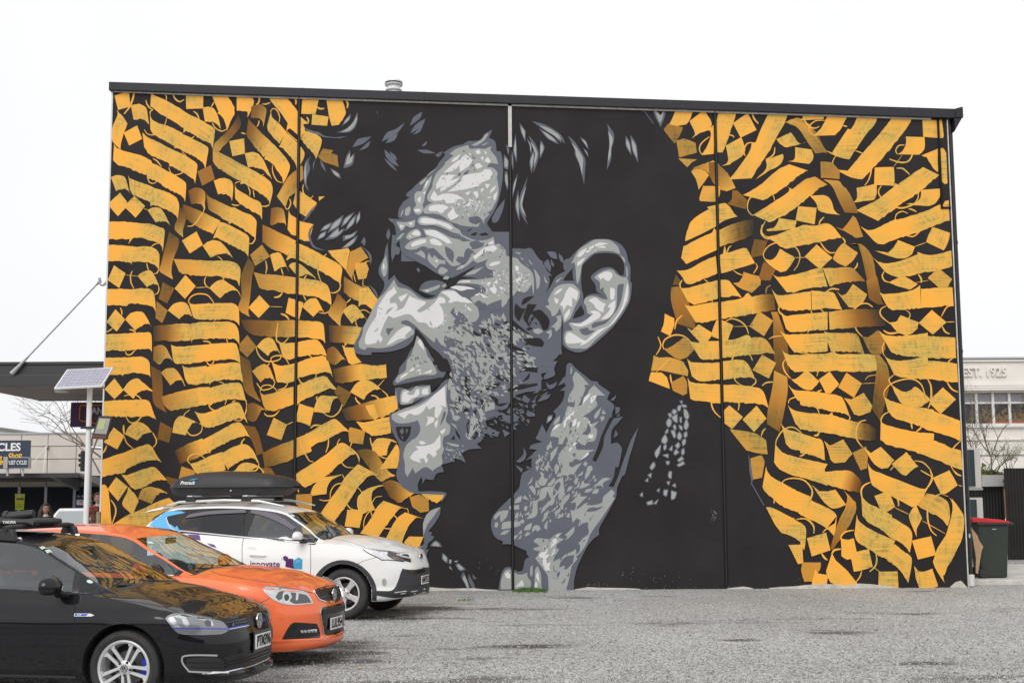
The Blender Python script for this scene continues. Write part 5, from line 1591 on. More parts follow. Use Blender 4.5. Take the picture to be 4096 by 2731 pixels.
# ------------------------------------------------------------------ the mural: every brush mark is a thin flat shape of paint
random.seed(11)
shapes=[]   # (matkey, verts2d(list Vector native px), faces, uvs, shade, bbox)
def add_shape(key, V, F, U=None, Sh=None):
    if not F: return
    xs_=[v[0] for v in V]; ys_=[v[1] for v in V]
    shapes.append((key,V,F,U,Sh,(min(xs_),min(ys_),max(xs_),max(ys_))))
def poly(key, P, rag=0):
    if rag:
        P=[Vector((p[0]+random.uniform(-rag,rag),p[1]+random.uniform(-rag,rag))) for p in P]
    tri=geometry.tessellate_polygon([[Vector((p[0],p[1],0)) for p in P]])
    return P,[tuple(t) for t in tri]
def parse(txt):
    ox=oy=0; sc=1; held=[]
    def pts(s): return [Vector((ox+float(a)/sc, oy+float(b)/sc)) for a,b in (q.split(',') for q in s.split())]
    for ln in txt.strip().split('\n'):
        k,rest=ln[0],ln[2:]
        if k=='T':
            for P in held: add_shape('m',*poly('m',P))
            held.clear(); ox,oy,sc=[float(q) for q in rest.split()]; continue
        if k=='H':
            P=smooth_poly(pts(rest),3); c=sum(P,Vector((0,0)))/len(P); add_shape('d',*poly('d',[c+(p-c)*(1+(9/sc*1.6)/max((p-c).length,2)) for p in P])); held.append(P); continue
        if k=='B':
            a=rest.split(';'); t,b=crom(pts(a[0]),5),crom(pts(a[1]),5)
            f0,f1=[float(q) for q in a[2].split()] if len(a)>2 else (1,1)
            L=sum((t[i+1]-t[i]).length for i in range(len(t)-1)); n=max(6,min(26,int(L/11)))
            t=resample(t,n); b=resample(b,n); V=[];F=[];U=[];Sh=[]
            M=3; ur=random.uniform(0,50)
            for i in range(n+1):
                for j in range(M+1):
                    p=t[i].lerp(b[i],j/M)
                    if j in (0,M) and 0<i<n: p=p+Vector((0,random.uniform(-1.6,1.6)*(1.7 if j else .8)))
                    V.append(p); U.append((ur+i/n*L*.0047,j/M)); Sh.append(min(1,max(0,lerp(f0,f1,i/n))))
            for i in range(n):
                for j in range(M): 
                    q=i*(M+1)+j; F.append((q,q+M+1,q+M+2,q+1))
            add_shape('y',V,F,U,Sh)
        elif k=='Q':
            a=rest.split(';'); P=pts(a[0]); f=float(a[1]) if len(a)>1 else 1
            P=smooth_poly(P,4,38) if len(P)>4 else P
            V,F=poly('y',P,.8 if len(P)>4 else 0); ur=random.uniform(0,50); y0=min(p.y for p in V); h=max(p.y for p in V)-y0
            x0=min(p.x for p in V)
            add_shape('y',V,F,[(ur+(p.x-x0)*.0047,(p.y-y0)/max(h,1)) for p in V],[f]*len(V))
        elif k in 'LM':
            a=rest.split(';')
            if k=='M': w_,key=a[0].split(); w_=float(w_)
            else: w_=float(a[0]); key='y'
            f=float(a[2]) if len(a)>2 else 1
            p=crom(pts(a[1]),6); n=max(2,len(p)-1); p=resample(p,n); V=[];F=[];U=[];Sh=[]
            hw=w_/sc/2; ur=random.uniform(0,50)
            for i,q in enumerate(p):
                d=(p[min(i+1,n)]-p[max(i-1,0)]); d=d.normalized() if d.length>0 else Vector((1,0)); nn=Vector((-d.y,d.x))
                ww=hw*(.65+.55*sin(pi*i/n)) if key=='y' else hw
                V+= [q+nn*ww,q-nn*ww]; U+=[(ur+i*.05,0),(ur+i*.05,.3)]; Sh+=[f,f]
            F=[(2*i,2*i+2,2*i+3,2*i+1) for i in range(n)]
            add_shape(key,V,F,U,Sh)
        elif k=='G':
            c,a=rest.split(';'); P=smooth_poly(pts(a),3); add_shape(c,*poly(c,P,.5))
        elif k=='E':
            P=smooth_poly(pts(rest),4); add_shape('d',*poly('d',P))
            c=sum(P,Vector((0,0)))/len(P); add_shape('m',*poly('m',[c+(p-c)*.66 for p in P]))
        elif k=='S':
            c,a,n,sz,ang=rest.split(';'); P=pts(a); n=int(n); sz=float(sz)/sc; ang=R(float(ang))
            bb=[f([p[i] for p in P]) for f in (min,max) for i in (0,1)]
            cnt=0; tries=0
            while cnt<n and tries<n*12:
                tries+=1
                x,y=random.uniform(bb[0],bb[2]),random.uniform(bb[1],bb[3]); ins=False
                for i in range(len(P)):
                    a_,b_=P[i],P[i-1]
                    if (a_.y>y)!=(b_.y>y) and x<(b_.x-a_.x)*(y-a_.y)/(b_.y-a_.y)+a_.x: ins=not ins
                if not ins: continue
                cnt+=1; s=sz*random.uniform(.45,1.15)*.5; wd=s*random.uniform(.22,.5); th=ang+random.uniform(-.7,.7)
                bend=random.uniform(-.25,.25)*s
                lp=[(-s,0),(-s*.4,wd+bend),(s*.3,wd*.9+bend),(s,0),(s*.3,-wd*.8+bend),(-s*.45,-wd*.6+bend)]
                lp=[Vector((x+u*cos(th)-v*sin(th),y+u*sin(th)+v*cos(th))) for u,v in lp]
                add_shape(c,*poly(c,smooth_poly(lp,3)))
parse(MURAL4); parse(MURAL1); parse(MURAL2); parse(MURAL3)
nstroke=len(shapes)
parse(FACE)
# paint layers: a shape lies over the earlier shapes it overlaps
lay=[]
CELL=120; grid={}
for i,(key,V,F,U,Sh,bb) in enumerate(shapes):
    l=0; cells=[(a,b) for a in range(int(bb[0]//CELL),int(bb[2]//CELL)+1) for b in range(int(bb[1]//CELL),int(bb[3]//CELL)+1)]
    for c in cells:
        for j in grid.get(c,()):
            o=shapes[j][5]
            if o[0]<bb[2] and o[2]>bb[0] and o[1]<bb[3] and o[3]>bb[1]: l=max(l,lay[j]+1)
    for c in cells: grid.setdefault(c,[]).append(i)
    lay.append(l)
print('mural shapes',len(shapes),'layers',max(lay))
STEP=.00022
def paint_mesh(name, idxs, m, uv):
    V=[];F=[];U=[];Sh=[]
    for i in idxs:
        key,v,f,u,s,bb=shapes[i]; o=len(V); dep=-.0035-lay[i]*STEP
        for q,p in enumerate(v):
            a=wx(p[0],p[1]); V.append((min(max(a.x,XL),XR),dep,max(min(a.z,ztop(a.x)-.03),.0)))
        F+=[tuple(k+o for k in t) for t in f]
        if uv: U+=list(u); Sh+=list(s)
    me=bpy.data.meshes.new(name); me.from_pydata(V,[],F)
    if uv:
        l=me.uv_layers.new(name='stroke'); li=[0]*len(me.loops); me.loops.foreach_get('vertex_index',li)
        l.data.foreach_set('uv',[c for k in li for c in U[k]])
        a=me.attributes.new('shade','FLOAT','POINT'); a.data.foreach_set('value',Sh)
    return link(name,me,m,bld)
paint_mesh('painted_ribbons',[i for i in range(len(shapes)) if shapes[i][0]=='y'],M_yel,True)['kind']='stuff'
names={'d':'painted_slate_tone','m':'painted_mid_grey_tone','l':'painted_pale_tone','k':'painted_black_tone'}
for k in 'dmlk':
    paint_mesh(names[k],[i for i in range(len(shapes)) if shapes[i][0]==k],GREY[k],False)['kind']='stuff'
# small chips and scratches in the black paint
random.seed(7); V=[];F=[]
for (px,py,n,sx,sy) in ((2855,2065,26,12,22),(2630,2310,9,40,14),(2500,2290,12,60,30),(2100,2345,14,30,8),(2780,2335,14,200,30),(1510,430,4,3,60),(2640,2350,10,120,6),(2380,2335,16,60,8),(3300,2320,6,200,20),(1955,2270,8,40,40)):
    for _ in range(n):
        x,y=px+random.gauss(0,sx*.5),py+random.gauss(0,sy*.5); a,b=random.uniform(.5,1.4),random.uniform(.8,3.0)
        o=len(V)
        for q in ((-a,-b*.3),(a*.3,-b),(a,b*.2),(-a*.2,b)): 
            p=wx(x+q[0],y+q[1]); V.append((p.x,-.0185,max(p.z,.001)))
        F.append((o,o+1,o+2,o+3))
me=bpy.data.meshes.new('paint_chips'); me.from_pydata(V,[],F); o=link('paint_chips',me,mat('chip_grey',(.22,.215,.22),rough=.8),bld); o['kind']='stuff'
# ------------------------------------------------------------------ cars
def mat_glass(name='car_glass', tint=(.30,.34,.33), f0=.06, gain=1.0):
    m=bpy.data.materials.new(name); m.use_nodes=True; t=m.node_tree; N=t.nodes.new; Lk=t.links.new
    t.nodes.remove(t.nodes['Principled BSDF']); out=t.nodes['Material Output']
    tr=N('ShaderNodeBsdfTransparent'); tr.inputs[0].default_value=(*tint,1)
    gl=N('ShaderNodeBsdfGlossy'); gl.inputs['Roughness'].default_value=.012; gl.inputs[0].default_value=(.95,.97,1,1)
    ge=N('ShaderNodeNewGeometry'); dt=N('ShaderNodeVectorMath'); dt.operation='DOT_PRODUCT'; Lk(ge.outputs['Incoming'],dt.inputs[0]); Lk(ge.outputs['Normal'],dt.inputs[1])
    ab=N('ShaderNodeMath'); ab.operation='ABSOLUTE'; Lk(dt.outputs['Value'],ab.inputs[0])
    om=N('ShaderNodeMath'); om.operation='SUBTRACT'; om.inputs[0].default_value=1; Lk(ab.outputs[0],om.inputs[1])
    pw=N('ShaderNodeMath'); pw.operation='POWER'; pw.inputs[1].default_value=5; Lk(om.outputs[0],pw.inputs[0])
    ma=N('ShaderNodeMath'); ma.operation='MULTIPLY_ADD'; ma.inputs[1].default_value=(1-f0)*gain; ma.inputs[2].default_value=f0; ma.use_clamp=True; Lk(pw.outputs[0],ma.inputs[0])
    mx=N('ShaderNodeMixShader'); Lk(ma.outputs[0],mx.inputs[0]); Lk(tr.outputs[0],mx.inputs[1]); Lk(gl.outputs[0],mx.inputs[2]); Lk(mx.outputs[0],out.inputs[0])
    return m
M_glass=mat_glass('car_glass',(.70,.80,.79),.13); M_glassdark=mat_glass('privacy_glass',(.12,.12,.13),.06); M_wind=mat_glass('windscreen_glass',(.62,.70,.68),.10,1.3)
M_lens=mat_glass('lamp_lens',(.92,.93,.93),.05)
M_chrome=mat('chrome',(.78,.78,.80),rough=.12,metal=1); M_alloy=mat('alloy_silver',(.66,.66,.67),rough=.32,metal=.45)
M_blk=mat('gloss_black_trim',(.012,.012,.013),rough=.12,spec=.6); M_matb=mat('matt_black_plastic',(.022,.022,.024),rough=.55)
M_grey=mat('grey_plastic',(.032,.034,.040),rough=.5,noise=.08,nscale=30); M_rub=mat('tyre_rubber',(.028,.027,.027),rough=.75,noise=.2,nscale=14,bump=.2,bscale=80)
M_int=mat('car_interior',(.03,.03,.032),rough=.8); M_seam=mat('panel_gap',(.008,.008,.008),rough=.9)
M_white=mat('plate_white',(.72,.72,.70),rough=.4); M_txt=mat('plate_black',(.02,.02,.02),rough=.5); M_refl=mat('lamp_reflector',(.75,.75,.76),rough=.22,metal=.85)
M_blue=mat('blue_accent',(.03,.06,.55),rough=.3); M_lampdark=mat('lamp_housing',(.10,.095,.10),rough=.3,metal=.3)
P_blk=mat('black_car_paint',(.004,.004,.006),rough=.4,spec=.1,coat=.75,coatr=.012)
P_org=mat('orange_car_paint',srgb(243,112,58)[:3],rough=.38,spec=.5,coat=.8,coatr=.04,metal=.15)
P_wht=mat('white_car_paint',(.80,.80,.79),rough=.35,spec=.5,coat=.8,coatr=.03)

class Car:
    def __init__(s, sp):
        s.sp=sp; s.W=sp['W']/2
        th=R(sp['th']); s.Rm=Matrix.Rotation(-th,3,'Z')
        px,py,lc=sp['anchor']; w_=atZ(px,py,lc[2]); s.o=w_-s.Rm@Vector(lc); s.o.z=0
        s.root=thing(sp['name'],sp['label'],'car',s.o,-th,sp.get('group'))
        s.Ri=s.Rm.transposed(); s.make_outline(); s.body()
    # ---- analytic body
    def make_outline(s):
        sp=s.sp; W=s.W; wb=sp['wb']; O=[]
        n=sp.get('nf',2.7); af=sp['fo']; ar=sp['ro']; nr=sp.get('nr',3.4)
        for k in range(31):
            a=(k/30)**.85*pi/2; O.append(Vector((af*max(cos(a),0)**(2/n), W*sin(a)**(2/n))))
        for k in range(1,18): O.append(Vector((-wb*k/18, W+.012*sin(pi*k/18))))
        for k in range(25):
            a=pi/2*(1-(k/24)**1.1); O.append(Vector((-wb-ar*max(cos(a),0)**(2/nr), W*sin(a)**(2/nr))))
        s.O=O; s.N=[]
        for i in range(len(O)):
            d=O[min(i+1,len(O)-1)]-O[max(i-1,0)]; s.N.append(Vector((d.y,-d.x)).normalized()*1 if False else Vector((d.y,-d.x)).normalized())
        for i in range(len(O)):
            if s.N[i].dot(O[i]-Vector((-wb/2,0)))<0: s.N[i]=-s.N[i]
        s.N[0]=Vector((1,0)); s.N[-1]=Vector((-1,0))
    def zt(s,x): return interp(s.sp['ztop'],x)
    def zb(s,x): return interp(s.sp['zbot'],x)
    def prof(s,i,z):
        n=s.N[i]; x=s.O[i].x; wf=max(0,n.x)**2; wr=max(0,-n.x)**2; ws=n.y**2
        return wf*interp(s.sp['dF'],z)+wr*interp(s.sp['dR'],z)+ws*interp(s.sp['dS'],z)
    def body(s):
        sp=s.sp; O=s.O; n=len(O); J=18; K=8
        bm=bmesh.new(); half={}
        def vert(sg,i,j):
            x=O[i].x; zt=s.zt(x); zb=s.zb(x); z=zb+(zt-zb)*j/J; d=s.prof(i,z)
            p=O[i]+s.N[i]*d; y=max(p.y,0)
            return Vector((p.x,sg*y,z))
        V={}
        def gv(sg,i,j):
            if i in (0,n-1): sg=1
            k=(sg,i,j)
            if k not in V: V[k]=bm.verts.new(vert(sg,i,j))
            return V[k]
        for sg in (1,-1):
            for i in range(n-1):
                for j in range(J):
                    q=[gv(sg,i,j),gv(sg,i+1,j),gv(sg,i+1,j+1),gv(sg,i,j+1)]
                    if sg<0: q=q[::-1]
                    q=list(dict.fromkeys(q))
                    if len(q)>2: bm.faces.new(q)
        # lid rows
        L={}
        def lv(i,k):   # k from 0 (near, -y) .. 2K (far)
            if k==0: return gv(-1,i,J)
            if k==2*K: return gv(1,i,J)
            if i in (0,n-1): return gv(1,i,J)
            if (i,k) not in L:
                e=gv(1,i,J).co; r=k/K-1; x=e.x; c=interp(sp['crown'],x)
                rr=abs(r); prof=(1-rr**2.6)
                L[(i,k)]=bm.verts.new((x+(interp(sp.get('bow',[(0,0)]),x))*(1-rr*rr), e.y*r, e.z+c*prof))
            return L[(i,k)]
        gx0=sp['gh_dark'][0]; gx1=sp['gh_dark'][1]
        for i in range(n-1):
            for k in range(2*K):
                q=list(dict.fromkeys([lv(i,k),lv(i,k+1),lv(i+1,k+1),lv(i+1,k)]))
                if len(q)>2:
                    f=bm.faces.new(q); xm=sum(v.co.x for v in q)/len(q); ym=abs(sum(v.co.y for v in q)/len(q))
                    if gx1<xm<gx0 and ym<s.W-.22: f.material_index=1
        # floor
        for i in range(n-1):
            a=[gv(1,i,0),gv(1,i+1,0),gv(-1,i+1,0),gv(-1,i,0)]; q=list(dict.fromkeys(a))
            if len(q)>2:
                f=bm.faces.new(q[::-1]); f.material_index=2
        bmesh.ops.recalc_face_normals(bm,faces=bm.faces)
        me=bpy.data.meshes.new('body'); bm.to_mesh(me); bm.free()
        body=link('body',me,[sp['paint'],M_int,M_matb])
        # wheel arches cut out
        cut=MB()
        for x in (0,-sp['wb']):
            for sg in (1,-1):
                ra=sp['arch']; c=(x,0,sp['rw']+.012)
                cut.lathe([(.0001,sg*(s.W-.33)),(ra,sg*(s.W-.33)),(ra,sg*(s.W+.3)),(.0001,sg*(s.W+.3))],40,'Y',c=c)
        co=cut.build('cut',M_matb,smooth=False)
        md=body.modifiers.new('b','BOOLEAN'); md.operation='DIFFERENCE'; md.object=co; md.solver='EXACT'
        bpy.context.view_layer.update(); dg=bpy.context.evaluated_depsgraph_get()
        m2=bpy.data.meshes.new_from_object(body.evaluated_get(dg)); body.modifiers.clear(); old=body.data; body.data=m2
        bpy.data.objects.remove(co); m2.name='body'
        while len(m2.materials)<3: m2.materials.append(M_matb)
        m2.materials[0]=sp['paint']; m2.materials[1]=M_int; m2.materials[2]=M_matb
        for f in m2.polygons:
            c=f.center
            if f.material_index>2: f.material_index=2
            for x in (0,-sp['wb']):
                r=sqrt((c.x-x)**2+(c.z-sp['rw']-.012)**2)
                if abs(c.y)<s.W-.05 and r<sp['arch']+.002 and c.z<sp['rw']+sp['arch']+.03: 
                    if abs(f.normal.y)>.9 and abs(c.y)>s.W-.28: continue
                    f.material_index=2
        smooth_mesh(m2,48)
        body.parent=s.root; s.bodyo=body
        s.bvh=BVHTree.FromPolygons([v.co.copy() for v in m2.vertices],[tuple(p.vertices) for p in m2.polygons])
        s.shell_bvh=None
    # ---- greenhouse
    def greenhouse(s):
        sp=s.sp; keys=sp['gh']; n=4
        ch=[]
        for c in range(3): ch.append(crom([k[c] for k in keys],n))
        st=list(zip(*ch)); m=len(st)
        TC=[0,.07,.16,.5,.86,.94,1]; RC=[0,.035,.10,.22,.4,.7,1.0]
        def P(i,part,t):
            B,E,Cn=st[i]
            if part=='s':
                p=B.lerp(E,t); p=p.copy(); p.y+=.018*sin(pi*t)*(1 if (E-B).length>.1 else 0); return p
            u=1-t; return Vector((Cn.x+(E.x-Cn.x)*u*u, E.y*u, Cn.z+(E.z-Cn.z)*u**2.4))
        allv={}
        V=[];F=[];FM=[]; panes={}
        def vid(store,sg,i,part,t):
            if part=='s' and t==1: part,t='t',0
            k=(1 if (part=='t' and t==1) else sg,i,part,t)
            if k not in store[0]:
                p=P(i,part,t); store[0][k]=len(store[1]); store[1].append(Vector((p.x,p.y*sg,p.z)))
            return store[0][k]
        shell=({},[]); sf=[]
        pst={}
        ws=sp['ws']; rw=sp['rwin']; sides=sp['side_w']
        for sg in (1,-1):
            for i in range(m-1):
                for part,cols in (('s',TC),('t',RC)):
                    for a,b in zip(cols,cols[1:]):
                        pane=None; mi=0
                        if part=='t':
                            if ws[0]<=i<ws[1] and a>=.035: pane=('windscreen',0)
                            elif ws[0]-2<=i<ws[1] and a>=.035: mi=1
                            elif rw and rw[0]<=i<rw[1] and a>=.10: pane=('rear_window',0)
                        else:
                            for (n0,n1,dark) in sides:
                                if n0<=i<n1 and .07<=a<.94-1e-6: pane=('side_window',(n0,sg,dark))
                            if pane is None and sides and sides[0][0]-1<=i<sides[-1][1] and a<.93: mi=1
                            if pane is None and sides and sides[0][0]-1<=i<sides[-1][1]+1 and .93<a and b<=.99: mi=0
                        tgt=shell if pane is None else pst.setdefault(pane,[({},[]),[]])[0]
                        q=[vid(tgt,sg,i,part,a),vid(tgt,sg,i+1,part,a),vid(tgt,sg,i+1,part,b),vid(tgt,sg,i,part,b)]
                        if sg>0: q=q[::-1]
                        co=tgt[1]; q=[x for k_,x in enumerate(q) if x not in q[:k_]]
                        if len(q)<3: continue
                        if pane is None: sf.append((q,mi))
                        else: pst[pane][1].append(q)
        me=bpy.data.meshes.new('cabin'); me.from_pydata(shell[1],[],[q for q,_ in sf])
        for f,(q,mi) in zip(me.polygons,sf): f.material_index=mi
        bm=bmesh.new(); bm.from_mesh(me); bmesh.ops.remove_doubles(bm,verts=bm.verts,dist=.0015); bmesh.ops.recalc_face_normals(bm,faces=bm.faces); bm.to_mesh(me); bm.free()
        smooth_mesh(me,40)
        link('cabin',me,[sp['paint'],M_blk],s.root)
        s.cab_bvh=BVHTree.FromPolygons([v.co.copy() for v in me.vertices],[tuple(p.vertices) for p in me.polygons])
        allV=list(me.vertices)
        vv=[v.co.copy() for v in me.vertices]; ff=[tuple(p.vertices) for p in me.polygons]
        for pane,(stt,fs) in pst.items():
            m3=bpy.data.meshes.new(pane[0]); m3.from_pydata(stt[1],[],fs)
            bm=bmesh.new(); bm.from_mesh(m3); bmesh.ops.recalc_face_normals(bm,faces=bm.faces); bm.to_mesh(m3); bm.free()
            smooth_mesh(m3,60)
            g_=M_wind if pane[0]!='side_window' else (M_glassdark if pane[1][2] else M_glass)
            link(pane[0],m3,g_,s.root)
            o=len(vv); vv+=list(stt[1]); ff+=[tuple(k+o for k in q) for q in fs]
        o=len(vv); vv+=[v.co.copy() for v in s.bodyo.data.vertices]; ff+=[tuple(k+o for k in p.vertices) for p in s.bodyo.data.polygons]
        s.bvh=BVHTree.FromPolygons(vv,ff)
    # ---- surface tracing
    def lray(s,px,py): return s.Ri@(CO-s.o), (s.Ri@ray(px,py)).normalized()
    def hit(s,px,py):
        o,d=s.lray(px,py); loc,nor,i,dist=s.bvh.ray_cast(o,d)
        if loc is None:
            t=-o.y/d.y if abs(d.y)>1e-6 else 12
            t=s.last if hasattr(s,'last') else t
            loc,nor,i,_=s.bvh.find_nearest(o+d*t)
        else: s.last=dist
        if nor.dot(d)>0: nor=-nor
        return loc,nor
    def hitdir(s,o,d):
        loc,nor,i,_=s.bvh.ray_cast(Vector(o),Vector(d).normalized())
        if loc is None: return None
        if nor.dot(Vector(d))>0: nor=-nor
        return loc,nor
    def tile(s,ox,oy,sc): s.T=(ox,oy,sc); return s
    def pp(s,txt): return [Vector((s.T[0]+float(a)/s.T[2],s.T[1]+float(b)/s.T[2])) for a,b in (q.split(',') for q in txt.split())]
    def patch(s,name,txt,m,eps=.004,mirror=False,smooth=True,parent=None,step=7,caster=None,label=None):
        P=s.pp(txt) if isinstance(txt,str) else txt
        if smooth: P=smooth_poly(P,4,60)
        if caster is None: caster=lambda p: s.hit(p.x,p.y)
        nb=len(P); xs_=[p.x for p in P]; ys_=[p.y for p in P]
        pts=list(P); 
        w_=max(xs_)-min(xs_); h_=max(ys_)-min(ys_); st=max(step,max(w_,h_)/24)
        def inside(x,y):
            r=False
            for i in range(nb):
                a,b=P[i],P[i-1]
                if (a.y>y)!=(b.y>y) and x<(b.x-a.x)*(y-a.y)/(b.y-a.y)+a.x: r=not r
            return r
        y=min(ys_)+st*.5
        while y<max(ys_):
            x=min(xs_)+st*.5
            while x<max(xs_):
                if inside(x,y) and min((Vector((x,y))-p).length for p in P)>st*.45: pts.append(Vector((x,y)))
                x+=st
            y+=st
        r=geometry.delaunay_2d_cdt(pts,[],[list(range(nb))],1,1e-5)
        co=r[0]; V=[];Nn=[]
        hs=[caster(p) for p in co]
        ok=[i for i,h in enumerate(hs) if h is not None]
        if not ok: return None
        hs=[h if h is not None else hs[min(ok,key=lambda j:(co[j]-co[i]).length)] for i,h in enumerate(hs)]
        for loc,nor in hs: V.append(loc+nor*eps); Nn.append(nor)
        F=[tuple(f) for f in r[2]]
        # rim back to the surface
        ec={}
        for f in F:
            for i in range(len(f)):
                k=(f[i],f[(i+1)%len(f)]); ec[k]=1
        bd=[k for k in ec if (k[1],k[0]) not in ec]; mp={}
        for a,b in bd:
            for q in (a,b):
                if q not in mp: mp[q]=len(V); V.append(hs[q][0]-hs[q][1]*.004)
        for a,b in bd: F.append((b,a,mp[a],mp[b]))
        def mk(sg):
            me=bpy.data.meshes.new(name); me.from_pydata([Vector((v.x,v.y*sg,v.z)) for v in V],[],F)
            bm=bmesh.new(); bm.from_mesh(me); bmesh.ops.recalc_face_normals(bm,faces=bm.faces); bm.to_mesh(me); bm.free()
            smooth_mesh(me,40); o=link(name,me,m,parent or s.root)
            if label: o['label']=label
            return o
        o=mk(1)
        if mirror: mk(-1)
        return o
    def line(s,name,txt,m,w_=.005,eps=.002,mirror=False,caster=None,smooth=True,parent=None,n=6):
        P=s.pp(txt) if isinstance(txt,str) else txt
        P=crom(P,n) if smooth else resample(P,len(P)*n)
        if caster is None: caster=lambda p: s.hit(p.x,p.y)
        H=[caster(p) for p in P]; H=[h for h in H if h]
        for sg in ((1,-1) if mirror else (1,)):
            V=[];F=[]
            for i,(l,nr) in enumerate(H):
                d=H[min(i+1,len(H)-1)][0]-H[max(i-1,0)][0]
                if d.length<1e-6: d=Vector((1,0,0))
                sd=d.normalized().cross(nr).normalized()*w_/2
                for q in (l+sd-nr*.002,l+sd+nr*eps,l-sd+nr*eps,l-sd-nr*.002): V.append(Vector((q.x,q.y*sg,q.z)))
            for i in range(len(H)-1):
                for k in range(3): F.append((4*i+k,4*i+k+1,4*i+4+k+1,4*i+4+k))
            me=bpy.data.meshes.new(name); me.from_pydata(V,[],F); o=link(name,me,m,parent or s.root)
        return o
    def side(s,z_shift=0,sg=-1):
        def f(p):
            h=s.hitdir((p.x,sg*3,p.y),(0,-sg,0))
            return h if h is None or abs(h[0].y)>s.W-.30 else None
        return f
    def front(s): return lambda p: s.hitdir((4,p.x,p.y),(-1,0,0))
    # ---- parts that all cars share
    def wheels(s,kind):
        sp=s.sp; rw=sp['rw']; rr=sp['rim']; tw=sp['tw']
        first=True
        for x in (0,-sp['wb']):
            for sg in (-1,1):
                w_=bpy.data.objects.new('wheel',None); C.objects.link(w_); w_.parent=s.root; w_.location=(x,sg*(s.W-tw/2-.018),rw)
                if sg>0: w_.rotation_euler=(0,0,pi)
                w_.empty_display_size=.1
                if first:
                    first=False; s.wparts=s.mkwheel(kind,w_)
                else:
                    for p in s.wparts:
                        c=p.copy(); C.objects.link(c); c.parent=w_
    def mkwheel(s,kind,w_):
        sp=s.sp; rw=sp['rw']; rr=sp['rim']; t=sp['tw']/2; out=[]
        q=MB(); prof=[(rr,-t+.02),(rr+.012,-t+.005),(rr+.04,-t-.004),(rw-.05,-t-.002),(rw-.018,-t+.012),(rw-.004,-t+.032),(rw,-t+.05),(rw,-.02),(rw-.006,-.018),(rw-.006,-.01),(rw,-.008),(rw,t-.05),(rw-.02,t-.01),(rr,t-.02)]
        q.lathe(prof,64,'Y',cap=False)
        # tread grooves
        for k in range(60):
            a=2*pi*k/60
            for y0,y1 in ((-t+.014,-t+.055),(t-.055,t-.014)):
                r1=rw+.0015; d=.010
                p=[(cos(a+e)*r1,y,sin(a+e)*r1) for e,y in ((-.03,y0),(.03,y0),(.045,y1),(-.015,y1))]
                vs=[q.bm.verts.new(v) for v in p]; q.bm.faces.new(vs)
        out.append(q.build('tyre',M_rub,w_))
        q=MB(); q.lathe([(rr+.004,-t+.012),(rr-.006,-t+.004),(rr-.02,-t+.012),(rr-.028,-t+.03),(rr-.035,.05)],64,'Y',cap=False); 
        out.append(q.build('rim',M_alloy,w_))
        q=MB(); q.lathe([(.002,.05),(rr-.036,.05)],40,'Y'); out.append(q.build('hub_backing',M_matb,w_))
        q=MB(); q.lathe([(.06,.028),(rr-.09,.028),(rr-.09,.04),(.06,.04),(.06,.028)],48,'Y',cap=False); out.append(q.build('brake_disc',mat('brake_disc',(.16,.15,.15),rough=.4,metal=.7),w_))
        # spokes
        yf=-t+.028; q=MB()
        if kind=='split':     # five pairs of straight spokes
            for k in range(5):
                a0=2*pi*k/5+R(62)
                for e in (-1,1):
                    a=a0+e*.115; c0=.045; r1=rr-.012
                    b0=a0+e*.52
                    p0=Vector((cos(b0)*c0,0,sin(b0)*c0)); p1=Vector((cos(a0+e*.17)*r1,0,sin(a0+e*.17)*r1)); d=(p1-p0).normalized(); sd=Vector((-d.z,0,d.x))
                    w0,w1=.011,.015
                    P=[p0-sd*w0,p0+sd*w0,p1+sd*w1,p1-sd*w1]
                    top=[v+Vector((0,yf+.006-(.0 if i<2 else .010),0)) for i,v in enumerate(P)]
                    q.prism(top,(0,.02,0))
            q.lathe([(.001,yf-.004),(.05,yf-.004),(.066,yf+.004),(.066,yf+.03),(.001,yf+.03)],30,'Y')
            out.append(q.build('spokes',M_alloy,w_,bevel=.003))
            cal=MB(); cal.prism([Vector((cos(a)*r_,.0,sin(a)*r_)) for a,r_ in ((R(-32),.115),(R(-25),.185),(R(0),.198),(R(25),.185),(R(30),.12),(R(0),.13))],(0,.03,0)); out.append(cal.build('brake_caliper',M_blue,w_,bevel=.004))
            tl=MB()
            for k in range(10):     # diamond-cut rim tabs between spoke pairs
                a=2*pi*(k//2)/5+R(62)+(1 if k%2 else -1)*.27
                tl.prism([Vector((cos(a+da)*r_,yf-.009,sin(a+da)*r_)) for da,r_ in ((-.09,rr-.012),(0,rr-.045),(.09,rr-.012))],(0,.012,0))
            out.append(tl.build('rim_tab',M_alloy,w_))
        else:                 # five broad spokes
            for k in range(5):
                a=2*pi*k/5+R(50); r1=rr-.01
                d=Vector((cos(a),0,sin(a))); sd=Vector((-d.z,0,d.x))
                P=[d*.05-sd*.045,d*.05+sd*.045,d*.12+sd*.034,d*r1+sd*.05,d*r1-sd*.05,d*.12-sd*.034]
                off=[.004,.004,.002,-.008,-.008,.002]
                q.prism([v+Vector((0,yf+o_,0)) for v,o_ in zip(P,off)],(0,.022,0))
            q.lathe([(.001,yf-.002),(.055,yf-.002),(.08,yf+.006),(.08,yf+.03),(.001,yf+.03)],30,'Y')
            out.append(q.build('spokes',M_alloy,w_,bevel=.004))
        nq=MB()
        for k in range(5):
            a=2*pi*k/5+(R(62) if kind=='split' else R(86)); rb=.056 if kind=='split' else .062
            nq.lathe([(.011,yf-.012),(.011,yf+.01),(.001,yf+.01)],8,'Y',c=(cos(a)*rb,0,sin(a)*rb))
        out.append(nq.build('wheel_nut',M_matb,w_))
        cp=MB(); cp.lathe([(.001,yf-.013),(.028,yf-.012),(.033,yf-.004)],24,'Y'); out.append(cp.build('hub_cap',M_alloy if kind!='split' else M_matb,w_))
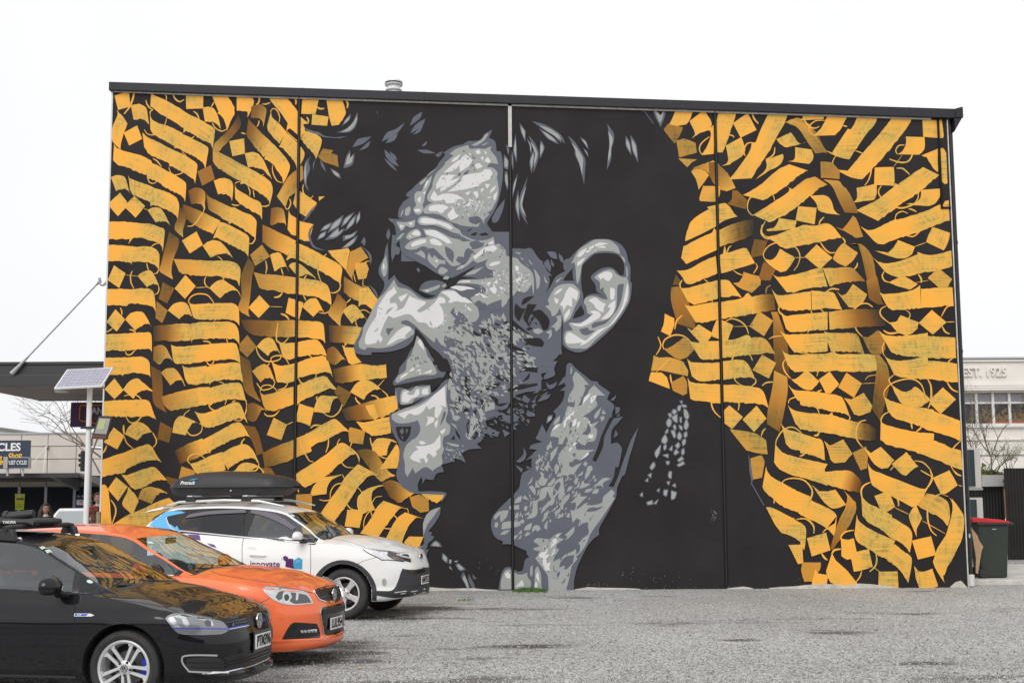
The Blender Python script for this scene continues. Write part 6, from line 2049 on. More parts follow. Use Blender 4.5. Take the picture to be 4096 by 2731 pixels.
        if kind=='split':
            fr=frame3((0,yf-.0145,0),(1,0,0),(0,0,1)); out.append(vw_emblem(w_,fr,.030))
        return out
    def interior(s):
        sp=s.sp; x0=sp['gh_dark'][0]; zf=sp['seat_z']
        for y in (-.38,.38):
            for x in sp['seats']:
                q=MB(); q.prism([(x+.0,y-.24,zf-.25),(x+.1,y-.24,zf-.2),(x-.02,y-.22,zf+.08),(x-.12,y-.22,zf+.06)],(0,.48,0))
                o=(x-.10,y,zf+.18); q.sphere(o,.1,(.45,1.25,.9),12,8)
                q.tube([(x-.08,y-.06,zf+.0),(x-.1,y-.06,zf+.15)],.007,6); q.tube([(x-.08,y+.06,zf+.0),(x-.1,y+.06,zf+.15)],.007,6)
                q.build('seat',sp.get('seatm',M_int),s.root)
        q=MB(); cx=sp['seats'][0]+.52; q.lathe([(.17,0),(.185,.012),(.17,.024),(.158,.012)],24,'X',c=(cx,-.38,zf-.03)); q.build('steering_wheel',M_int,s.root)
        q=MB(); q.box((sp['gh'][4][1][0]+.18,-.12,sp['gh'][4][1][2]-.10),(sp['gh'][4][1][0]+.20,.12,sp['gh'][4][1][2]-.035)); q.build('interior_mirror',M_int,s.root,bevel=.01)
    def mirrors(s,c,body_m,low_m,scale=(1,1,1)):
        for sg in (-1,1):
            q=MB(); cx,cy,cz=c; cy=-cy*sg if False else sg*abs(cy)
            q.sphere((0,0,0),.1,(.75*scale[0],1.15*scale[1],.72*scale[2]),20,14)
            for v in q.bm.verts:
                if v.co.x<-.025: v.co.x=-.025-(abs(v.co.x)-.025)*.15
                if v.co.z<-.045: v.co.z=-.045+(v.co.z+.045)*.5
                v.co.z+= .05*(abs(v.co.y)*1.2)*(-1 if False else .2)
                v.co+=Vector((cx,cy,cz))
            m_=q.build('door_mirror',[body_m,low_m],s.root)
            for f in m_.data.polygons:
                if f.center.z<cz-.028: f.material_index=1
            q=MB(); q.prism([(cx-.02,cy-sg*.07,cz-.05),(cx+.06,cy-sg*.07,cz-.05),(cx+.10,sg*(s.W-.05),cz-.11),(cx-.02,sg*(s.W-.05),cz-.11)],(0,0,.035)); q.build('mirror_arm',low_m,m_,bevel=.008)
            q=MB(); q.box((cx-.032,cy-.095,cz-.05),(cx-.03,cy+.095,cz+.05)); q.build('mirror_glass',M_chrome,m_)
    def plate(s,px,py,text,w_=.36,h_=.125,frame=None,tilt=0):
        loc,nor=s.hit(px,py); n=Vector((1,0,tilt)).normalized()
        c=Vector((loc.x+.028,s.plate_y if hasattr(s,'plate_y') else loc.y,loc.z))
        c.y=0
        fr=frame3(c,(0,1,0),(0,0,1)); pl=MB()
        pl.box((c.x-.012,-w_/2,c.z-h_/2),(c.x,w_/2,c.z+h_/2)); po=pl.build('number_plate',M_white,s.root,bevel=.004)
        put_text('plate_text',text,M_txt,po,Matrix.Translation((.0035,0,0))@fr,.125,bold=.0028,extr=.001,width=w_*.90)
        for v in po.children[0].data.vertices: v.co.z=c.z+(v.co.z-c.z)*1.05
        if frame is not None:
            q=MB(); a,b=w_/2+.022,h_/2+.03; x=c.x-.02
            q.box((x,-a,c.z-b),(x+.008,a,c.z+b)); fo=q.build('plate_holder',frame,s.root,bevel=.006)
            put_text('holder_print','NORTH GROUP',M_white,fo,frame3((x+.0095,0,c.z+h_/2+.014),(0,1,0),(0,0,1)),.02,bold=0) if False else None
        return po
    def emblem(s,fn,px,py,r,off=.018,tilt=0.0):
        loc,nor=s.hit(px,py)
        fr=frame3(Vector((loc.x+off,0,loc.z)),(0,1,0),Vector((-tilt,0,1)))
        return fn(s.root,fr,r)
def ring(q,fr,r0,r1,z0=0,z1=.006,n=36,sx=1,cx=0,cy=0):
    vs=[]
    for k in range(n):
        a=2*pi*k/n
        vs.append([q.bm.verts.new(fr@Vector((cx+cos(a)*r*sx,cy+sin(a)*r,z))) for r,z in ((r0,z0),(r0,z1),(r1,z1),(r1,z0))])
    for k in range(n):
        for j in range(4): 
            f=q.bm.faces.new((vs[k][j],vs[k][(j+1)%4],vs[(k+1)%n][(j+1)%4],vs[(k+1)%n][j])); f.smooth=True
def bar(q,fr,a,b,w_,z0=0,z1=.006):
    a=Vector((a[0],a[1],0)); b=Vector((b[0],b[1],0)); d=(b-a).normalized(); n=Vector((-d.y,d.x,0))*w_/2
    P=[a-n,b-n,b+n,a+n]; q.prism([fr@(p+Vector((0,0,z0))) for p in P], (fr.to_3x3()@Vector((0,0,1)))*(z1-z0))
def vw_emblem(parent,fr,r):
    k=r/1.0; q=MB(); ring(q,fr,.86*r,r,0,.14*r)
    w_=.15*r
    for sg in (-1,1):
        bar(q,fr,(sg*.36*r,.80*r),(0,.14*r),w_,0,.13*r)
        bar(q,fr,(sg*.74*r,.46*r),(sg*.36*r,-.74*r),w_,0,.13*r); bar(q,fr,(sg*.36*r,-.74*r),(0,-.02*r),w_,0,.125*r)
    e=q.build('emblem',M_chrome,parent)
    b=MB(); b.prism([fr@Vector((cos(2*pi*i/28)*.9*r,sin(2*pi*i/28)*.9*r,-.02*r)) for i in range(28)],(fr.to_3x3()@Vector((0,0,1)))*.05*r); b.build('emblem_back',M_blk,e) if parent.parent is None else b.build('emblem_back',M_blk,parent)
    return e
def lion_emblem(parent,fr,r):
    q=MB(); ring(q,fr,.84*r,r,0,.16*r)
    P=[(-.30,.55),(.05,.72),(.34,.55),(.40,.30),(.22,.22),(.30,.02),(.12,-.10),(.30,-.30),(.24,-.62),(-.05,-.74),(-.30,-.58),(-.12,-.48),(-.02,-.30),(-.26,-.22),(-.40,.0),(-.18,.06),(-.10,.24),(-.42,.30)]
    pts=smooth_poly([Vector((a*r,b*r)) for a,b in P],3,80)
    q.prism([fr@Vector((p.x,p.y,.02*r)) for p in pts],(fr.to_3x3()@Vector((0,0,1)))*.13*r)
    ring(q,fr,.13*r,.24*r,.02*r,.2*r,18,1,.26*r,-.18*r)
    e=q.build('emblem',M_chrome,parent)
    b=MB(); b.prism([fr@Vector((cos(2*pi*i/28)*.9*r,sin(2*pi*i/28)*.9*r,-.03*r)) for i in range(28)],(fr.to_3x3()@Vector((0,0,1)))*.05*r); b.build('emblem_back',M_lampdark,e)
    return e
def oval_emblem(parent,fr,r):
    q=MB(); ring(q,fr,.80*r*.9,r*.9,0,.14*r,36,1.45/.9*1.0*.9)
    ring(q,fr,.38*r,.52*r,0,.13*r,26,1.75,0,.30*r); ring(q,fr,.52*r,.66*r,0,.15*r,26,.55,0,-.02*r)
    e=q.build('emblem',M_chrome,parent); 
    b=MB(); b.prism([fr@Vector((cos(2*pi*i/28)*.8*r*1.3,sin(2*pi*i/28)*.8*r,-.04*r)) for i in range(28)],(fr.to_3x3()@Vector((0,0,1)))*.05*r); b.build('emblem_back',M_blk,e)
    return e
V3=Vector
def gh(rows): return [(V3(b),V3(e),V3((c[0],0,c[1]))) for b,e,c in rows]

# ================================================================== black hatchback
golf=Car(dict(name='parked_car',label='black hatchback with a roof rack, nearest car, cut by the left edge of the photo',th=10,anchor=(489,2674,(0,-.88,.318)),
  W=1.78,wb=2.63,fo=.885,ro=.80,nf=2.75,rw=.318,rim=.232,tw=.225,arch=.362,paint=P_blk,
  ztop=[(-3.45,.86),(-3.2,.93),(-2.6,.985),(-1.2,.955),(-.35,.925),(0,.872),(.35,.80),(.55,.745),(.72,.715),(.80,.712),(.9,.712)],
  zbot=[(-3.4,.30),(-3,.22),(-2,.185),(0,.185),(.6,.19),(.9,.175)],
  crown=[(-3.4,.0),(-3.2,.03),(-.4,.06),(-.1,.085),(.3,.075),(.6,.035),(.8,.010),(.9,0)],
  dS=[(.17,-.09),(.22,-.05),(.27,-.012),(.33,-.012),(.45,0),(.62,.0),(.70,.006),(.73,-.006),(.82,-.022),(.93,-.055),(1.0,-.085)],
  dF=[(.17,-.03),(.20,.008),(.24,.012),(.26,-.02),(.38,-.005),(.48,0),(.56,-.008),(.60,-.03),(.66,-.045),(.70,-.06),(.74,-.10),(.82,-.16)],
  dR=[(.2,-.06),(.4,0),(.6,0),(.8,-.06),(1.0,-.16)],
  gh_dark=(-.12,-3.0),seat_z=1.0,seats=(-1.28,-2.1),seatm=mat('seat_cloth',(.07,.075,.08),rough=.9),
  gh=gh([((-.10,.69,.90),(-.10,.69,.905),(-.02,.94)),((-.29,.775,.915),(-.27,.70,.968),(-.21,.978)),((-.46,.80,.918),(-.51,.665,1.09),(-.45,1.102)),((-.72,.805,.925),(-.75,.625,1.215),(-.69,1.229)),
     ((-1.02,.81,.935),(-1.00,.575,1.338),(-.94,1.354)),((-1.42,.81,.945),(-1.36,.555,1.385),(-1.25,1.432)),((-1.95,.80,.96),(-1.95,.55,1.40),(-1.9,1.452)),((-2.5,.79,.975),(-2.5,.54,1.375),(-2.5,1.43)),((-2.95,.77,.985),(-2.9,.53,1.32),(-3.0,1.38)),((-3.25,.74,.98),(-3.12,.60,1.15),(-3.28,1.15)),((-3.35,.70,.93),(-3.33,.66,.96),(-3.42,.96))]),
  ws=(4,15),rwin=(33,38),side_w=[(5,8,1),(9,20,0),(21,28,1),(29,33,1)]))
golf.greenhouse(); golf.wheels('split'); golf.interior()
g_=golf; g_.tile(600,2050,2.851)
hl=g_.patch('headlight','172,1200 215,1168 270,1145 330,1148 430,1158 600,1190 720,1212 830,1245 870,1290 898,1330 860,1362 800,1384 680,1390 560,1391 400,1387 330,1372 290,1345 240,1290',mat('lamp_clear_housing',(.30,.30,.31),rough=.25,metal=.5),.004,True)
def many(car,name,m,txts,eps,parent=None,mirror=False,step=6,smooth=True):
    for t_ in txts: car.patch(name,t_,m,eps,mirror,smooth,parent,step)
many(g_,'lamp_reflector',M_refl,('205,1200 262,1178 300,1240 352,1312 285,1312','262,1182 330,1168 420,1190 402,1208 330,1200','355,1202 418,1212 452,1282 430,1302 395,1290','498,1210 692,1226 722,1282 692,1292 650,1240'),.007,hl)
g_.patch('lamp_strip','285,1332 470,1336 860,1340 800,1374 560,1384 345,1364',mat('lamp_strip_grey',(.22,.22,.23),rough=.3,metal=.5),.006,False,True,hl)
g_.line('accent_line','262,1312 480,1316 892,1322',M_blue,.010,.009)
for t_ in ('620,1238 650,1222 690,1240 690,1290 640,1290',): g_.patch('projector_lamp',t_,M_lampdark,.009,parent=hl)
g_.patch('lamp_lens','178,1200 270,1150 430,1162 600,1194 720,1216 828,1248 893,1330 800,1380 560,1386 400,1383 330,1368 246,1290',M_lens,.018,True,True,hl)
gr=g_.patch('upper_grille','838,1238 1000,1205 1100,1182 1200,1155 1272,1128 1300,1180 1312,1238 1220,1272 1060,1300 900,1328 868,1284',M_matb,.003)
for k,(a,b) in enumerate((('850,1258 1000,1226 1110,1205','1210,1180 1285,1158'),('872,1282 1000,1254 1110,1234','1215,1208 1295,1185'))):
    g_.line('grille_slat',a,M_blk,.012,.012,parent=gr,smooth=False); g_.line('grille_slat',b,M_blk,.012,.012,parent=gr,smooth=False)
g_.line('accent_line','893,1320 1000,1300 1122,1276',M_blue,.014,.010); g_.line('accent_line','1216,1246 1306,1216',M_blue,.014,.010)
g_.line('chrome_line','893,1328 1000,1308 1122,1284',M_chrome,.005,.011)
g_.emblem(vw_emblem,1008.6,2483,.066,.022)
fr=golf.hit(600+925/2.851,2050+1278/2.851); put_text('grille_badge','GTE',mat('badge_blue',(.25,.3,.65),rough=.25,metal=.7),golf.root,frame3(fr[0]+Vector((.02,0,0)),(-.35,1,0),(0,0,1)),.042,bold=.001,extr=.002,shear=.2)
g_.tile(950,2200,2.94)
li=g_.patch('lower_grille','-160,1262 0,1226 200,1160 385,1096 392,1140 376,1230 340,1262 200,1320 0,1372 -150,1408',M_matb,.003)
for t_ in ('-150,1290 0,1256 200,1196 386,1128','-150,1325 0,1292 200,1232 384,1165','-150,1360 0,1328 200,1270 376,1200'): g_.line('grille_slat',t_,M_blk,.010,.014,parent=li,smooth=False)
g_.line('chrome_lip','-420,1446 -200,1440 0,1402 200,1340 372,1258',M_chrome,.010,.010)
g_.tile(0,0,.57423)
fi=g_.patch('fog_intake','430,1512 498,1510 545,1545 520,1544 440,1540 428,1524',M_matb,.003,True)
for t_ in ('432,1520 512,1522','436,1530 528,1533'): g_.line('grille_slat',t_,M_blk,.008,.010,parent=fi,smooth=False)
g_.line('chrome_trim','498,1504 450,1503 424,1505 418,1511 420,1522 431,1537 438,1541 480,1543 524,1545',M_chrome,.014,.012,True)
g_.tile(0,2200,2.953)
# shut lines and badge
g_.line('panel_gap','1162,462 1200,505 1245,545 1310,572 1500,595 1800,640 2000,690 2130,740',M_seam,.006,.0015,True)
g_.line('panel_gap','887,545 884,700 878,900 855,1100 828,1280 808,1445',M_seam,.006,.0015,True)
g_.line('panel_gap','1655,930 1740,905 2030,914',M_seam,.005,.0015,True)
g_.tile(600,2050,2.851); g_.line('panel_gap','262,1142 430,1154 600,1186 720,1208 832,1240',M_seam,.006,.002)
g_.line('panel_gap','832,1240 1000,1200 1100,1178',M_seam,.006,.002)
s0=g_.side()
for sg in (-1,1): 
    g_.line('sill_strip',[V3((-2.2,.255)),V3((-1.2,.248)),V3((-.42,.242))],mat('sill_grey',(.035,.035,.04),rough=.4),.02,.010,caster=g_.side(sg=sg))
b_=g_.patch('side_badge',[V3((-.445,.772)),V3((-.445,.748)),V3((-.29,.748)),V3((-.262,.758)),V3((-.30,.772))],M_chrome,.004,False,False,None,.02,s0)
g_.patch('badge_fill',[V3((-.438,.768)),V3((-.438,.752)),V3((-.34,.752)),V3((-.32,.768))],M_blue,.006,False,False,b_,.02,s0)
put_text('badge_letters','GTE',M_white,b_,frame3((-.40,g_.hitdir((-.40,-3,.76),(0,1,0))[0].y-.008,.76),(1,0,0),(0,0,1)),.022,bold=.0006,shear=.3)
g_.plate(1031,2561,'PTM396',frame=M_blk)
g_.mirrors((-.62,-1.0,1.0),P_blk,M_blk,(1.35,1.2,1.3))
# window trims, wipers, windscreen stickers
for (a,b) in (((-.12,.45,.955),(-.22,-.10,1.0)),((-.14,-.10,.955),(-.25,-.52,.985))):
    q=MB(); q.tube([V3(a),V3(b)],.008,6); q.build('wiper',M_matb,g_.root)
def stickers(car,pts,tile):
    car.tile(*tile)
    for t_,m_ in pts: car.patch('windscreen_sticker',t_,m_,.003,False,False,None,6)
M_stk=mat('sticker_pale',(.55,.68,.62),rough=.6)
stickers(g_,(('410,750 450,742 482,764 440,776',M_stk),('470,785 512,778 548,806 500,816',mat('sticker_green',(.6,.75,.55),rough=.6)),('905,1100 935,1092 970,1112 968,1126 940,1130 912,1118',M_stk)),(0,1900,2.613))
# roof rack with tray
RKX=-.17
rk=thing('roof_rack','black roof rack with a tray and side rails on the roof of the black hatchback','roof rack',g_.o+g_.Rm@Vector((RKX,0,0)),-R(10))
for sg in (-1,1):
    q=MB(); q.prism([(-1.22,sg*.55-.035,1.375),(-1.02,sg*.55-.035,1.36),(-1.06,sg*.55-.035,1.47),(-1.18,sg*.55-.035,1.475)],(0,.07,0)); q.build('rack_foot',M_matb,rk,bevel=.012)
    q=MB(); q.prism([(-2.12,sg*.55-.035,1.41),(-1.92,sg*.55-.035,1.41),(-1.96,sg*.55-.035,1.49),(-2.08,sg*.55-.035,1.49)],(0,.07,0)); q.build('rack_foot',M_matb,rk,bevel=.012)
    q=MB(); q.tube([(-2.4,sg*.50,1.415),(-1.6,sg*.51,1.425),(-1.0,sg*.525,1.385)],.014,8); q.build('roof_rail',M_chrome,rk)
for x in (-1.12,-2.02):
    q=MB(); q.tube([(x,-.60,1.475),(x,-.5,1.487),(x,.5,1.487),(x,.60,1.475)],.024,10); q.build('crossbar',M_matb,rk)
for y in (-.26,.10):
    q=MB(); q.tube([(-2.45,y,1.535),(-1.5,y,1.545),(-1.1,y,1.53),(-1.03,y,1.505)],.026,10); q.build('tray_rail',M_matb,rk)
q=MB(); q.box((-2.45,-.26,1.50),(-1.0,.10,1.512)); q.build('tray',M_matb,rk,bevel=.004)
q=MB(); q.prism([(-1.75,-.34,1.50),(-1.02,-.28,1.50),(-.96,-.16,1.50),(-.96,.10,1.50),(-1.02,.22,1.50),(-1.75,.28,1.50)],(0,0,.055)); q.build('tray_nose',M_matb,rk,bevel=.025)
put_text('maker_name','YAKIMA',M_white,rk,frame3((-1.25,-.312,1.528),(1,.08,0),(0,0,1)),.035,bold=.001)
q=MB(); q.tube([(-1.42,-.08,1.57),(-1.16,-.05,1.60)],[.045,.038],12); q.lathe([(.05,0),(.055,.02),(.05,.04)],12,'X',c=(-1.44,-.08,1.575)); q.build('clamp_knob',M_matb,rk)
an=MB(); an.tube([(-2.62,.35,1.46),(-3.0,.32,1.72)],[.006,.003],6); an.build('aerial',M_matb,g_.root) if False else None

# ================================================================== orange sedan
com=Car(dict(name='parked_car',label='orange sedan parked between the black hatchback and the white SUV',th=12.5,anchor=(1328,2375,(.885,0,.70)),
  W=1.90,wb=2.915,fo=.925,ro=1.13,nf=2.5,rw=.334,rim=.24,tw=.235,arch=.375,paint=P_org,
  ztop=[(-4.1,.88),(-3.9,.95),(-3.3,1.0),(-1.4,.965),(-.5,.925),(-.2,.912),(.2,.868),(.5,.815),(.7,.782),(.82,.768),(.93,.765)],
  zbot=[(-4,.30),(-3,.2),(0,.18),(.6,.17),(.95,.165)],
  crown=[(-4.1,0),(-3.9,.04),(-3.3,.06),(-.5,.06),(-.2,.085),(.2,.085),(.6,.045),(.8,.018),(.93,0)],
  dS=[(.17,-.08),(.24,-.03),(.35,-.0),(.5,.004),(.66,.0),(.75,-.004),(.85,-.025),(.93,-.06),(1.0,-.10)],
  dF=[(.16,-.05),(.19,-.005),(.25,.005),(.29,-.02),(.42,-.005),(.54,0),(.62,-.02),(.70,-.04),(.76,-.075),(.85,-.16)],
  dR=[(.2,-.06),(.4,0),(.6,0),(.8,-.04),(1.0,-.12)],
  gh_dark=(-.25,-3.2),seat_z=1.0,seats=(-1.5,-2.35),seatm=mat('seat_cloth',(.07,.075,.08)),
  gh=gh([((-.26,.74,.90),(-.26,.74,.905),(-.12,.955)),((-.50,.83,.925),(-.46,.77,.975),(-.39,.985)),((-.72,.85,.93),(-.69,.72,1.09),(-.62,1.102)),((-.98,.86,.935),(-.94,.66,1.21),(-.87,1.224)),
     ((-1.32,.87,.945),(-1.20,.60,1.335),(-1.14,1.353)),((-1.75,.87,.955),(-1.62,.575,1.385),(-1.5,1.435)),((-2.2,.86,.965),(-2.15,.57,1.40),(-2.1,1.455)),((-2.75,.84,.975),(-2.65,.565,1.365),(-2.7,1.42)),((-3.2,.81,.985),(-2.95,.59,1.28),(-3.0,1.32)),((-3.5,.78,.985),(-3.35,.64,1.10),(-3.35,1.12)),((-3.62,.74,.98),(-3.62,.70,.99),(-3.6,1.02))]),
  ws=(4,15),rwin=(30,37),side_w=[(5,20,0),(21,31,1)]))
com.greenhouse(); com.wheels('broad'); com.interior(); c_=com; c_.tile(600,2050,2.851)
hl=c_.patch('headlight','1285,856 1330,845 1470,852 1600,872 1740,892 1795,918 1832,972 1858,1030 1780,1038 1650,1050 1540,1040 1450,1012 1380,972 1310,905',M_refl,.004,True)
c_.patch('lamp_bezel','1600,905 1720,925 1785,945 1838,1022 1700,1036 1640,1034 1585,1000 1620,960',M_lampdark,.007,parent=hl)
c_.patch('lamp_bezel','1470,900 1530,895 1520,960 1470,1000 1430,960',M_lampdark,.0065,parent=hl)
c_.patch('lamp_bowl','1520,905 1560,898 1592,925 1600,968 1582,1010 1545,1030 1515,1000 1508,950',M_chrome,.010,parent=hl)
c_.patch('projector_lamp','1535,935 1558,930 1578,950 1580,980 1562,1002 1540,1000 1528,975 1526,950',M_blk,.014,parent=hl)
c_.patch('indicator_lamp','1312,885 1400,892 1412,930 1396,945 1345,922',mat('indicator_white',(.75,.75,.7),rough=.3),.008,parent=hl)
c_.patch('lamp_bezel','1660,915 1690,918 1680,990 1655,1000',M_chrome,.012,parent=hl)
c_.patch('lamp_lens','1290,858 1330,849 1470,856 1600,876 1740,896 1790,920 1826,972 1850,1026 1780,1034 1650,1045 1540,1036 1450,1008 1380,968 1314,905',M_lens,.020,True,True,hl)
gr=c_.patch('upper_grille','1868,882 1950,852 2040,836 2130,825 2150,868 2172,948 2150,985 2100,1012 2000,1008 1930,985 1885,925',M_matb,.003)
for t_ in ('1885,895 2000,868 2145,850','1895,920 2000,895 2155,880','1905,945 2000,922 2165,912','1925,970 2000,955 2165,940'): c_.line('grille_slat',t_,M_blk,.008,.012,parent=gr,smooth=False)
c_.line('chrome_trim','2128,826 2150,868 2170,945 2150,984 2105,1010 2040,1013',M_chrome,.020,.012)
c_.line('chrome_trim','1868,882 1885,926 1930,986 2000,1010 2050,1014',M_chrome,.008,.010)
lo=c_.patch('lower_grille','1950,1087 2000,1068 2100,1048 2200,1022 2218,1060 2222,1200 2215,1330 2180,1375 2100,1398 2000,1408 1980,1388 1965,1290 1942,1175 1938,1120',M_blk,.003)
c_.patch('mesh_band','1962,1100 2100,1068 2205,1042 2208,1110 2100,1140 1965,1165',M_matb,.006,parent=lo)
for t_ in ('1965,1110 2100,1080 2208,1056','1960,1128 2100,1100 2210,1076','1962,1146 2100,1120 2210,1096','1985,1330 2100,1322 2205,1290','1988,1350 2100,1342 2200,1312','1992,1372 2100,1364 2195,1335'): c_.line('grille_slat',t_,M_matb,.006,.012,parent=lo,smooth=False)
c_.line('chrome_trim','1950,1087 1938,1120 1942,1175 1965,1290 1980,1388 1998,1406',M_chrome,.007,.010)
c_.line('chrome_trim','2200,1022 2222,1060 2232,1120 2234,1210 2228,1300 2195,1368 2110,1400 2000,1410',M_chrome,.014,.012)
fg=c_.patch('fog_recess','1505,1440 1560,1335 1608,1268 1650,1248 1780,1254 1900,1262 1930,1330 1938,1412 1910,1436',M_blk,.003,True)
c_.patch('fog_lamp','1708,1336 1892,1324 1894,1358 1720,1366',M_refl,.010,True,False,fg)
for x in (1740,1780,1820,1860): c_.line('lamp_fin','%d,1336 %d,1362'%(x,x+12),M_lampdark,.006,.014,parent=fg,smooth=False)
c_.patch('parking_sensor','1482,1190 1497,1181 1512,1190 1514,1204 1500,1212 1484,1204',P_org,.008,True)
c_.emblem(lion_emblem,1328,2375,.062,.022); c_.plate(1350,2485,'LUL954')
c_.line('panel_gap','685,662 760,690 900,725 1200,770 1350,790 1430,812 1472,846',M_seam,.005,.0015,True)
c_.line('panel_gap','1288,846 1470,846 1600,864 1740,886 1862,912 1872,882',M_seam,.006,.002,True)
c_.line('panel_gap','1228,1046 1300,1005 1362,974',M_seam,.004,.0015,True)
c_.line('panel_gap','1868,880 1950,848 2040,830 2128,818',M_seam,.006,.002)
c_.line('hood_crease','700,668 900,685 1200,705 1470,745',P_org,.012,.003); c_.line('hood_crease','1010,600 1300,610 1700,660 1900,735 2060,810',P_org,.014,.004)
c_.line('panel_gap','200,588 262,640 284,720 285,900',M_seam,.006,.0015,True)
c_.line('bumper_lip','1390,1462 1600,1450 1900,1440 2080,1410 2200,1350',P_org,.02,.012,True)
c_.mirrors((-.84,-1.02,1.0),P_org,M_blk,(1.1,1,1.1))
for (a,b) in (((-.27,.48,.965),(-.38,-.10,1.01)),((-.29,-.06,.965),(-.42,-.56,1.0))):
    q=MB(); q.tube([V3(a),V3(b)],.009,6); q.build('wiper',M_matb,c_.root)
stickers(c_,(('1535,690 1585,694 1612,718 1560,715',M_stk),),(0,1900,2.613))

# ================================================================== white SUV
rav=Car(dict(name='parked_car',label='white SUV with blue and purple stickers under a black roof box, nearest the mural wall',th=13.5,anchor=(1373,2375,(0,-.905,.358)),
  W=1.845,wb=2.66,fo=.93,ro=.80,nf=2.6,nr=3.6,rw=.358,rim=.238,tw=.225,arch=.415,paint=P_wht,
  ztop=[(-3.5,1.0),(-3.3,1.15),(-2.7,1.215),(-1.2,1.12),(-.5,1.075),(0,1.05),(.28,1.0),(.5,.955),(.7,.925),(.85,.905),(.95,.90)],
  zbot=[(-3.5,.42),(-3,.30),(-2,.25),(0,.25),(.6,.25),(.95,.31)],
  crown=[(-3.5,0),(-3.3,.02),(-.6,.06),(-.3,.10),(.2,.10),(.6,.055),(.8,.02),(.95,0)],
  dS=[(.24,-.06),(.30,-.01),(.42,-.0),(.44,-.018),(.6,-.0),(.85,.004),(.92,-.006),(1.0,-.02),(1.1,-.045),(1.25,-.08)],
  dF=[(.24,-.14),(.30,-.05),(.36,.0),(.42,-.012),(.60,-.01),(.70,-.015),(.80,-.05),(.88,-.085),(.95,-.15)],
  dR=[(.3,-.06),(.5,.02),(.7,0),(1.0,-.05),(1.3,-.14)],
  gh_dark=(-.35,-3.2),seat_z=1.16,seats=(-1.45,-2.3),
  gh=gh([((-.20,.72,1.06),(-.20,.72,1.065),(-.08,1.12)),((-.46,.80,1.08),(-.44,.755,1.13),(-.36,1.145)),((-.64,.845,1.09),(-.62,.71,1.265),(-.55,1.28)),((-.86,.855,1.10),(-.84,.66,1.40),(-.78,1.418)),
     ((-1.12,.86,1.115),(-1.06,.62,1.515),(-1.0,1.538)),((-1.52,.86,1.135),(-1.46,.61,1.575),(-1.42,1.635)),((-2.0,.85,1.16),(-2.0,.61,1.60),(-2.0,1.655)),((-2.55,.835,1.20),(-2.5,.60,1.585),(-2.55,1.645)),((-2.95,.81,1.235),(-2.85,.59,1.555),(-3.0,1.62)),((-3.22,.77,1.24),(-3.12,.64,1.42),(-3.22,1.46)),((-3.38,.72,1.18),(-3.36,.70,1.2),(-3.42,1.22))]),
  ws=(4,15),rwin=(33,38),side_w=[(5,20,0),(21,29,1),(30,34,1)]))
rav.greenhouse(); rav.wheels('broad'); rav.interior(); r_=rav; r_.tile(950,2200,2.94)
bl=r_.patch('lower_bumper','1942,214 2000,225 2080,226 2150,215 2192,198 2212,240 2218,330 2195,395 2222,440 2218,465 2100,520 1980,545 1820,556 1650,532 1556,512 1546,470 1700,476 1800,474 1850,440 1895,340 1920,260',M_grey,.004,True)
r_.patch('bumper_grille','1985,236 2080,240 2180,215 2200,240 2196,262 2100,275 2000,272',M_matb,.007,parent=bl)
for t_ in ('1995,246 2090,249 2190,224','2000,257 2095,260 2195,236','2006,267 2100,270 2195,248'): r_.line('grille_slat',t_,M_blk,.008,.012,parent=bl,smooth=False)
r_.patch('bumper_intake','1905,420 2080,405 2200,370 2195,398 2120,440 1980,470 1880,470',M_matb,.007,parent=bl)
r_.patch('skid_trim','1842,490 1975,474 1985,484 1850,500',M_alloy,.012,True,False,bl)
r_.patch('headlight','1478,-14 1540,-10 1640,-6 1760,8 1850,26 1900,40 1960,130 1880,120 1760,110 1700,112 1660,88 1600,60 1530,24',M_refl,.004,True)
many(r_,'lamp_bezel',M_lampdark,('1770,10 1850,28 1902,44 1955,128 1880,118 1820,100 1760,60',),.008,r_.root.children[-1] if False else r_.root)
many(r_,'lamp_bezel',mat('lamp_amber',(.25,.16,.12),rough=.25,metal=.4),('1800,70 1870,80 1900,115 1840,108',),.010)
r_.patch('projector_lamp','1690,30 1725,20 1750,60 1755,100 1725,112 1695,80',M_chrome,.010)
r_.patch('projector_lamp','1600,10 1630,5 1640,40 1615,50',M_chrome,.010)
gr=r_.patch('upper_grille','1850,26 1980,45 2008,50 2045,142 1995,132 1950,118 1902,46',M_matb,.003)
r_.line('grille_bar','1862,52 1930,72 2038,98',M_alloy,.022,.016,parent=gr,smooth=False); r_.line('grille_bar','2112,70 2150,110 2180,165',M_alloy,.015,.012,parent=gr)
r_.emblem(oval_emblem,1655,2229,.055,.024)
r_.patch('fog_recess','1690,330 1730,315 1850,322 1800,400 1740,425 1700,405',P_wht,.003,True)
fl=r_.patch('fog_lamp','1700,350 1722,324 1745,345 1750,375 1738,408 1718,416 1702,395',M_chrome,.010,True)
r_.patch('lamp_lens','1708,355 1724,336 1740,352 1743,375 1734,400 1718,406 1708,390',M_refl,.016,True,True,fl)
r_.plate(1676,2320,'HAP312')
r_.line('lamp_edge','1478,-12 1530,26 1600,62 1660,90 1700,114 1760,112 1880,122 1955,132',M_seam,.010,.006,True)
r_.line('panel_gap','1395,162 1500,120 1632,82',M_seam,.005,.0015,True)
r_.tile(550,1850,1.96)
r_.line('panel_gap','1500,590 1640,615 1770,655 1790,668 1900,682 2060,700 2160,705',M_seam,.006,.0015)
r_.line('panel_gap','837,368 836,480 832,582 822,640 820,700 822,800',M_seam,.007,.002,True); r_.line('panel_gap','1355,640 1357,700 1358,800 1355,900',M_seam,.007,.0015,True)
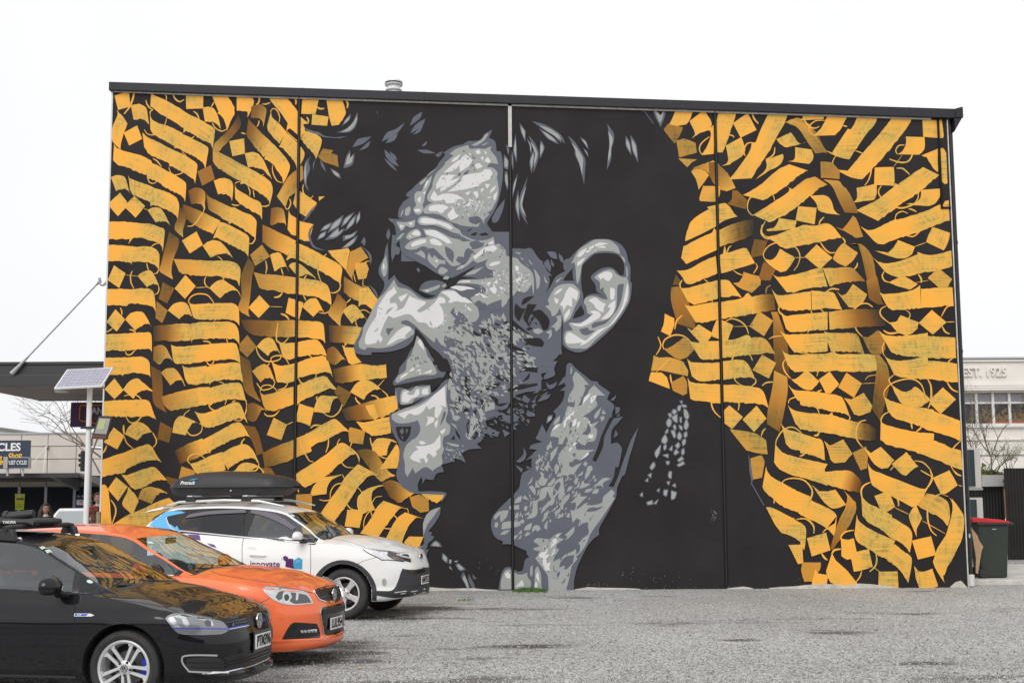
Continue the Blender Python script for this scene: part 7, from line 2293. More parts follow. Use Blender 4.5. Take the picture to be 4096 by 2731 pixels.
r_.line('chrome_line','226,432 245,482 285,525 400,540 560,556 830,583 1100,608 1282,626',M_chrome,.016,.008,True)
r_.patch('mirror_triangle','1302,560 1345,580 1400,632 1392,642 1354,640 1300,625',M_blk,.006,True)
for sg in (-1,1):
    for xc in (0,-2.66):
        P=[]; ra=.419; z0=.37
        for k in range(25):
            a=R(-22)+R(224)*k/24; P.append(V3((xc+cos(a)*ra,z0+sin(a)*ra)))
        for k in range(25):
            a=R(202)-R(224)*k/24; P.append(V3((xc+cos(a)*(ra+.062),z0+sin(a)*(ra+.05))))
        r_.patch('arch_cladding',[p for p in P if p.y>.2],M_grey,.010,False,False,None,.04,r_.side(sg=sg))
    r_.patch('sill_cladding',[V3((-2.2,.27)),V3((-.47,.27)),V3((-.47,.40)),V3((-2.2,.42))],M_grey,.008,False,False,None,.06,r_.side(sg=sg))
q=MB(); q.tube([(-1.43,-.955,.905),(-1.36,-.975,.908),(-1.24,-.975,.905),(-1.18,-.955,.90)],.013,8); q.build('door_handle',P_wht,r_.root)
q=MB(); q.tube([(-2.43,-.955,.93),(-2.36,-.975,.93),(-2.24,-.975,.93),(-2.18,-.955,.925)],.013,8); q.build('door_handle',P_wht,r_.root)
r_.patch('handle_cup','855,668 885,656 925,660 935,676 900,684',mat('white_shade',(.70,.70,.69),rough=.3,coat=.5),.002)
M_sb=mat('sticker_blue',srgb(92,168,216)[:3],rough=.4); M_sp=mat('sticker_purple',srgb(94,62,120)[:3],rough=.4); M_sd=mat('sticker_deep_purple',srgb(78,30,90)[:3],rough=.4); M_sc=mat('sticker_cyan',srgb(60,150,190)[:3],rough=.4)
many(r_,'blue_sticker',M_sb,('170,384 260,378 345,380 375,392 240,420 226,436 275,524 150,510 92,495 140,430',),.004,smooth=False)
many(r_,'purple_sticker',M_sp,('366,546 488,560 496,608 430,598','545,630 600,640 622,668 575,655'),.004,smooth=False)
many(r_,'cube_sticker',M_sd,('1163,772 1188,750 1222,752 1222,795 1228,830 1160,815','1140,737 1160,727 1183,742 1180,766 1160,772 1146,760'),.004,smooth=False)
many(r_,'cube_sticker',M_sc,('1224,765 1264,740 1293,757 1291,834 1228,832 1224,795',),.004,smooth=False); many(r_,'cube_sticker',M_sb,('1240,765 1264,752 1280,765 1262,780 1240,790',),.006,smooth=False)
many(r_,'cube_sticker',M_sc,('1128,750 1136,749 1138,757 1130,758',),.004,smooth=False)
a_=r_.hit(550+1000/1.96,1850+790/1.96)[0]
put_text('door_lettering','innovate',M_sd,r_.root,frame3((a_.x,a_.y-.006,a_.z-.008),(1,0,0),(0,0,1)),.13,bold=.0018,width=.46)
r_.mirrors((-.66,-1.03,1.165),P_wht,M_blk,(1.0,1.15,1.1))
# window visors, spoiler, rails, wiper
for sg in (-1,1):
    q=MB(); q.prism([(-3.02,sg*.56,1.60),(-3.28,sg*.56,1.545),(-3.32,sg*.60,1.515),(-3.02,sg*.60,1.565)],(0,-sg*.56,0)); q.build('spoiler',P_wht,r_.root,bevel=.01)
    rl=MB(); rl.tube([(-2.95,sg*.585,1.615),(-2.75,sg*.59,1.665),(-2.0,sg*.60,1.69),(-1.45,sg*.60,1.675),(-1.05,sg*.60,1.60)],[.012,.02,.022,.02,.008],10); rl.build('roof_rail',M_alloy,r_.root)
    for pts in ([(-2.52,1.475),(-2.2,1.525),(-1.66,1.545),(-1.62,1.50),(-2.2,1.475),(-2.58,1.42)],[(-1.55,1.54),(-1.3,1.51),(-1.05,1.43),(-.80,1.28),(-.84,1.25),(-1.1,1.37),(-1.35,1.455),(-1.55,1.495)]):
        r_.patch('window_visor',[V3(p) for p in pts],mat('smoked_visor',(.13,.12,.14),rough=.15),.018,False,True,None,.05,r_.side(sg=sg))
q=MB(); q.tube([(-.24,.45,1.13),(-.36,-.15,1.17)],.009,6); q.build('wiper',M_matb,r_.root)
stickers(r_,(('1185,408 1215,405 1235,420 1205,422',M_stk),),(550,1850,1.96))
# roof box
bx=thing('roof_box','long black roof cargo box on crossbars over the white SUV','roof box',r_.o,-R(13.5))
q=MB(); n=26; rows=[]
tx=[(-3.12,0),(-3.07,.07),(-2.9,.17),(-2.6,.225),(-2.3,.24),(-1.9,.23),(-1.6,.20),(-1.3,.15),(-1.15,.09),(-1.10,.0)]
for i in range(n+1):
    x=lerp(-3.12,-1.10,i/n); ht=interp(tx,x); e=min(1,(i+.6)/3,(n-i+.6)/4.5); wy=.40*min(1,e**.5); row=[]
    for k in range(11):
        a=pi*k/10; yy=-cos(a)*wy; row.append(q.bm.verts.new((x,yy,1.895+ht*min(1,sin(a)**.45+.0) if 0<k<10 else 1.895)))
    rows.append(row)
for i in range(n):
    for k in range(10): q.bm.faces.new((rows[i][k],rows[i+1][k],rows[i+1][k+1],rows[i][k+1]))
q.build('lid',mat('roofbox_black',(.020,.019,.020),rough=.5,bump=.15,bscale=120),bx,ang=50)
q=MB(); rows=[]
for i in range(n+1):
    x=lerp(-3.12,-1.10,i/n); dp_=interp([(-3.12,.02),(-3.02,.10),(-2.85,.13),(-1.4,.13),(-1.2,.06),(-1.10,.01)],x); e=min(1,(i+.6)/3,(n-i+.6)/4.5); wy=.395*min(1,e**.5); row=[]
    for (yk,zk) in ((-1,0),(-.97,-.5),(-.85,-1),(0,-1),(.85,-1),(.97,-.5),(1,0)): row.append(q.bm.verts.new((x,yk*wy,1.885+zk*dp_)))
    rows.append(row)
for i in range(n):
    for k in range(6): q.bm.faces.new((rows[i][k],rows[i+1][k],rows[i+1][k+1],rows[i][k+1]))
q.build('base',MATS['roofbox_black'],bx,ang=40)
q=MB()
for sg in (-1,1):
    P=[(lerp(-3.12,-1.10,i/n),sg*(.41*min(1,min(1,(i+.6)/3,(n-i+.6)/4.5)**.5)),1.89) for i in range(n+1)]; q.tube(P,.012,6)
q.build('rim',M_matb,bx)
for x in (-2.55,-1.65):
    q=MB(); q.box((x-.04,-.66,1.742),(x+.04,.66,1.762)); q.build('crossbar',M_alloy,bx,bevel=.006)
    for sg in (-1,1):
        q=MB(); q.prism([(x-.085,sg*.60-.04,1.675),(x+.085,sg*.60-.04,1.675),(x+.055,sg*.60-.04,1.745),(x-.055,sg*.60-.04,1.745)],(0,.08,0)); q.build('rack_foot',M_matb,bx,bevel=.01)
def lid_y(x): 
    return -.40
put_text('maker_name','Prorack',M_white,bx,frame3((-2.72,-.402,1.955),(1,0,0),(0,.18,1)),.075,bold=.0022,shear=.25)
q=MB(); q.prism([(-2.70,-.398,1.99),(-2.60,-.396,2.0),(-2.55,-.394,2.02),(-2.64,-.394,2.015)],(0,-.004,0)); q.build('maker_mark',mat('mark_blue',srgb(60,150,220)[:3]),bx)
q=MB(); q.lathe([(.012,-.414),(.012,-.398),(.001,-.398)],10,'Y',c=(-2.0,0,1.835)); q.build('lock',M_alloy,bx)
for c_n in (golf,com,rav):
    print(c_n.sp['label'][:14],c_n.o)
# ------------------------------------------------------------------ helpers for upright things placed at a known depth
def quadY(q, Y, pts, th, mi=0):
    """upright board: outline by its corners in the photograph at distance Y, th thick"""
    P=[atY(a,b,Y) for a,b in pts]; q.prism(P,(0,th,0),mi); return q
def boxY(q, Y, x0,y0,x1,y1, th, mi=0):
    a=atY(x0,y0,Y); b=atY(x1,y1,Y); q.box((min(a.x,b.x),Y,min(a.z,b.z)),(max(a.x,b.x),Y+th,max(a.z,b.z)),mi); return q
def txtY(name,body,m,parent,Y,cx,cy,hpx,wpx=None,bold=.0,shear=0,rot=0):
    c=atY(cx,cy,Y); k=Y/FPX; s=hpx*k/.72
    me_w=wpx*k if wpx else None
    return put_text(name,body,m,parent,frame3((c.x,Y-.012,c.z),(1,0,rot),(0,0,1)),s,bold=bold*s,extr=.004,shear=shear,width=me_w)
M_cream=mat('cream_wall',(.62,.57,.51),rough=.85,noise=.06,nscale=1.2); M_dkglass=mat('shop_glass',(.010,.012,.016),rough=.08,spec=.4)
M_navy=mat('navy_sign',srgb(40,50,74)[:3],rough=.5); M_wh=mat('white_sign',(.75,.75,.74),rough=.5); M_gal=mat('galvanised',(.42,.43,.45),rough=.4,metal=.6)
M_fascia=mat('fascia_metal',(.035,.034,.037),rough=.4,spec=.5)
# ------------------------------------------------------------------ canopy of the painted building over the side street
cn=thing('street_canopy','dark flat canopy tied by a steel rod to the left edge of the mural wall','canopy',(0,0,0))
y0=24.87; xl=atY(-150,1543,y0).x; xr=XL-.035; zb_=atY(0,1543,y0).z; zt_=atY(0,1447,y0).z; y1=28.844
q=MB(); q.box((xl,y0,zb_),(xr,y0+.1,zb_+.46*(zt_-zb_))); q.build('fascia_lower',M_fascia,cn,bevel=.006,smooth=False)
q=MB(); q.box((xl,y0+.05,zb_+.47*(zt_-zb_)),(xr,y0+.15,zt_-.055)); q.build('fascia_upper',M_fascia,cn,smooth=False)
q=MB(); q.box((xl,y0+.02,zt_-.05),(xr,y0+.2,zt_)); q.build('fascia_cap',M_fascia,cn,smooth=False)
q=MB(); q.box((xl,y0+.2,zt_-.12),(xr,y1,zt_-.02)); q.build('roof_deck',M_fascia,cn,smooth=False)
nsp=3
for i in range(nsp):
    a=lerp(xl,xr,i/nsp)+.008; b=lerp(xl,xr,(i+1)/nsp)-.008
    for k in range(2):
        c=lerp(y0+.11,y1,k/2)+.008; d=lerp(y0+.11,y1,(k+1)/2)-.008
        q=MB(); q.box((a,c,zb_+.01),(b,d,zb_+.03)); q.build('soffit_panel',mat('soffit_grey',(.22,.19,.175),rough=.8,noise=.1,nscale=1.5),cn,smooth=False)
q=MB(); q.box((xl,y1,zb_),(xr,y1+.08,zt_-.02)); q.build('fascia_back',M_fascia,cn,smooth=False)
q=MB(); q.lathe([(.001,.0),(.13,.0),(.14,.04),(.001,.04)],20,c=(atY(235,1557,25.9).x,26.076,zb_-.035)); q.build('soffit_lamp',M_wh,cn)
a=atY(60,1482,y0-.02); b=atY(402,1122,y0-.02)
q=MB(); q.tube([a,b],.016,8); q.build('tie_rod',M_gal,cn)
q=MB(); q.tube([a+Vector((-.06,0,-.06)),a.lerp(b,.16)],[.05,.018],8); q.tube([a.lerp(b,.95),b],[.02,.034],8); q.build('rod_socket',M_gal,cn)
e_=atY(410,1108,y0-.02); q=MB(); q.tube(crom([(b.x-.02,b.y,b.z+.05),(b.x-.0,b.y,b.z-.06),(b.x+.08,b.y,b.z-.07),(XL-.03,b.y,e_.z+.02),(XL+.0,b.y,e_.z+.13)],4),.028,8); q.build('wall_bracket',M_gal,cn)
# ------------------------------------------------------------------ solar lamp post
Y=22.861; sp_=thing('solar_lamp_post','white post with a tilted solar panel and a black floodlight at the left wall edge','lamp post',(atY(343,2100,Y).x,Y,0))
ox=sp_.location.x
q=MB(); q.tube([(0,0,0),(0,0,atY(343,1552,Y).z)],.045,18); q.build('post',mat('post_white',(.72,.72,.72),rough=.4),sp_)
c=[atY(216,1551,Y-.35),atY(407,1541,Y-.35),atY(452,1468,Y+.38),atY(268,1476,Y+.38)]
c=[p-Vector((ox,Y,0)) for p in c]
nrm=(c[1]-c[0]).cross(c[3]-c[0]).normalized()
q=MB(); q.prism([p-nrm*.035 for p in c],nrm*.03); q.build('panel_frame',M_wh,sp_)
def bil(u,v): return (c[0].lerp(c[1],u)).lerp(c[3].lerp(c[2],u),v)
q=MB(); q.prism([bil(.02,.03)-nrm*.005,bil(.98,.03)-nrm*.005,bil(.98,.97)-nrm*.005,bil(.02,.97)-nrm*.005],nrm*.002); q.build('panel_backing',mat('cell_gap',(.55,.55,.6),rough=.4),sp_)
cellm=mat('solar_cell',(.30,.29,.38),rough=.25,spec=.6,coat=.6,noise=.12,nscale=8); me=None
for i in range(9):
    for j in range(6):
        u0=.03+i*.1045; v0=.045+j*.153; e=.008
        q=MB(); q.prism([bil(u0+e*.6,v0+e),bil(u0+.1-e*.2,v0+e),bil(u0+.1-e*.2,v0+.148-e*.5),bil(u0+e*.6,v0+.148-e*.5)],nrm*.003); q.build('solar_cell',cellm,sp_,smooth=False)
q=MB(); q.tube([(0,0,atY(343,1552,Y).z-.05),bil(.55,.5)-nrm*.04],.03,8); q.tube([bil(.98,.1)-nrm*.04,bil(.98,.3)-nrm*.04-Vector((0,0,.12))],.012,6); q.build('panel_bracket',M_gal,sp_)
fl=[atY(a,b,Y-.10)-Vector((ox,Y,0)) for a,b in ((365,1753),(427,1757),(450,1664),(393,1662))]
n2=(fl[1]-fl[0]).cross(fl[3]-fl[0]).normalized(); 
if n2.y>0: n2=-n2
def b2(u,v,o=0): return (fl[0].lerp(fl[1],u)).lerp(fl[3].lerp(fl[2],u),v)+n2*o
q=MB(); q.prism([b2(0,0,-.06),b2(1,0,-.06),b2(1,1,-.06),b2(0,1,-.06)],n2*.06); q.build('lamp_body',M_matb,sp_,bevel=.006)
q=MB(); q.prism([b2(.12,.22,.002),b2(.90,.22,.002),b2(.90,.90,.002),b2(.12,.90,.002)],n2*.006); q.build('lamp_glass',mat('lamp_reflector_grey',(.42,.42,.40),rough=.25,metal=.6),sp_)
q=MB(); q.prism([b2(.2,.42,.009),b2(.62,.42,.009),b2(.62,.84,.009),b2(.2,.84,.009)],n2*.004); q.build('lamp_chip',mat('led_yellow',(.45,.47,.20),rough=.4),sp_)
q=MB(); q.prism([b2(.05,.03,.002),b2(.95,.03,.002),b2(.95,.17,.002),b2(.05,.17,.002)],n2*.006); q.build('lamp_lower_band',mat('brown_band',(.12,.05,.03),rough=.4),sp_)
aa=atY(322,1710,Y-.06)-Vector((ox,Y,0)); bb=atY(385,1712,Y-.06)-Vector((ox,Y,0))
q=MB(); q.box((aa.x,-.065,aa.z-.02),(bb.x,-.045,aa.z+.02)); q.build('lamp_arm',M_matb,sp_)
# ------------------------------------------------------------------ shop across the street
Y=44.65; sh=thing('cycle_shop','cream panelled shop with a dark awning and black windows behind the parked cars','building',(0,0,0))
X0=atY(-160,1900,Y).x; X1=atY(620,1900,Y).x
zt1=atY(200,1736,Y).z; zaw=atY(200,1898,Y).z; zsm=atY(200,1945,Y).z
vx=[X0]+[atY(p,1800,Y).x for p in (-22,85,191,305,412)]+[X1]; hz=[zaw-.05]+[atY(100,p,Y).z for p in (1836,1785)]+[zt1]
for i in range(len(vx)-1):
    for j in range(3):
        q=MB(); q.box((vx[i]+.012,Y,hz[j]+.012),(vx[i+1]-.012,Y+.2,hz[j+1]-.012)); q.build('wall_panel',M_cream,sh,smooth=False)
q=MB(); q.box((X0,Y+.05,0),(X1,Y+12,zt1-.1)); q.build('inner_wall',mat('joint_dark',(.2,.19,.18),rough=.9),sh,smooth=False)
q=MB(); q.box((X0,Y-.03,zt1),(X1,Y+.25,zt1+.06)); q.build('parapet_cap',M_gal,sh,smooth=False)
zfa=atY(0,1926,Y).z
for i in range(len(vx)-1):
    q=MB(); q.box((vx[i]+.012,Y-.01,zsm),(vx[i+1]-.012,Y+.04,zfa)); q.build('lintel_panel',mat('lintel_grey',(.33,.30,.27),rough=.8),sh,smooth=False)
for i in range(len(vx)-1):
    q=MB(); q.box((vx[i]+.05,Y-.02,.3),(vx[i+1]-.05,Y+.02,zsm-.03)); q.build('shop_window',M_dkglass,sh,smooth=False)
for i in range(1,len(vx)-1):
    q=MB(); q.box((vx[i]-.045,Y-.06,0),(vx[i]+.045,Y+.0,zsm)); q.build('mullion',mat('mullion_grey',(.35,.35,.37),rough=.5),sh,smooth=False)
# awning runs out 3 m over the footpath, with an outrigger bracket
xe=atY(312,1897,41.525).x; zf=atY(100,1897,41.525).z
q=MB(); q.box((X0,41.525,zf-.10),(xe,41.614,zf+.04)); q.build('awning_fascia',M_fascia,sh,smooth=False)
q=MB(); q.prism([(X0,41.614,zf-.02),(xe,41.614,zf-.02),(xe,44.632,zf-.42+.3),(X0,44.632,zf-.42+.3)],(0,0,.05)); q.build('awning_roof',mat('awning_underside',(.05,.048,.046),rough=.7),sh,smooth=False)
for k in range(14):
    y=41.792+k*.22; q=MB(); q.box((X0,y,zf-.06-.03*k*.1),(xe,y+.03,zf-.03-.03*k*.1)); 
    q.build('awning_batten',MATS['awning_underside'],sh,smooth=False)
for px in (188,312):
    x=atY(px,1900,41.614).x; q=MB(); q.prism([(x-.06,41.614,zf-.02),(x-.06,44.605,zf-.5),(x-.06,44.605,zf-.15),(x-.06,41.614,zf+.04)],(.12,0,0)); q.build('awning_bracket',mat('bracket_grey',(.20,.20,.21),rough=.5),sh,smooth=False)
q=MB(); q.tube([atY(186,1785,44.561),atY(100,1893,41.703)],.012,6); q.tube([atY(186,1785,44.561),atY(172,1893,41.703)],.012,6); q.build('stay_cable',M_wh,sh)
q=MB(); boxY(q,44.561,181,1780,192,1791,.1); q.build('cable_plate',M_gal,sh)
# signs on the shop
s1=thing('shop_sign','navy sign board lettered CLES and Shop above the awning at the left photo edge','sign',(0,0,0))
q=MB(); quadY(q,41.346,((-120,1762),(121,1760),(117,1873),(-120,1876)),.08); q.build('board',M_navy,s1,smooth=False)
txtY('lettering','CYCLES',M_wh,s1,41.346,8,1789,31,150,bold=.03)
t1=txtY('lettering','the   Shop',mat('sign_yellow',srgb(244,190,40)[:3],rough=.5),s1,41.346,28,1826,22,116,bold=.02,shear=.35,rot=.12)
t2=txtY('lettering','Bike',MATS['sign_yellow'],s1,41.346,-20,1850,24,62,bold=.02,shear=.35,rot=.12)
s2=thing('fleet_sign','small navy sign box lettered FLEET CYCLES on two posts','sign',(0,0,0))
q=MB(); boxY(q,40.989,29,1828,113,1872,.25); q.build('box',mat('sign_frame_grey',(.42,.42,.40),rough=.5),s2,smooth=False)
q=MB(); boxY(q,40.971,31,1831,111,1869,.02); q.build('board',M_navy,s2,smooth=False)
txtY('lettering','FLEET CYCLES',M_wh,s2,40.971,70,1850,16,75,bold=.02)
q=MB(); boxY(q,40.899,14,1826,29,1872,.5); q.build('side_cheek',mat('cheek_grey',(.35,.34,.33),rough=.6),s2,smooth=False)
for px in (31,92):
    a=atY(px,1872,41.08); b=atY(px,1896,41.08); q=MB(); q.box((a.x-.03,41.06,b.z-.05),(a.x+.03,41.114,a.z)); q.build('sign_post',M_gal,s2)
s3=thing('lease_poster','yellow poster reading LEASE in the dark shop window','poster',(0,0,0))
q=MB(); quadY(q,44.587,((60,1974),(100,1974),(95,2038),(61,2038)),.01); q.build('sheet',mat('poster_lime',srgb(200,205,50)[:3],rough=.7),s3,smooth=False)
txtY('lettering','LEASE',M_navy,s3,44.579,80,1995,8,27,bold=.03)
q=MB(); boxY(q,44.574,75,1976,88,1986,.005); q.build('logo_patch',mat('pale_blue_print',(.5,.58,.6)),s3,smooth=False)
q=MB()
for k,yy in enumerate((2014.5,2022,2027)): boxY(q,44.574,63,yy,94-k*2,yy+(1.6 if k==0 else 2.4),.004)
q.build('small_print',mat('poster_print',(.30,.32,.05)),s3,smooth=False)
s4=thing('for_lease_board','white For Lease board with navy header in the shop window behind the white post','sign',(0,0,0))
q=MB(); boxY(q,44.579,306,1978,366,1998,.02); q.build('header',M_navy,s4,smooth=False)
q=MB(); boxY(q,44.579,306,1998.2,366,2018,.02); q.build('board',M_wh,s4,smooth=False)
q=MB(); boxY(q,44.579,306,2018.2,366,2021,.02); q.build('stripe',mat('red_stripe',(.45,.03,.05)),s4,smooth=False)
q=MB(); boxY(q,44.579,306,2021.2,366,2036,.02); q.build('foot_band',mat('blue_band',(.04,.08,.22)),s4,smooth=False)
txtY('lettering','For Lease',M_navy,s4,44.57,337,1992+1,9,44,bold=.02); txtY('header_lettering','NORTH ESTATES',M_wh,s4,44.57,336,1969,5,50,bold=.02) if False else txtY('header_lettering','N     H          TS',M_wh,s4,44.57,336,1984,6,48,bold=.02)
q=MB(); boxY(q,44.574,318,2003,331,2005,.004); boxY(q,44.574,318,2008,330,2010,.004); q.build('small_print',M_navy,s4,smooth=False)
# factory gable behind
gb=thing('warehouse_gable','low white warehouse roof with a grey ridge behind the cream shop','building',(0,0,0))
q=MB(); quadY(q,57.15,((-200,1760),(-200,1690),(0,1714),(150,1737),(170,1780)),14); q.build('wall',mat('warehouse_white',(.62,.62,.60),rough=.7),gb,smooth=False)
q=MB(); quadY(q,56.973,((-200,1684),(0,1708),(165,1737),(165,1741),(0,1716),(-200,1694)),14.3); q.build('roof',mat('roof_grey',(.18,.17,.17),rough=.6),gb,smooth=False)
# purple hanging sign
s5=thing('hanging_sign','purple sign with an orange outline and white letters PAN hanging under the canopy','sign',(0,0,0))
Y=27.862; q=MB(); quadY(q,Y,((284,1609),(470,1607),(470,1706),(280,1707)),.12); q.build('board',mat('sign_purple',srgb(70,36,78)[:3],rough=.5),s5,smooth=False)
M_so=mat('sign_orange',srgb(205,135,40)[:3],rough=.5)
q=MB(); P=[atY(a,b,Y-.01) for a,b in ((470,1618),(330,1620),(322,1622),(320,1630),(318,1676),(324,1681),(380,1692),(470,1697))]; q.tube(P,.014,4); q.build('outline',M_so,s5)
txtY('lettering','PAN',mat('sign_pale',(.5,.5,.5)),s5,Y,382,1644,27,62,bold=.035); txtY('small_lettering','F Y',M_so,s5,Y,390,1673,6,16)
# traffic light
tl=thing('traffic_light','black traffic light head on a grey street pole behind the white lamp post','traffic light',(0,0,0))
Y=35.72; q=MB(); boxY(q,Y,321,1802,333,1884,.25); q.build('head',M_matb,tl,bevel=.03)
for yy in (1820,1839,1859):
    a=atY(321,yy,Y+.1); q=MB(); q.tube([a+Vector((0,0,0)),a+Vector((-.04,-.0,-.01))],[.045,.04],10); q.build('visor',M_matb,tl)
a=atY(358,1750,Y); q=MB(); q.tube([(a.x,Y+.1,0),(a.x,Y+.1,atY(358,1752,Y).z)],.06,12); q.build('pole',M_gal,tl)
q=MB(); q.tube([(a.x,Y+.1,atY(0,1790,Y).z),(a.x+.6,Y+.1,atY(0,1797,Y).z),(a.x+1.5,Y+.1,atY(0,1799,Y).z)],.05,8); q.build('outreach_arm',M_gal,tl)
q=MB(); boxY(q,Y,353,1753,363,1779,.2); q.build('camera_box',M_matb,tl,bevel=.01)
# wooden post and berry shrub at the wall corner
wp=thing('wooden_post','short grey wooden post at the foot of the left wall corner','post',(0,0,0)); Y=24.379
a=atY(395,2046,Y); q=MB(); q.box((a.x-.035,Y-.035,0),(a.x+.035,Y+.035,a.z)); q.build('post',mat('weathered_wood',(.22,.19,.13),rough=.9,noise=.25,nscale=12),wp,bevel=.005)
def shrub(name,label,cat,c,h,r,n,leafm,berrym,seed):
    random.seed(seed); t=thing(name,label,cat,c); q=MB(); tips=[]
    for k in range(n):
        a=random.uniform(0,2*pi); rr=r*random.uniform(.2,1); p=[Vector((0,0,0))]; 
        for s_ in range(1,5): p.append(Vector((cos(a)*rr*s_/4+random.gauss(0,.02),sin(a)*rr*s_/4+random.gauss(0,.02),h*random.uniform(.8,1.1)*s_/4)))
        q.tube(p,[.006,.005,.004,.003,.002],4,cap=False); tips+=p[1:]+[p[i].lerp(p[i+1],.5) for i in range(1,4)]
    q.build('stems',mat('twig',(.13,.09,.07),rough=.9),t)
    for nm,m_,s_,kk in (('leaves',leafm,.02,4),('berries',berrym,.011,2)):
        if m_ is None: continue
        q=MB()
        for p in tips:
            for _ in range(kk):
                o=p+Vector([random.gauss(0,.035) for _ in range(3)]); v=[q.bm.verts.new(o+Vector([random.gauss(0,s_) for _ in range(3)])) for _ in range(3)]; q.bm.faces.new(v)
        q.build(nm,m_,t,smooth=False)['kind']='stuff'
shrub('berry_shrub','thin shrub with red berries beside the man in the red jacket','shrub',(atY(372,2100,25.54).x,25.54,0),1.62,.16,16,mat('leaf_olive',(.10,.10,.03),rough=.8),mat('berry_red',(.30,.03,.02),rough=.5),3)
# ------------------------------------------------------------------ bare trees
def bare_tree(name,label,loc,h,spread,seed,levels=5,r0=.09,lean=(0,0),leafm=None,trunk_h=.35,nb=3,up=.35,leafn=2,leafs=.04):
    random.seed(seed); t=thing(name,label,'tree',loc); tr=MB(); br=MB(); tips=[]
    def grow(p,d,L,r,lv):
        pts=[p]; 
        for k in range(3):
            d=(d+Vector((random.gauss(0,.13),random.gauss(0,.13),random.gauss(0,.08)+up*.05))).normalized(); pts.append(pts[-1]+d*L/3)
        (tr if lv==0 else br).tube(pts,[r,r*.9,r*.78,r*.66],7 if lv==0 else (5 if lv<3 else 3),cap=False)
        if lv>=2: tips.extend(pts[1:])
        if lv<levels:
            for k in range(nb+(1 if lv<2 else 0)):
                a=random.uniform(0,2*pi); e=random.uniform(.35,.9)*spread
                nd=(d+Vector((cos(a)*e,sin(a)*e,random.uniform(-.15,up)))).normalized()
                q_=pts[random.choice((2,3,3))]; grow(q_,nd,L*random.uniform(.55,.8),r*.55,lv+1)
    grow(Vector((0,0,0)),Vector((lean[0],lean[1],1)).normalized(),h*trunk_h,r0,0)
    tr.build('trunk',mat('bark',(.12,.10,.085),rough=.95,noise=.2,nscale=10),t); b=br.build('crown',mat('bark_twig',(.16,.13,.11),rough=.95),t); b['kind']='stuff'
    if leafm:
        q=MB()
        for p in tips:
            for _ in range(leafn):
                o=p+Vector([random.gauss(0,.08) for _ in range(3)]); v=[q.bm.verts.new(o+Vector([random.gauss(0,leafs) for _ in range(3)])) for _ in range(3)]; q.bm.faces.new(v)
        q.build('buds',leafm,t,smooth=False)['kind']='stuff'
    return t
M_bud=mat('bud_green',(.16,.19,.05),rough=.8)
bare_tree('street_tree','bare street tree whose twigs show beneath the canopy left of the purple sign',(atY(520,2000,34).x,34,0),6.2,1.3,21,5,.055,(-.2,0),None,.40,3,.22)
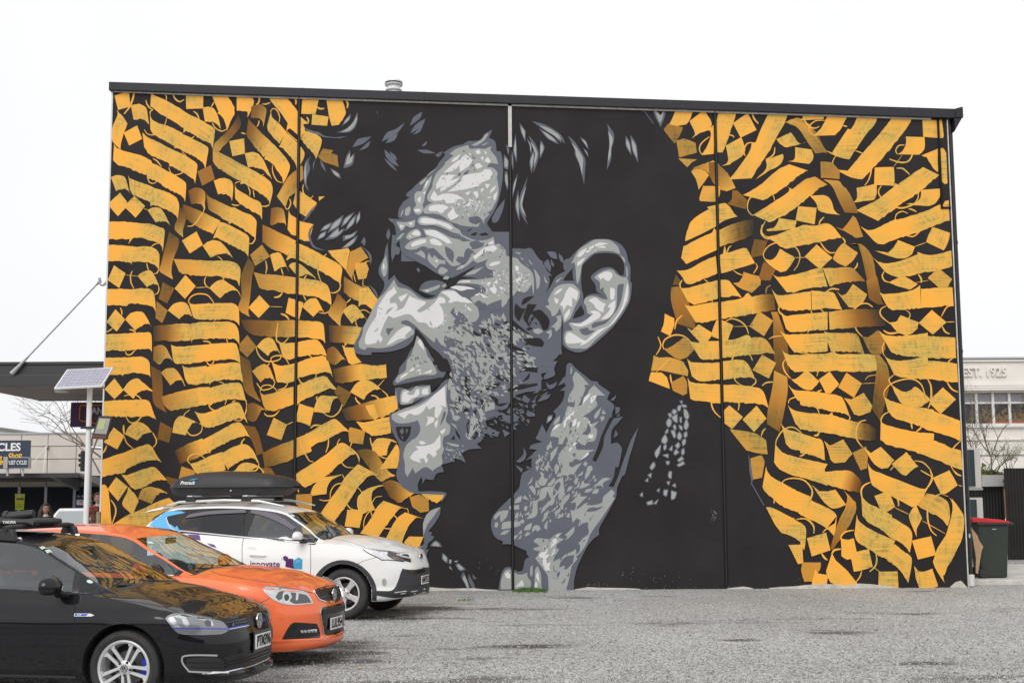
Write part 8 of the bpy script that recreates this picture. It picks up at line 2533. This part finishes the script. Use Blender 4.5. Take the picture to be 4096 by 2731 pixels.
# ------------------------------------------------------------------ cars in the street
def simple_car(name,label,loc,rz,paint,kind):
    t=thing(name,label,'car',loc,rz); W=.88
    prof=[(-2.1,.25),(-2.15,.55),(-2.05,.85),(-1.5,.98),(-1.0,1.02)]
    body=[(2.05,.28),(2.12,.5),(2.05,.72),(1.75,.82),(1.0,.93),(.75,.96),(-1.75,1.0),(-2.1,.9),(-2.15,.55),(-2.1,.28)]
    q=MB()
    rows=[]
    for y,k in ((-W,.0),(-W+.0,.0),(-.6,.03),(0,.05),(.6,.03),(W,0)):
        rows.append([q.bm.verts.new((x*(.97 if abs(y)>=W else 1),y,z+(k if z>.7 else 0)-(.04 if abs(y)>=W and z>.7 else 0))) for x,z in body])
    for a,b in zip(rows,rows[1:]):
        for i in range(len(body)):
            j=(i+1)%len(body)
            try: q.bm.faces.new((a[i],a[j],b[j],b[i]))
            except ValueError: pass
    q.bm.faces.new(rows[0]); q.bm.faces.new(rows[-1][::-1]); q.build('body',paint,t,ang=40,bevel=.03)
    cab=[(.95,.93),(.25,1.40),(-.1,1.47),(-.9,1.47),(-1.45,1.36),(-1.95,.98)]
    q=MB(); rr=[]
    for y,ins in ((-1,0),(1,0)):
        rr.append([q.bm.verts.new((x,y*(W-.04-(.22 if z>1.2 else 0)),z)) for x,z in cab])
    for i in range(len(cab)-1): q.bm.faces.new((rr[0][i],rr[0][i+1],rr[1][i+1],rr[1][i]))
    q.bm.faces.new(rr[0]); q.bm.faces.new(rr[1][::-1]); q.build('roof',paint,t,ang=30,bevel=.04)
    q=MB(); P=[(.93,-.72,.975),(.93,.72,.975),(.31,.55,1.375),(.31,-.55,1.375)]; n_=Vector((.45,0,.9)).normalized()
    q.prism([Vector(p)+n_*.035 for p in P],n_*.006); q.build('windscreen',mat('pale_windscreen',(.30,.33,.33),rough=.08,spec=.7,coat=1),t)
    for sg in (-1,1):
        q=MB(); q.prism([(.70,sg*(W-.035),1.0),(.18,sg*(W-.20),1.34),(-.55,sg*(W-.20),1.38),(-.55,sg*(W-.035),1.01)],(0,sg*.012,0)); q.build('side_window',M_blk,t)
        q=MB(); q.prism([(-.62,sg*(W-.035),1.01),(-.62,sg*(W-.20),1.38),(-1.3,sg*(W-.20),1.33),(-1.7,sg*(W-.035),1.03)],(0,sg*.012,0)); q.build('side_window',M_blk,t)
        q=MB(); q.prism([(2.10,sg*.45,.60),(2.10,sg*.80,.62),(1.9,sg*.84,.74),(2.02,sg*.45,.72)],(.03,0,0)); q.build('headlight',M_refl,t)
        q=MB(); q.sphere((.62,sg*(W+.08),1.02),.09,(.6,1.1,.7)); q.build('door_mirror',paint,t)
    for x in (1.3,-1.35):
        for sg in (-1,1):
            w_=bpy.data.objects.new('wheel',None); C.objects.link(w_); w_.parent=t; w_.location=(x,sg*(W-.10),.31)
            q=MB(); q.lathe([(.2,-.1),(.30,-.1),(.31,-.05),(.31,.05),(.30,.1),(.2,.1)],28,'Y'); q.build('tyre',M_rub,w_)
            q=MB(); q.lathe([(.05,-sg*-.106),(.2,-sg*-.104)],20,'Y',cap=True); q.build('rim',M_alloy,w_)
    q=MB(); q.box((2.08,-.4,.35),(2.14,.4,.5)); q.build('grille',M_blk,t)
    return t
a=atY(285,2100,32.595); simple_car('street_car','white car in the street behind the lamp post, windscreen towards the mural',(a.x,33.487,0),R(-78),P_wht,0)
a=atY(-35,2100,31.3); simple_car('street_car','dark red car in the street at the left photo edge',(a.x-1.5,31.701,0),R(-20),mat('red_car_paint',(.30,.02,.03),rough=.3,coat=.8),0)
# ------------------------------------------------------------------ right of the mural wall
Y=53.6; eb=thing('old_white_building','pale two-storey building lettered EST. 1925 with a band of windows, right of the mural wall','building',(0,0,0))
M_pw=mat('pale_render',(.70,.665,.62),rough=.85,noise=.05,nscale=.8)
X0=atY(3760,1800,Y).x; X1=atY(4500,1800,Y).x
zz=lambda p,Yq=53.6: atY(3980,p,Yq).z
q=MB(); q.box((X0,Y,zz(1570)),(X1,Y+10,zz(1436))); q.build('parapet_wall',M_pw,eb,smooth=False)
q=MB(); q.box((X0,Y-.12,zz(1436)),(X1,Y+.4,zz(1429))); q.build('parapet_cap',M_gal,eb,smooth=False)
for a_,b_,d in ((1440,1446,.10),(1534,1543,.12),(1545,1552,.2),(1554,1562,.28)):
    q=MB(); q.box((X0,Y-d,zz(b_)),(X1,Y-.002,zz(a_))); q.build('cornice',M_pw,eb,smooth=False)
txtY('raised_letters','EST. 1925',M_pw,eb,Y-.02,3936,1489,37,176,bold=.02)
for o_ in [o for o in eb.children if o.name.startswith('raised')]:
    for v in o_.data.vertices: v.co.y=Y-.10 if v.co.y<Y-.03 else Y+.0
q=MB(); q.box((X0,Y,0),(X1,Y+10,zz(1708))); q.build('lower_wall',M_pw,eb,smooth=False)
q=MB(); q.box((X0,Y-.18,zz(1706)),(X1,Y+.1,zz(1694))); q.build('window_sill',M_pw,eb,smooth=False)
q=MB(); q.box((X0,Y-.08,zz(1760)),(X1,Y-.002,zz(1756))); q.build('string_course',M_pw,eb,smooth=False)
q=MB(); q.box((X0,Y-.05,zz(1821)),(X1,Y-.01,zz(1818))); q.build('conduit',mat('conduit_grey',(.25,.24,.22)),eb,smooth=False)
q=MB(); q.box((X0,Y+.1,zz(1572)),(X1,Y+.3,zz(1562))); q.build('window_head',mat('head_brown',(.25,.21,.19),rough=.8),eb,smooth=False)
gx=[atY(p,1650,Y).x for p in (3778,3844,3909,3975,4041,4107,4173,4239)]
for i in range(len(gx)-1):
    for (a_,b_,m_) in ((1576,1608,mat('upper_pane',(.20,.20,.22),rough=.12,coat=.6)),(1613,1692,mat('lower_pane',(.028,.022,.026),rough=.1,spec=.5))):
        q=MB(); q.box((gx[i]+.04,Y+.12,zz(b_)),(gx[i+1]-.04,Y+.14,zz(a_))); q.build('window_pane',m_,eb,smooth=False)
    q=MB(); q.box((gx[i]-.05,Y+.02,zz(1693)),(gx[i]+.05,Y+.16,zz(1572))); q.build('mullion',mat('frame_white',(.62,.60,.57),rough=.6),eb,smooth=False)
q=MB(); q.box((gx[0],Y+.04,zz(1614)),(gx[-1],Y+.15,zz(1607))); q.build('transom',MATS['frame_white'],eb,smooth=False)
q=MB(); q.box((gx[2]+.4,Y+.08,zz(1692)),(gx[4]+1,Y+.115,zz(1683))); q.build('planter_box',mat('terracotta',(.28,.09,.05),rough=.8),eb,smooth=False)
random.seed(5); q=MB()
for _ in range(260):
    x=random.uniform(gx[2]+.3,gx[5]); z=random.uniform(zz(1684),zz(random.choice((1640,1662,1668)))); v=[q.bm.verts.new((x+random.gauss(0,.07),Y+.1+random.uniform(-.01,.015),z+random.gauss(0,.07))) for _ in range(3)]; q.bm.faces.new(v)
q.build('window_plants',mat('dry_plants',(.17,.12,.06),rough=.9),eb,smooth=False)['kind']='stuff'
bare_tree('bare_tree','bare tree with small green buds in front of the pale building by the fence',(atY(3968,2000,39.3).x,39.3,0),5.0,.95,8,5,.07,(0,0),M_bud,.36,3,.40,1,.018)
# hedge
random.seed(9); hg=MB(); Y=37.5
for _ in range(9000):
    x=random.uniform(atY(3860,1900,Y).x,atY(4300,1900,Y).x); z=random.uniform(.4,1)**.6*(zz(1884,37.5)+random.gauss(0,.05)+.10*sin(x*3)); y=Y+random.uniform(0,.8)
    v=[hg.bm.verts.new((x+random.gauss(0,.045),y+random.gauss(0,.05),z+random.gauss(0,.045))) for _ in range(3)]; hg.bm.faces.new(v)
h_=hg.build('hedge',mat('hedge_leaf',(.10,.11,.03),rough=.85,noise=.5,nscale=3),None,smooth=False); tag(h_,'low olive green hedge showing above the black fence beneath the bare tree','hedge')
# black corrugated fences
M_fb=mat('black_corrugated',(.016,.015,.015),rough=.6,noise=.3,nscale=4)
def corr(label,Y,px0,px1,pyt,pyb,seed):
    t=thing('corrugated_fence',label,'fence',(0,0,0)); a=atY(px0,pyt,Y); b=atY(px1,pyt,Y); z0=0; z1=a.z; n=int((b.x-a.x)/.019); sheet=None
    S_=[]; w_=.76; x=a.x; k=0
    while x<b.x:
        q=MB(); m=int(w_/.019); vs=[]
        for i in range(m+1):
            xx=x+i*.019; 
            if xx>b.x+.02: break
            yy=Y+.016*sin(2*pi*i/4.0+.5); vs.append((q.bm.verts.new((xx,yy,z0)),q.bm.verts.new((xx,yy,z1+.008*((k*7)%3)))))
        for i in range(len(vs)-1): q.bm.faces.new((vs[i][0],vs[i+1][0],vs[i+1][1],vs[i][1]))
        if len(vs)>1: q.build('corrugated_sheet',M_fb,t,ang=60)
        x+=w_+.004; k+=1
    for z in (z1*.15,z1*.85):
        q=MB(); q.box((a.x,Y+.03,z),(b.x,Y+.08,z+.07)); q.build('fence_rail',mat('rail_wood',(.14,.10,.07),rough=.9),t,smooth=False)
    return t
corr('tall black corrugated fence right of the wheelie bin',32.1,4014,4500,1872,2236,1)
corr('lower black corrugated fence between the air conditioners and the tall fence',32.7,3780,4012,1946,2236,2)
q=MB(); quadY(q,32.5,((3929,1899),(4016,1899),(4016,1944),(3929,1945)),.04); o=q.build('grey_board',mat('grey_sheet',(.45,.45,.45),rough=.5,metal=.2,noise=.1,nscale=3),None,smooth=False); tag(o,'plain light grey sheet above the lower black fence','panel')
q=MB(); quadY(q,32.0,((4015,1955),(4019,1955),(4026,2072),(4022,2072)),.03); o=q.build('timber_batten',mat('batten_brown',(.22,.12,.06),rough=.8),None,smooth=False); tag(o,'thin brown batten leaning against the black fence behind the bin','batten')
# air conditioner units
def ac(label,Y,x0,y0,x1,y1,gx0,gx1):
    t=thing('air_conditioner',label,'air conditioner',(0,0,0)); q=MB(); boxY(q,Y,x0,y0,x1,y1,.35); q.build('case',mat('ac_cream',(.58,.56,.52),rough=.5),t,bevel=.01)
    q=MB(); boxY(q,Y-.012,gx0,y0+8,gx1,y1-6,.02); q.build('grille_recess',mat('ac_dark',(.015,.03,.035),rough=.5),t,smooth=False)
    q=MB(); a=atY(gx0,y0+8,Y-.02); b=atY(gx1,y1-6,Y-.02); n=int((a.z-b.z)/.035)
    for i in range(n):
        z=b.z+i*.035; q.box((a.x,Y-.02,z),(b.x,Y-.013,z+.006))
    m=max(2,int((b.x-a.x)/.11))
    for i in range(m+1):
        x=lerp(a.x,b.x,i/m); q.box((x-.004,Y-.026,b.z),(x+.004,Y-.0205,a.z))
    q.build('grille_wires',mat('ac_wire',(.10,.15,.16),rough=.5),t,smooth=False)['kind']='stuff'
    q=MB(); boxY(q,Y-.05,x0,y1+1,x1+4,y1+9,.45); q.build('bracket',M_gal,t,smooth=False)
ac('upper cream air conditioner with a dark grille behind the downpipe',27.7,3780,1791,3928,1950,3790,3902)
ac('lower cream air conditioner above the red bin lid',27.7,3790,1990,3938,2150,3800,3912)
# concrete step and path
xa=XR+.055
st=MB(); Ys=25.2
zs=atY(3980,2318,Ys).z
st.box((xa,Ys,-.1),(xa+12,Ys+5.5,zs)); o=st.build('concrete_slab',M_conc,None,bevel=.015); tag(o,kind='structure')
st=MB(); st.box((xa+1.6,Ys+5.51,-.1),(xa+14,Ys+7.4,.11)); o=st.build('gravel_strip',bpy.data.materials['gravel'],None,smooth=False); tag(o,kind='structure')
# wheelie bin
Y=25.65; M_bg=mat('bin_green',(.022,.032,.024),rough=.5,noise=.08,nscale=6); M_red=mat('bin_red',(.55,.02,.03),rough=.4)
bx0=atY(3918,2200,Y).x; bx1=atY(4040,2200,Y).x; zbt=zs; ztp=atY(3950,2085,Y).z
bn=thing('wheelie_bin','dark green wheelie bin with a red lid on the concrete slab','bin',(0,0,0))
q=MB(); n=[(bx0+.03,bx1-.05,Y+.06,Y+.46,zbt+.01),(bx0+.0,bx1-.0,Y+.02,Y+.54,ztp-.05)]
v=[[q.bm.verts.new(p) for p in ((a,c,z),(b,c,z),(b,d,z),(a,d,z))] for a,b,c,d,z in n]
for i in range(4): q.bm.faces.new((v[0][i],v[0][(i+1)%4],v[1][(i+1)%4],v[1][i]))
q.bm.faces.new(v[0][::-1]); q.bm.faces.new(v[1]); q.build('tub',M_bg,bn,bevel=.02)
q=MB(); q.box((bx0-.03,Y-.02,ztp-.07),(bx1+.10,Y+.58,ztp-.02)); q.build('rim',M_bg,bn,bevel=.012)
q=MB(); q.prism([(bx0-.12,Y-.03,ztp-.015),(bx1+.03,Y-.03,ztp-.03),(bx1-.0,Y-.03,ztp+.005),(bx1-.2,Y-.03,ztp+.04),(bx0-.0,Y-.03,ztp+.075),(bx0-.12,Y-.03,ztp+.07)],(0,.6,0)); q.build('lid',M_red,bn,bevel=.015)
q=MB(); q.tube([(bx0-.12,Y+.0,ztp-.02),(bx0-.12,Y+.5,ztp-.02)],.018,8); q.build('handle',M_bg,bn)
for yy in (Y+.02,Y+.50):
    w_=bpy.data.objects.new('wheel',None); C.objects.link(w_); w_.parent=bn; w_.location=(bx0+.075,yy,zs+.10)
    q=MB(); q.lathe([(.075,-.03),(.095,-.03),(.1,-.02),(.1,.02),(.095,.03),(.075,.03)],24,'Y'); q.build('tyre',M_rub,w_)
    q=MB(); q.lathe([(.001,-.02),(.03,-.034),(.075,-.022)],24,'Y'); q.build('hub',M_matb,w_)
q=MB(); boxY(q,Y-.012,3968,2113.5,3985,2118,.02); q.build('label_plate',mat('plate_grey',(.3,.3,.3)),bn)
# cardboard
Y=25.43; q=MB(); P=[(3895,2108),(3920,2142),(3924,2160),(3940,2186),(3934,2198),(3928,2220),(3912,2294),(3903,2290),(3908,2230)]
quadY(q,Y,P,.006); 
for v in q.bm.verts: v.co.y+=(v.co.z-.2)*.18
o=q.build('cardboard_sheet',mat('cardboard',(.42,.27,.15),rough=.9,noise=.08,nscale=6),None,smooth=False); tag(o,'torn brown cardboard leaning between the downpipe and the green bin','cardboard')
# ------------------------------------------------------------------ people in the street
def person(label,loc,rz,h,top_m,leg_m,skin,hair_m,long_hair,collar=None,sleeve=True):
    t=thing('person',label,'person',loc,rz); k=h/1.75
    V=[(0,0,.95),(0,0,1.12),(0,0,1.30),(0,0,1.43),(0,0,1.50),(0,-.01,1.56),
       (-.17,0,1.41),(-.23,.01,1.16),(-.22,-.06,.95),(.17,0,1.41),(.23,.01,1.16),(.22,-.06,.95),
       (-.09,0,.90),(-.10,-.01,.50),(-.10,.02,.08),(-.10,-.12,.04),(.09,0,.90),(.10,.01,.50),(.10,.03,.08),(.10,-.11,.04)]
    E=[(0,1),(1,2),(2,3),(3,4),(4,5),(3,6),(6,7),(7,8),(3,9),(9,10),(10,11),(0,12),(12,13),(13,14),(14,15),(0,16),(16,17),(17,18),(18,19)]
    Rr=[(.15,.11),(.135,.10),(.15,.11),(.13,.09),(.055,.055),(.05,.05),(.065,.06),(.05,.05),(.035,.035),(.065,.06),(.05,.05),(.035,.035),(.09,.09),(.065,.065),(.045,.045),(.04,.03),(.09,.09),(.065,.065),(.045,.045),(.04,.03)]
    me=bpy.data.meshes.new('body'); me.from_pydata([tuple(c*k for c in v) for v in V],E,[])
    o=bpy.data.objects.new('body',me); C.objects.link(o); o.modifiers.new('s','SKIN'); sub=o.modifiers.new('u','SUBSURF'); sub.levels=2; sub.render_levels=2
    for i,d in enumerate(me.skin_vertices[0].data): d.radius=(Rr[i][0]*k,Rr[i][1]*k); d.use_root=(i==0)
    bpy.context.view_layer.update(); m2=bpy.data.meshes.new_from_object(o.evaluated_get(bpy.context.evaluated_depsgraph_get()))
    bpy.data.objects.remove(o)
    for m_ in (top_m,leg_m,skin): m2.materials.append(m_)
    for f in m2.polygons:
        c=f.center/k; f.use_smooth=True
        f.material_index=2 if c.z>1.475 or (abs(c.x)>.15 and c.z<.97 and c.y<-.02) else (1 if c.z<.92 else 0)
    link('body',m2,None,t)
    q=MB(); q.sphere((0,-.005*k,1.635*k),.1*k,(.78,.95,1.18),20,16)
    for v in q.bm.verts:
        d=v.co-Vector((0,0,1.635*k))
        if d.z<-.03*k: v.co.x*=1-(-d.z/k-.03)*2.6
        if d.y<0: v.co.y*=.96
    for sg in (-1,1): q.sphere((sg*.079*k,.0,1.63*k),.022*k,(.4,.8,1.2),8,6)
    q.prism([(-.013*k,-.088*k,1.615*k),(.013*k,-.088*k,1.615*k),(0,-.088*k,1.655*k)],(0,-.022*k,-.006)); hd=q.build('head',skin,t)
    for sg in (-1,1):
        q=MB(); q.sphere((sg*.032*k,-.086*k,1.65*k),.011*k,(1.3,.5,.6),8,6); q.build('eye',M_matb,hd)
        q=MB(); q.sphere((sg*.032*k,-.088*k,1.672*k),.012*k,(1.6,.4,.25),8,6); q.build('eyebrow',hair_m,hd)
    q=MB(); q.sphere((0,-.082*k,1.583*k),.016*k,(1.4,.5,.35),8,6); q.build('mouth',mat('lips',(.35,.10,.09)),hd)
    q=MB(); q.sphere((0,.018*k,1.665*k),.105*k,(.88,.98,1.02),20,14)
    for v in list(q.bm.verts):
        if v.co.y<-.045*k and v.co.z<1.70*k: v.co.y=-.03*k
    if long_hair:
        for sg in (-1,1):
            q.tube([(sg*.06*k,.01,1.70*k),(sg*.095*k,.01,1.60*k),(sg*.115*k,.0,1.48*k),(sg*.12*k,-.02,1.36*k)],[.04*k,.05*k,.055*k,.03*k],10)
        q.tube([(0,.07*k,1.68*k),(0,.09*k,1.55*k),(0,.10*k,1.36*k)],[.07*k,.095*k,.07*k],12)
    q.build('hair',hair_m,t)
    for sg in (-1,1):     # hands: palm, four bent fingers, thumb
        hx,hy,hz=sg*.222*k,-.065*k,.93*k; q=MB(); q.sphere((hx,hy,hz-.04*k),.045*k,(.45,.85,1.1),10,8)
        for i,(dy,L) in enumerate(((-.03,.062),(-.01,.072),(.01,.068),(.028,.052))):
            q.tube([(hx,hy+dy*k,hz-.075*k),(hx-sg*.004,hy+dy*k,hz-(.08+L*.5)*k),(hx-sg*.016*k,hy+dy*k,hz-(.08+L)*k)],[.0095*k,.0085*k,.007*k],6)
        q.tube([(hx,hy-.035*k,hz-.03*k),(hx-sg*.01*k,hy-.062*k,hz-.06*k),(hx-sg*.016*k,hy-.06*k,hz-.09*k)],[.011*k,.010*k,.008*k],6)
        q.build('hand',skin,t)
    if collar:
        q=MB(); q.lathe([(.062*k,1.465*k),(.075*k,1.475*k),(.06*k,1.52*k),(.055*k,1.50*k)],16); q.build('collar',collar,t)
    return t
sk=mat('skin_tan',(.36,.19,.13),rough=.55); sk2=mat('skin_light',(.55,.32,.24),rough=.55)
a=atY(183,2060,27.2)
person('woman with long dark hair and a black jacket standing between the cars and the shop',(a.x,27.2,0),R(28),1.615,mat('black_jacket',(.012,.012,.014),rough=.8),mat('dark_trousers',(.03,.03,.04),rough=.8),sk,mat('dark_hair',(.018,.010,.009),rough=.5),True,mat('shirt_pale',(.5,.48,.45)))
a=atY(391,2060,29.4)
person('man in a red jacket with white collar, half hidden by the left wall edge',(a.x,29.4,0),R(25),1.84,mat('red_jacket',(.36,.015,.025),rough=.8),mat('dark_trousers',(.03,.03,.04),rough=.8),sk2,mat('brown_hair',(.07,.04,.025),rough=.7),False,M_white)
# ------------------------------------------------------------------ unseen shop row, added behind the camera to darken reflections in the car paint
ob=thing('added_shop_row','added plain grey shop row out of view, there to be mirrored in the dark car paint','building',(0,-42,0))
for x0,x1,h,c in ((-60,-34,6.5,.30),(-34,-12,5.2,.42),(-12,10,7.2,.22),(10,30,5.6,.38),(30,60,6.8,.28)):
    q=MB(); q.box((x0+.01,-9,0),(x1-.01,0,h)); q.box((x0,-9.1,h),(x1,.15,h+.25)); q.build('wall',mat('added_shop_render_%d'%int(c*100),(c*.5,c*.49,c*.47),rough=.9),ob,smooth=False)
    q=MB()
    n=int((x1-x0)/3.4)
    for i in range(n):
        a=x0+.8+i*(x1-x0-1.2)/n; q.box((a,.005,.5),(a+2.5,.04,2.7))
    w_=q.build('shop_window',M_blk,ob,smooth=False); w_['kind']='stuff'
    q=MB(); q.box((x0+.3,.01,2.95),(x1-.3,2.4,3.1)); q.build('awning',M_matb,ob,smooth=False)
# ------------------------------------------------------------------ weeds, litter and loose stones
def tuft(name,label,px0,px1,py,h,n,seed,col):
    random.seed(seed); q=MB()
    for _ in range(n):
        p=atZ(random.uniform(px0,px1),py+random.gauss(0,3),0); t=abs((p.x-atZ(px0,py,0).x)/(atZ(px1,py,0).x-atZ(px0,py,0).x)-.5)*2
        p.y=min(p.y,WY-.07); hh=h*random.uniform(.3,1)*(1-t*t*.8); a=random.uniform(0,pi); w_=.008; d=Vector((cos(a),sin(a),0))*w_; ln=Vector((random.gauss(0,.4),random.gauss(0,.4),0))*hh
        v=[q.bm.verts.new(x) for x in (p-d,p+d,p+ln*.4+Vector((0,0,hh*.7))+d*.8,p+ln+Vector((0,0,hh)),p+ln*.4+Vector((0,0,hh*.7))-d*.8)]
        q.bm.faces.new(v)
    o=q.build(name,mat(name+'_green',col,rough=.8,noise=.4,nscale=9),None,smooth=False); tag(o,label,'weeds',kind='stuff')
tuft('weeds','green weeds growing in the gravel at the foot of the grey neck',2050,2190,2362,.07,1500,1,(.08,.16,.03))
tuft('weeds','small green weed at the wall foot in front of the white SUV',1668,1715,2368,.11,420,2,(.07,.14,.03))
tuft('weeds','sparse low weeds in the gravel',1830,1900,2399,.02,120,3,(.10,.13,.04))
random.seed(12); q=MB(); N_=0
def inview(px,py): return atZ(px,py,0)
# stones: more of them near the camera
protos=[]
for k in range(6):
    P=[Vector((random.gauss(0,1),random.gauss(0,1),random.gauss(0,.7))).normalized() for _ in range(1)]
    protos.append([(Vector((1,0,0))*random.uniform(.7,1.2)),Vector((0,1,0))*random.uniform(.6,1.1),Vector((-1,0,.1))*random.uniform(.7,1.2),Vector((0,-1,0))*random.uniform(.6,1.1),Vector((.1,.1,.75)),Vector((-.1,0,-.4))])
V=[];F=[];Cl=[]
for i in range(26000):
    px=random.uniform(600,4150); py=2731-(random.random()**1.25)*375
    c_=atZ(px,py,0); s_=random.uniform(.006,.013)*(1.6 if random.random()<.06 else 1); pr=random.choice(protos); a=random.uniform(0,2*pi); ca,sa=cos(a)*s_,sin(a)*s_; o=len(V)
    for v in pr: V.append((c_.x+v.x*ca-v.y*sa,c_.y+v.x*sa+v.y*ca,v.z*s_+.002))
    F+=[(o+j,o+(j+1)%4,o+4) for j in range(4)]+[(o+(j+1)%4,o+j,o+5) for j in range(4)]
    g_=random.random(); Cl+=[g_]*6
me=bpy.data.meshes.new('loose_stones'); me.from_pydata(V,[],F); at=me.attributes.new('tone','FLOAT','POINT'); at.data.foreach_set('value',Cl)
m_=bpy.data.materials.new('stone'); m_.use_nodes=True; t_=m_.node_tree; an=t_.nodes.new('ShaderNodeAttribute'); an.attribute_name='tone'; rp=t_.nodes.new('ShaderNodeValToRGB')
rp.color_ramp.elements[0].color=(.09,.088,.085,1); rp.color_ramp.elements[1].color=(.58,.57,.55,1); t_.links.new(an.outputs['Fac'],rp.inputs[0]); t_.links.new(rp.outputs[0],t_.nodes['Principled BSDF'].inputs['Base Color']); t_.nodes['Principled BSDF'].inputs['Roughness'].default_value=.8
o=link('loose_stones',me,m_); tag(o,kind='stuff')
p=atZ(1343,2630,0); q=MB(); q.lathe([(.001,.0),(.014,0),(.016,.012),(.001,.013)],12,c=(p.x,p.y,.002)); o=q.build('bottle_cap',mat('cap_green',(.02,.45,.12),rough=.4),None); tag(o,'tiny bright green bottle cap on the gravel','bottle cap')
p=atZ(1443,2674,0); q=MB(); q.prism([(p.x-.05,p.y-.01,.006),(p.x-.01,p.y-.03,.012),(p.x+.05,p.y+.0,.006),(p.x+.0,p.y+.03,.014)],(0,0,.002)); o=q.build('dry_leaf',mat('leaf_tan',(.50,.38,.20),rough=.8),None,smooth=False); tag(o,'small tan dry leaf lying on the gravel','leaf')
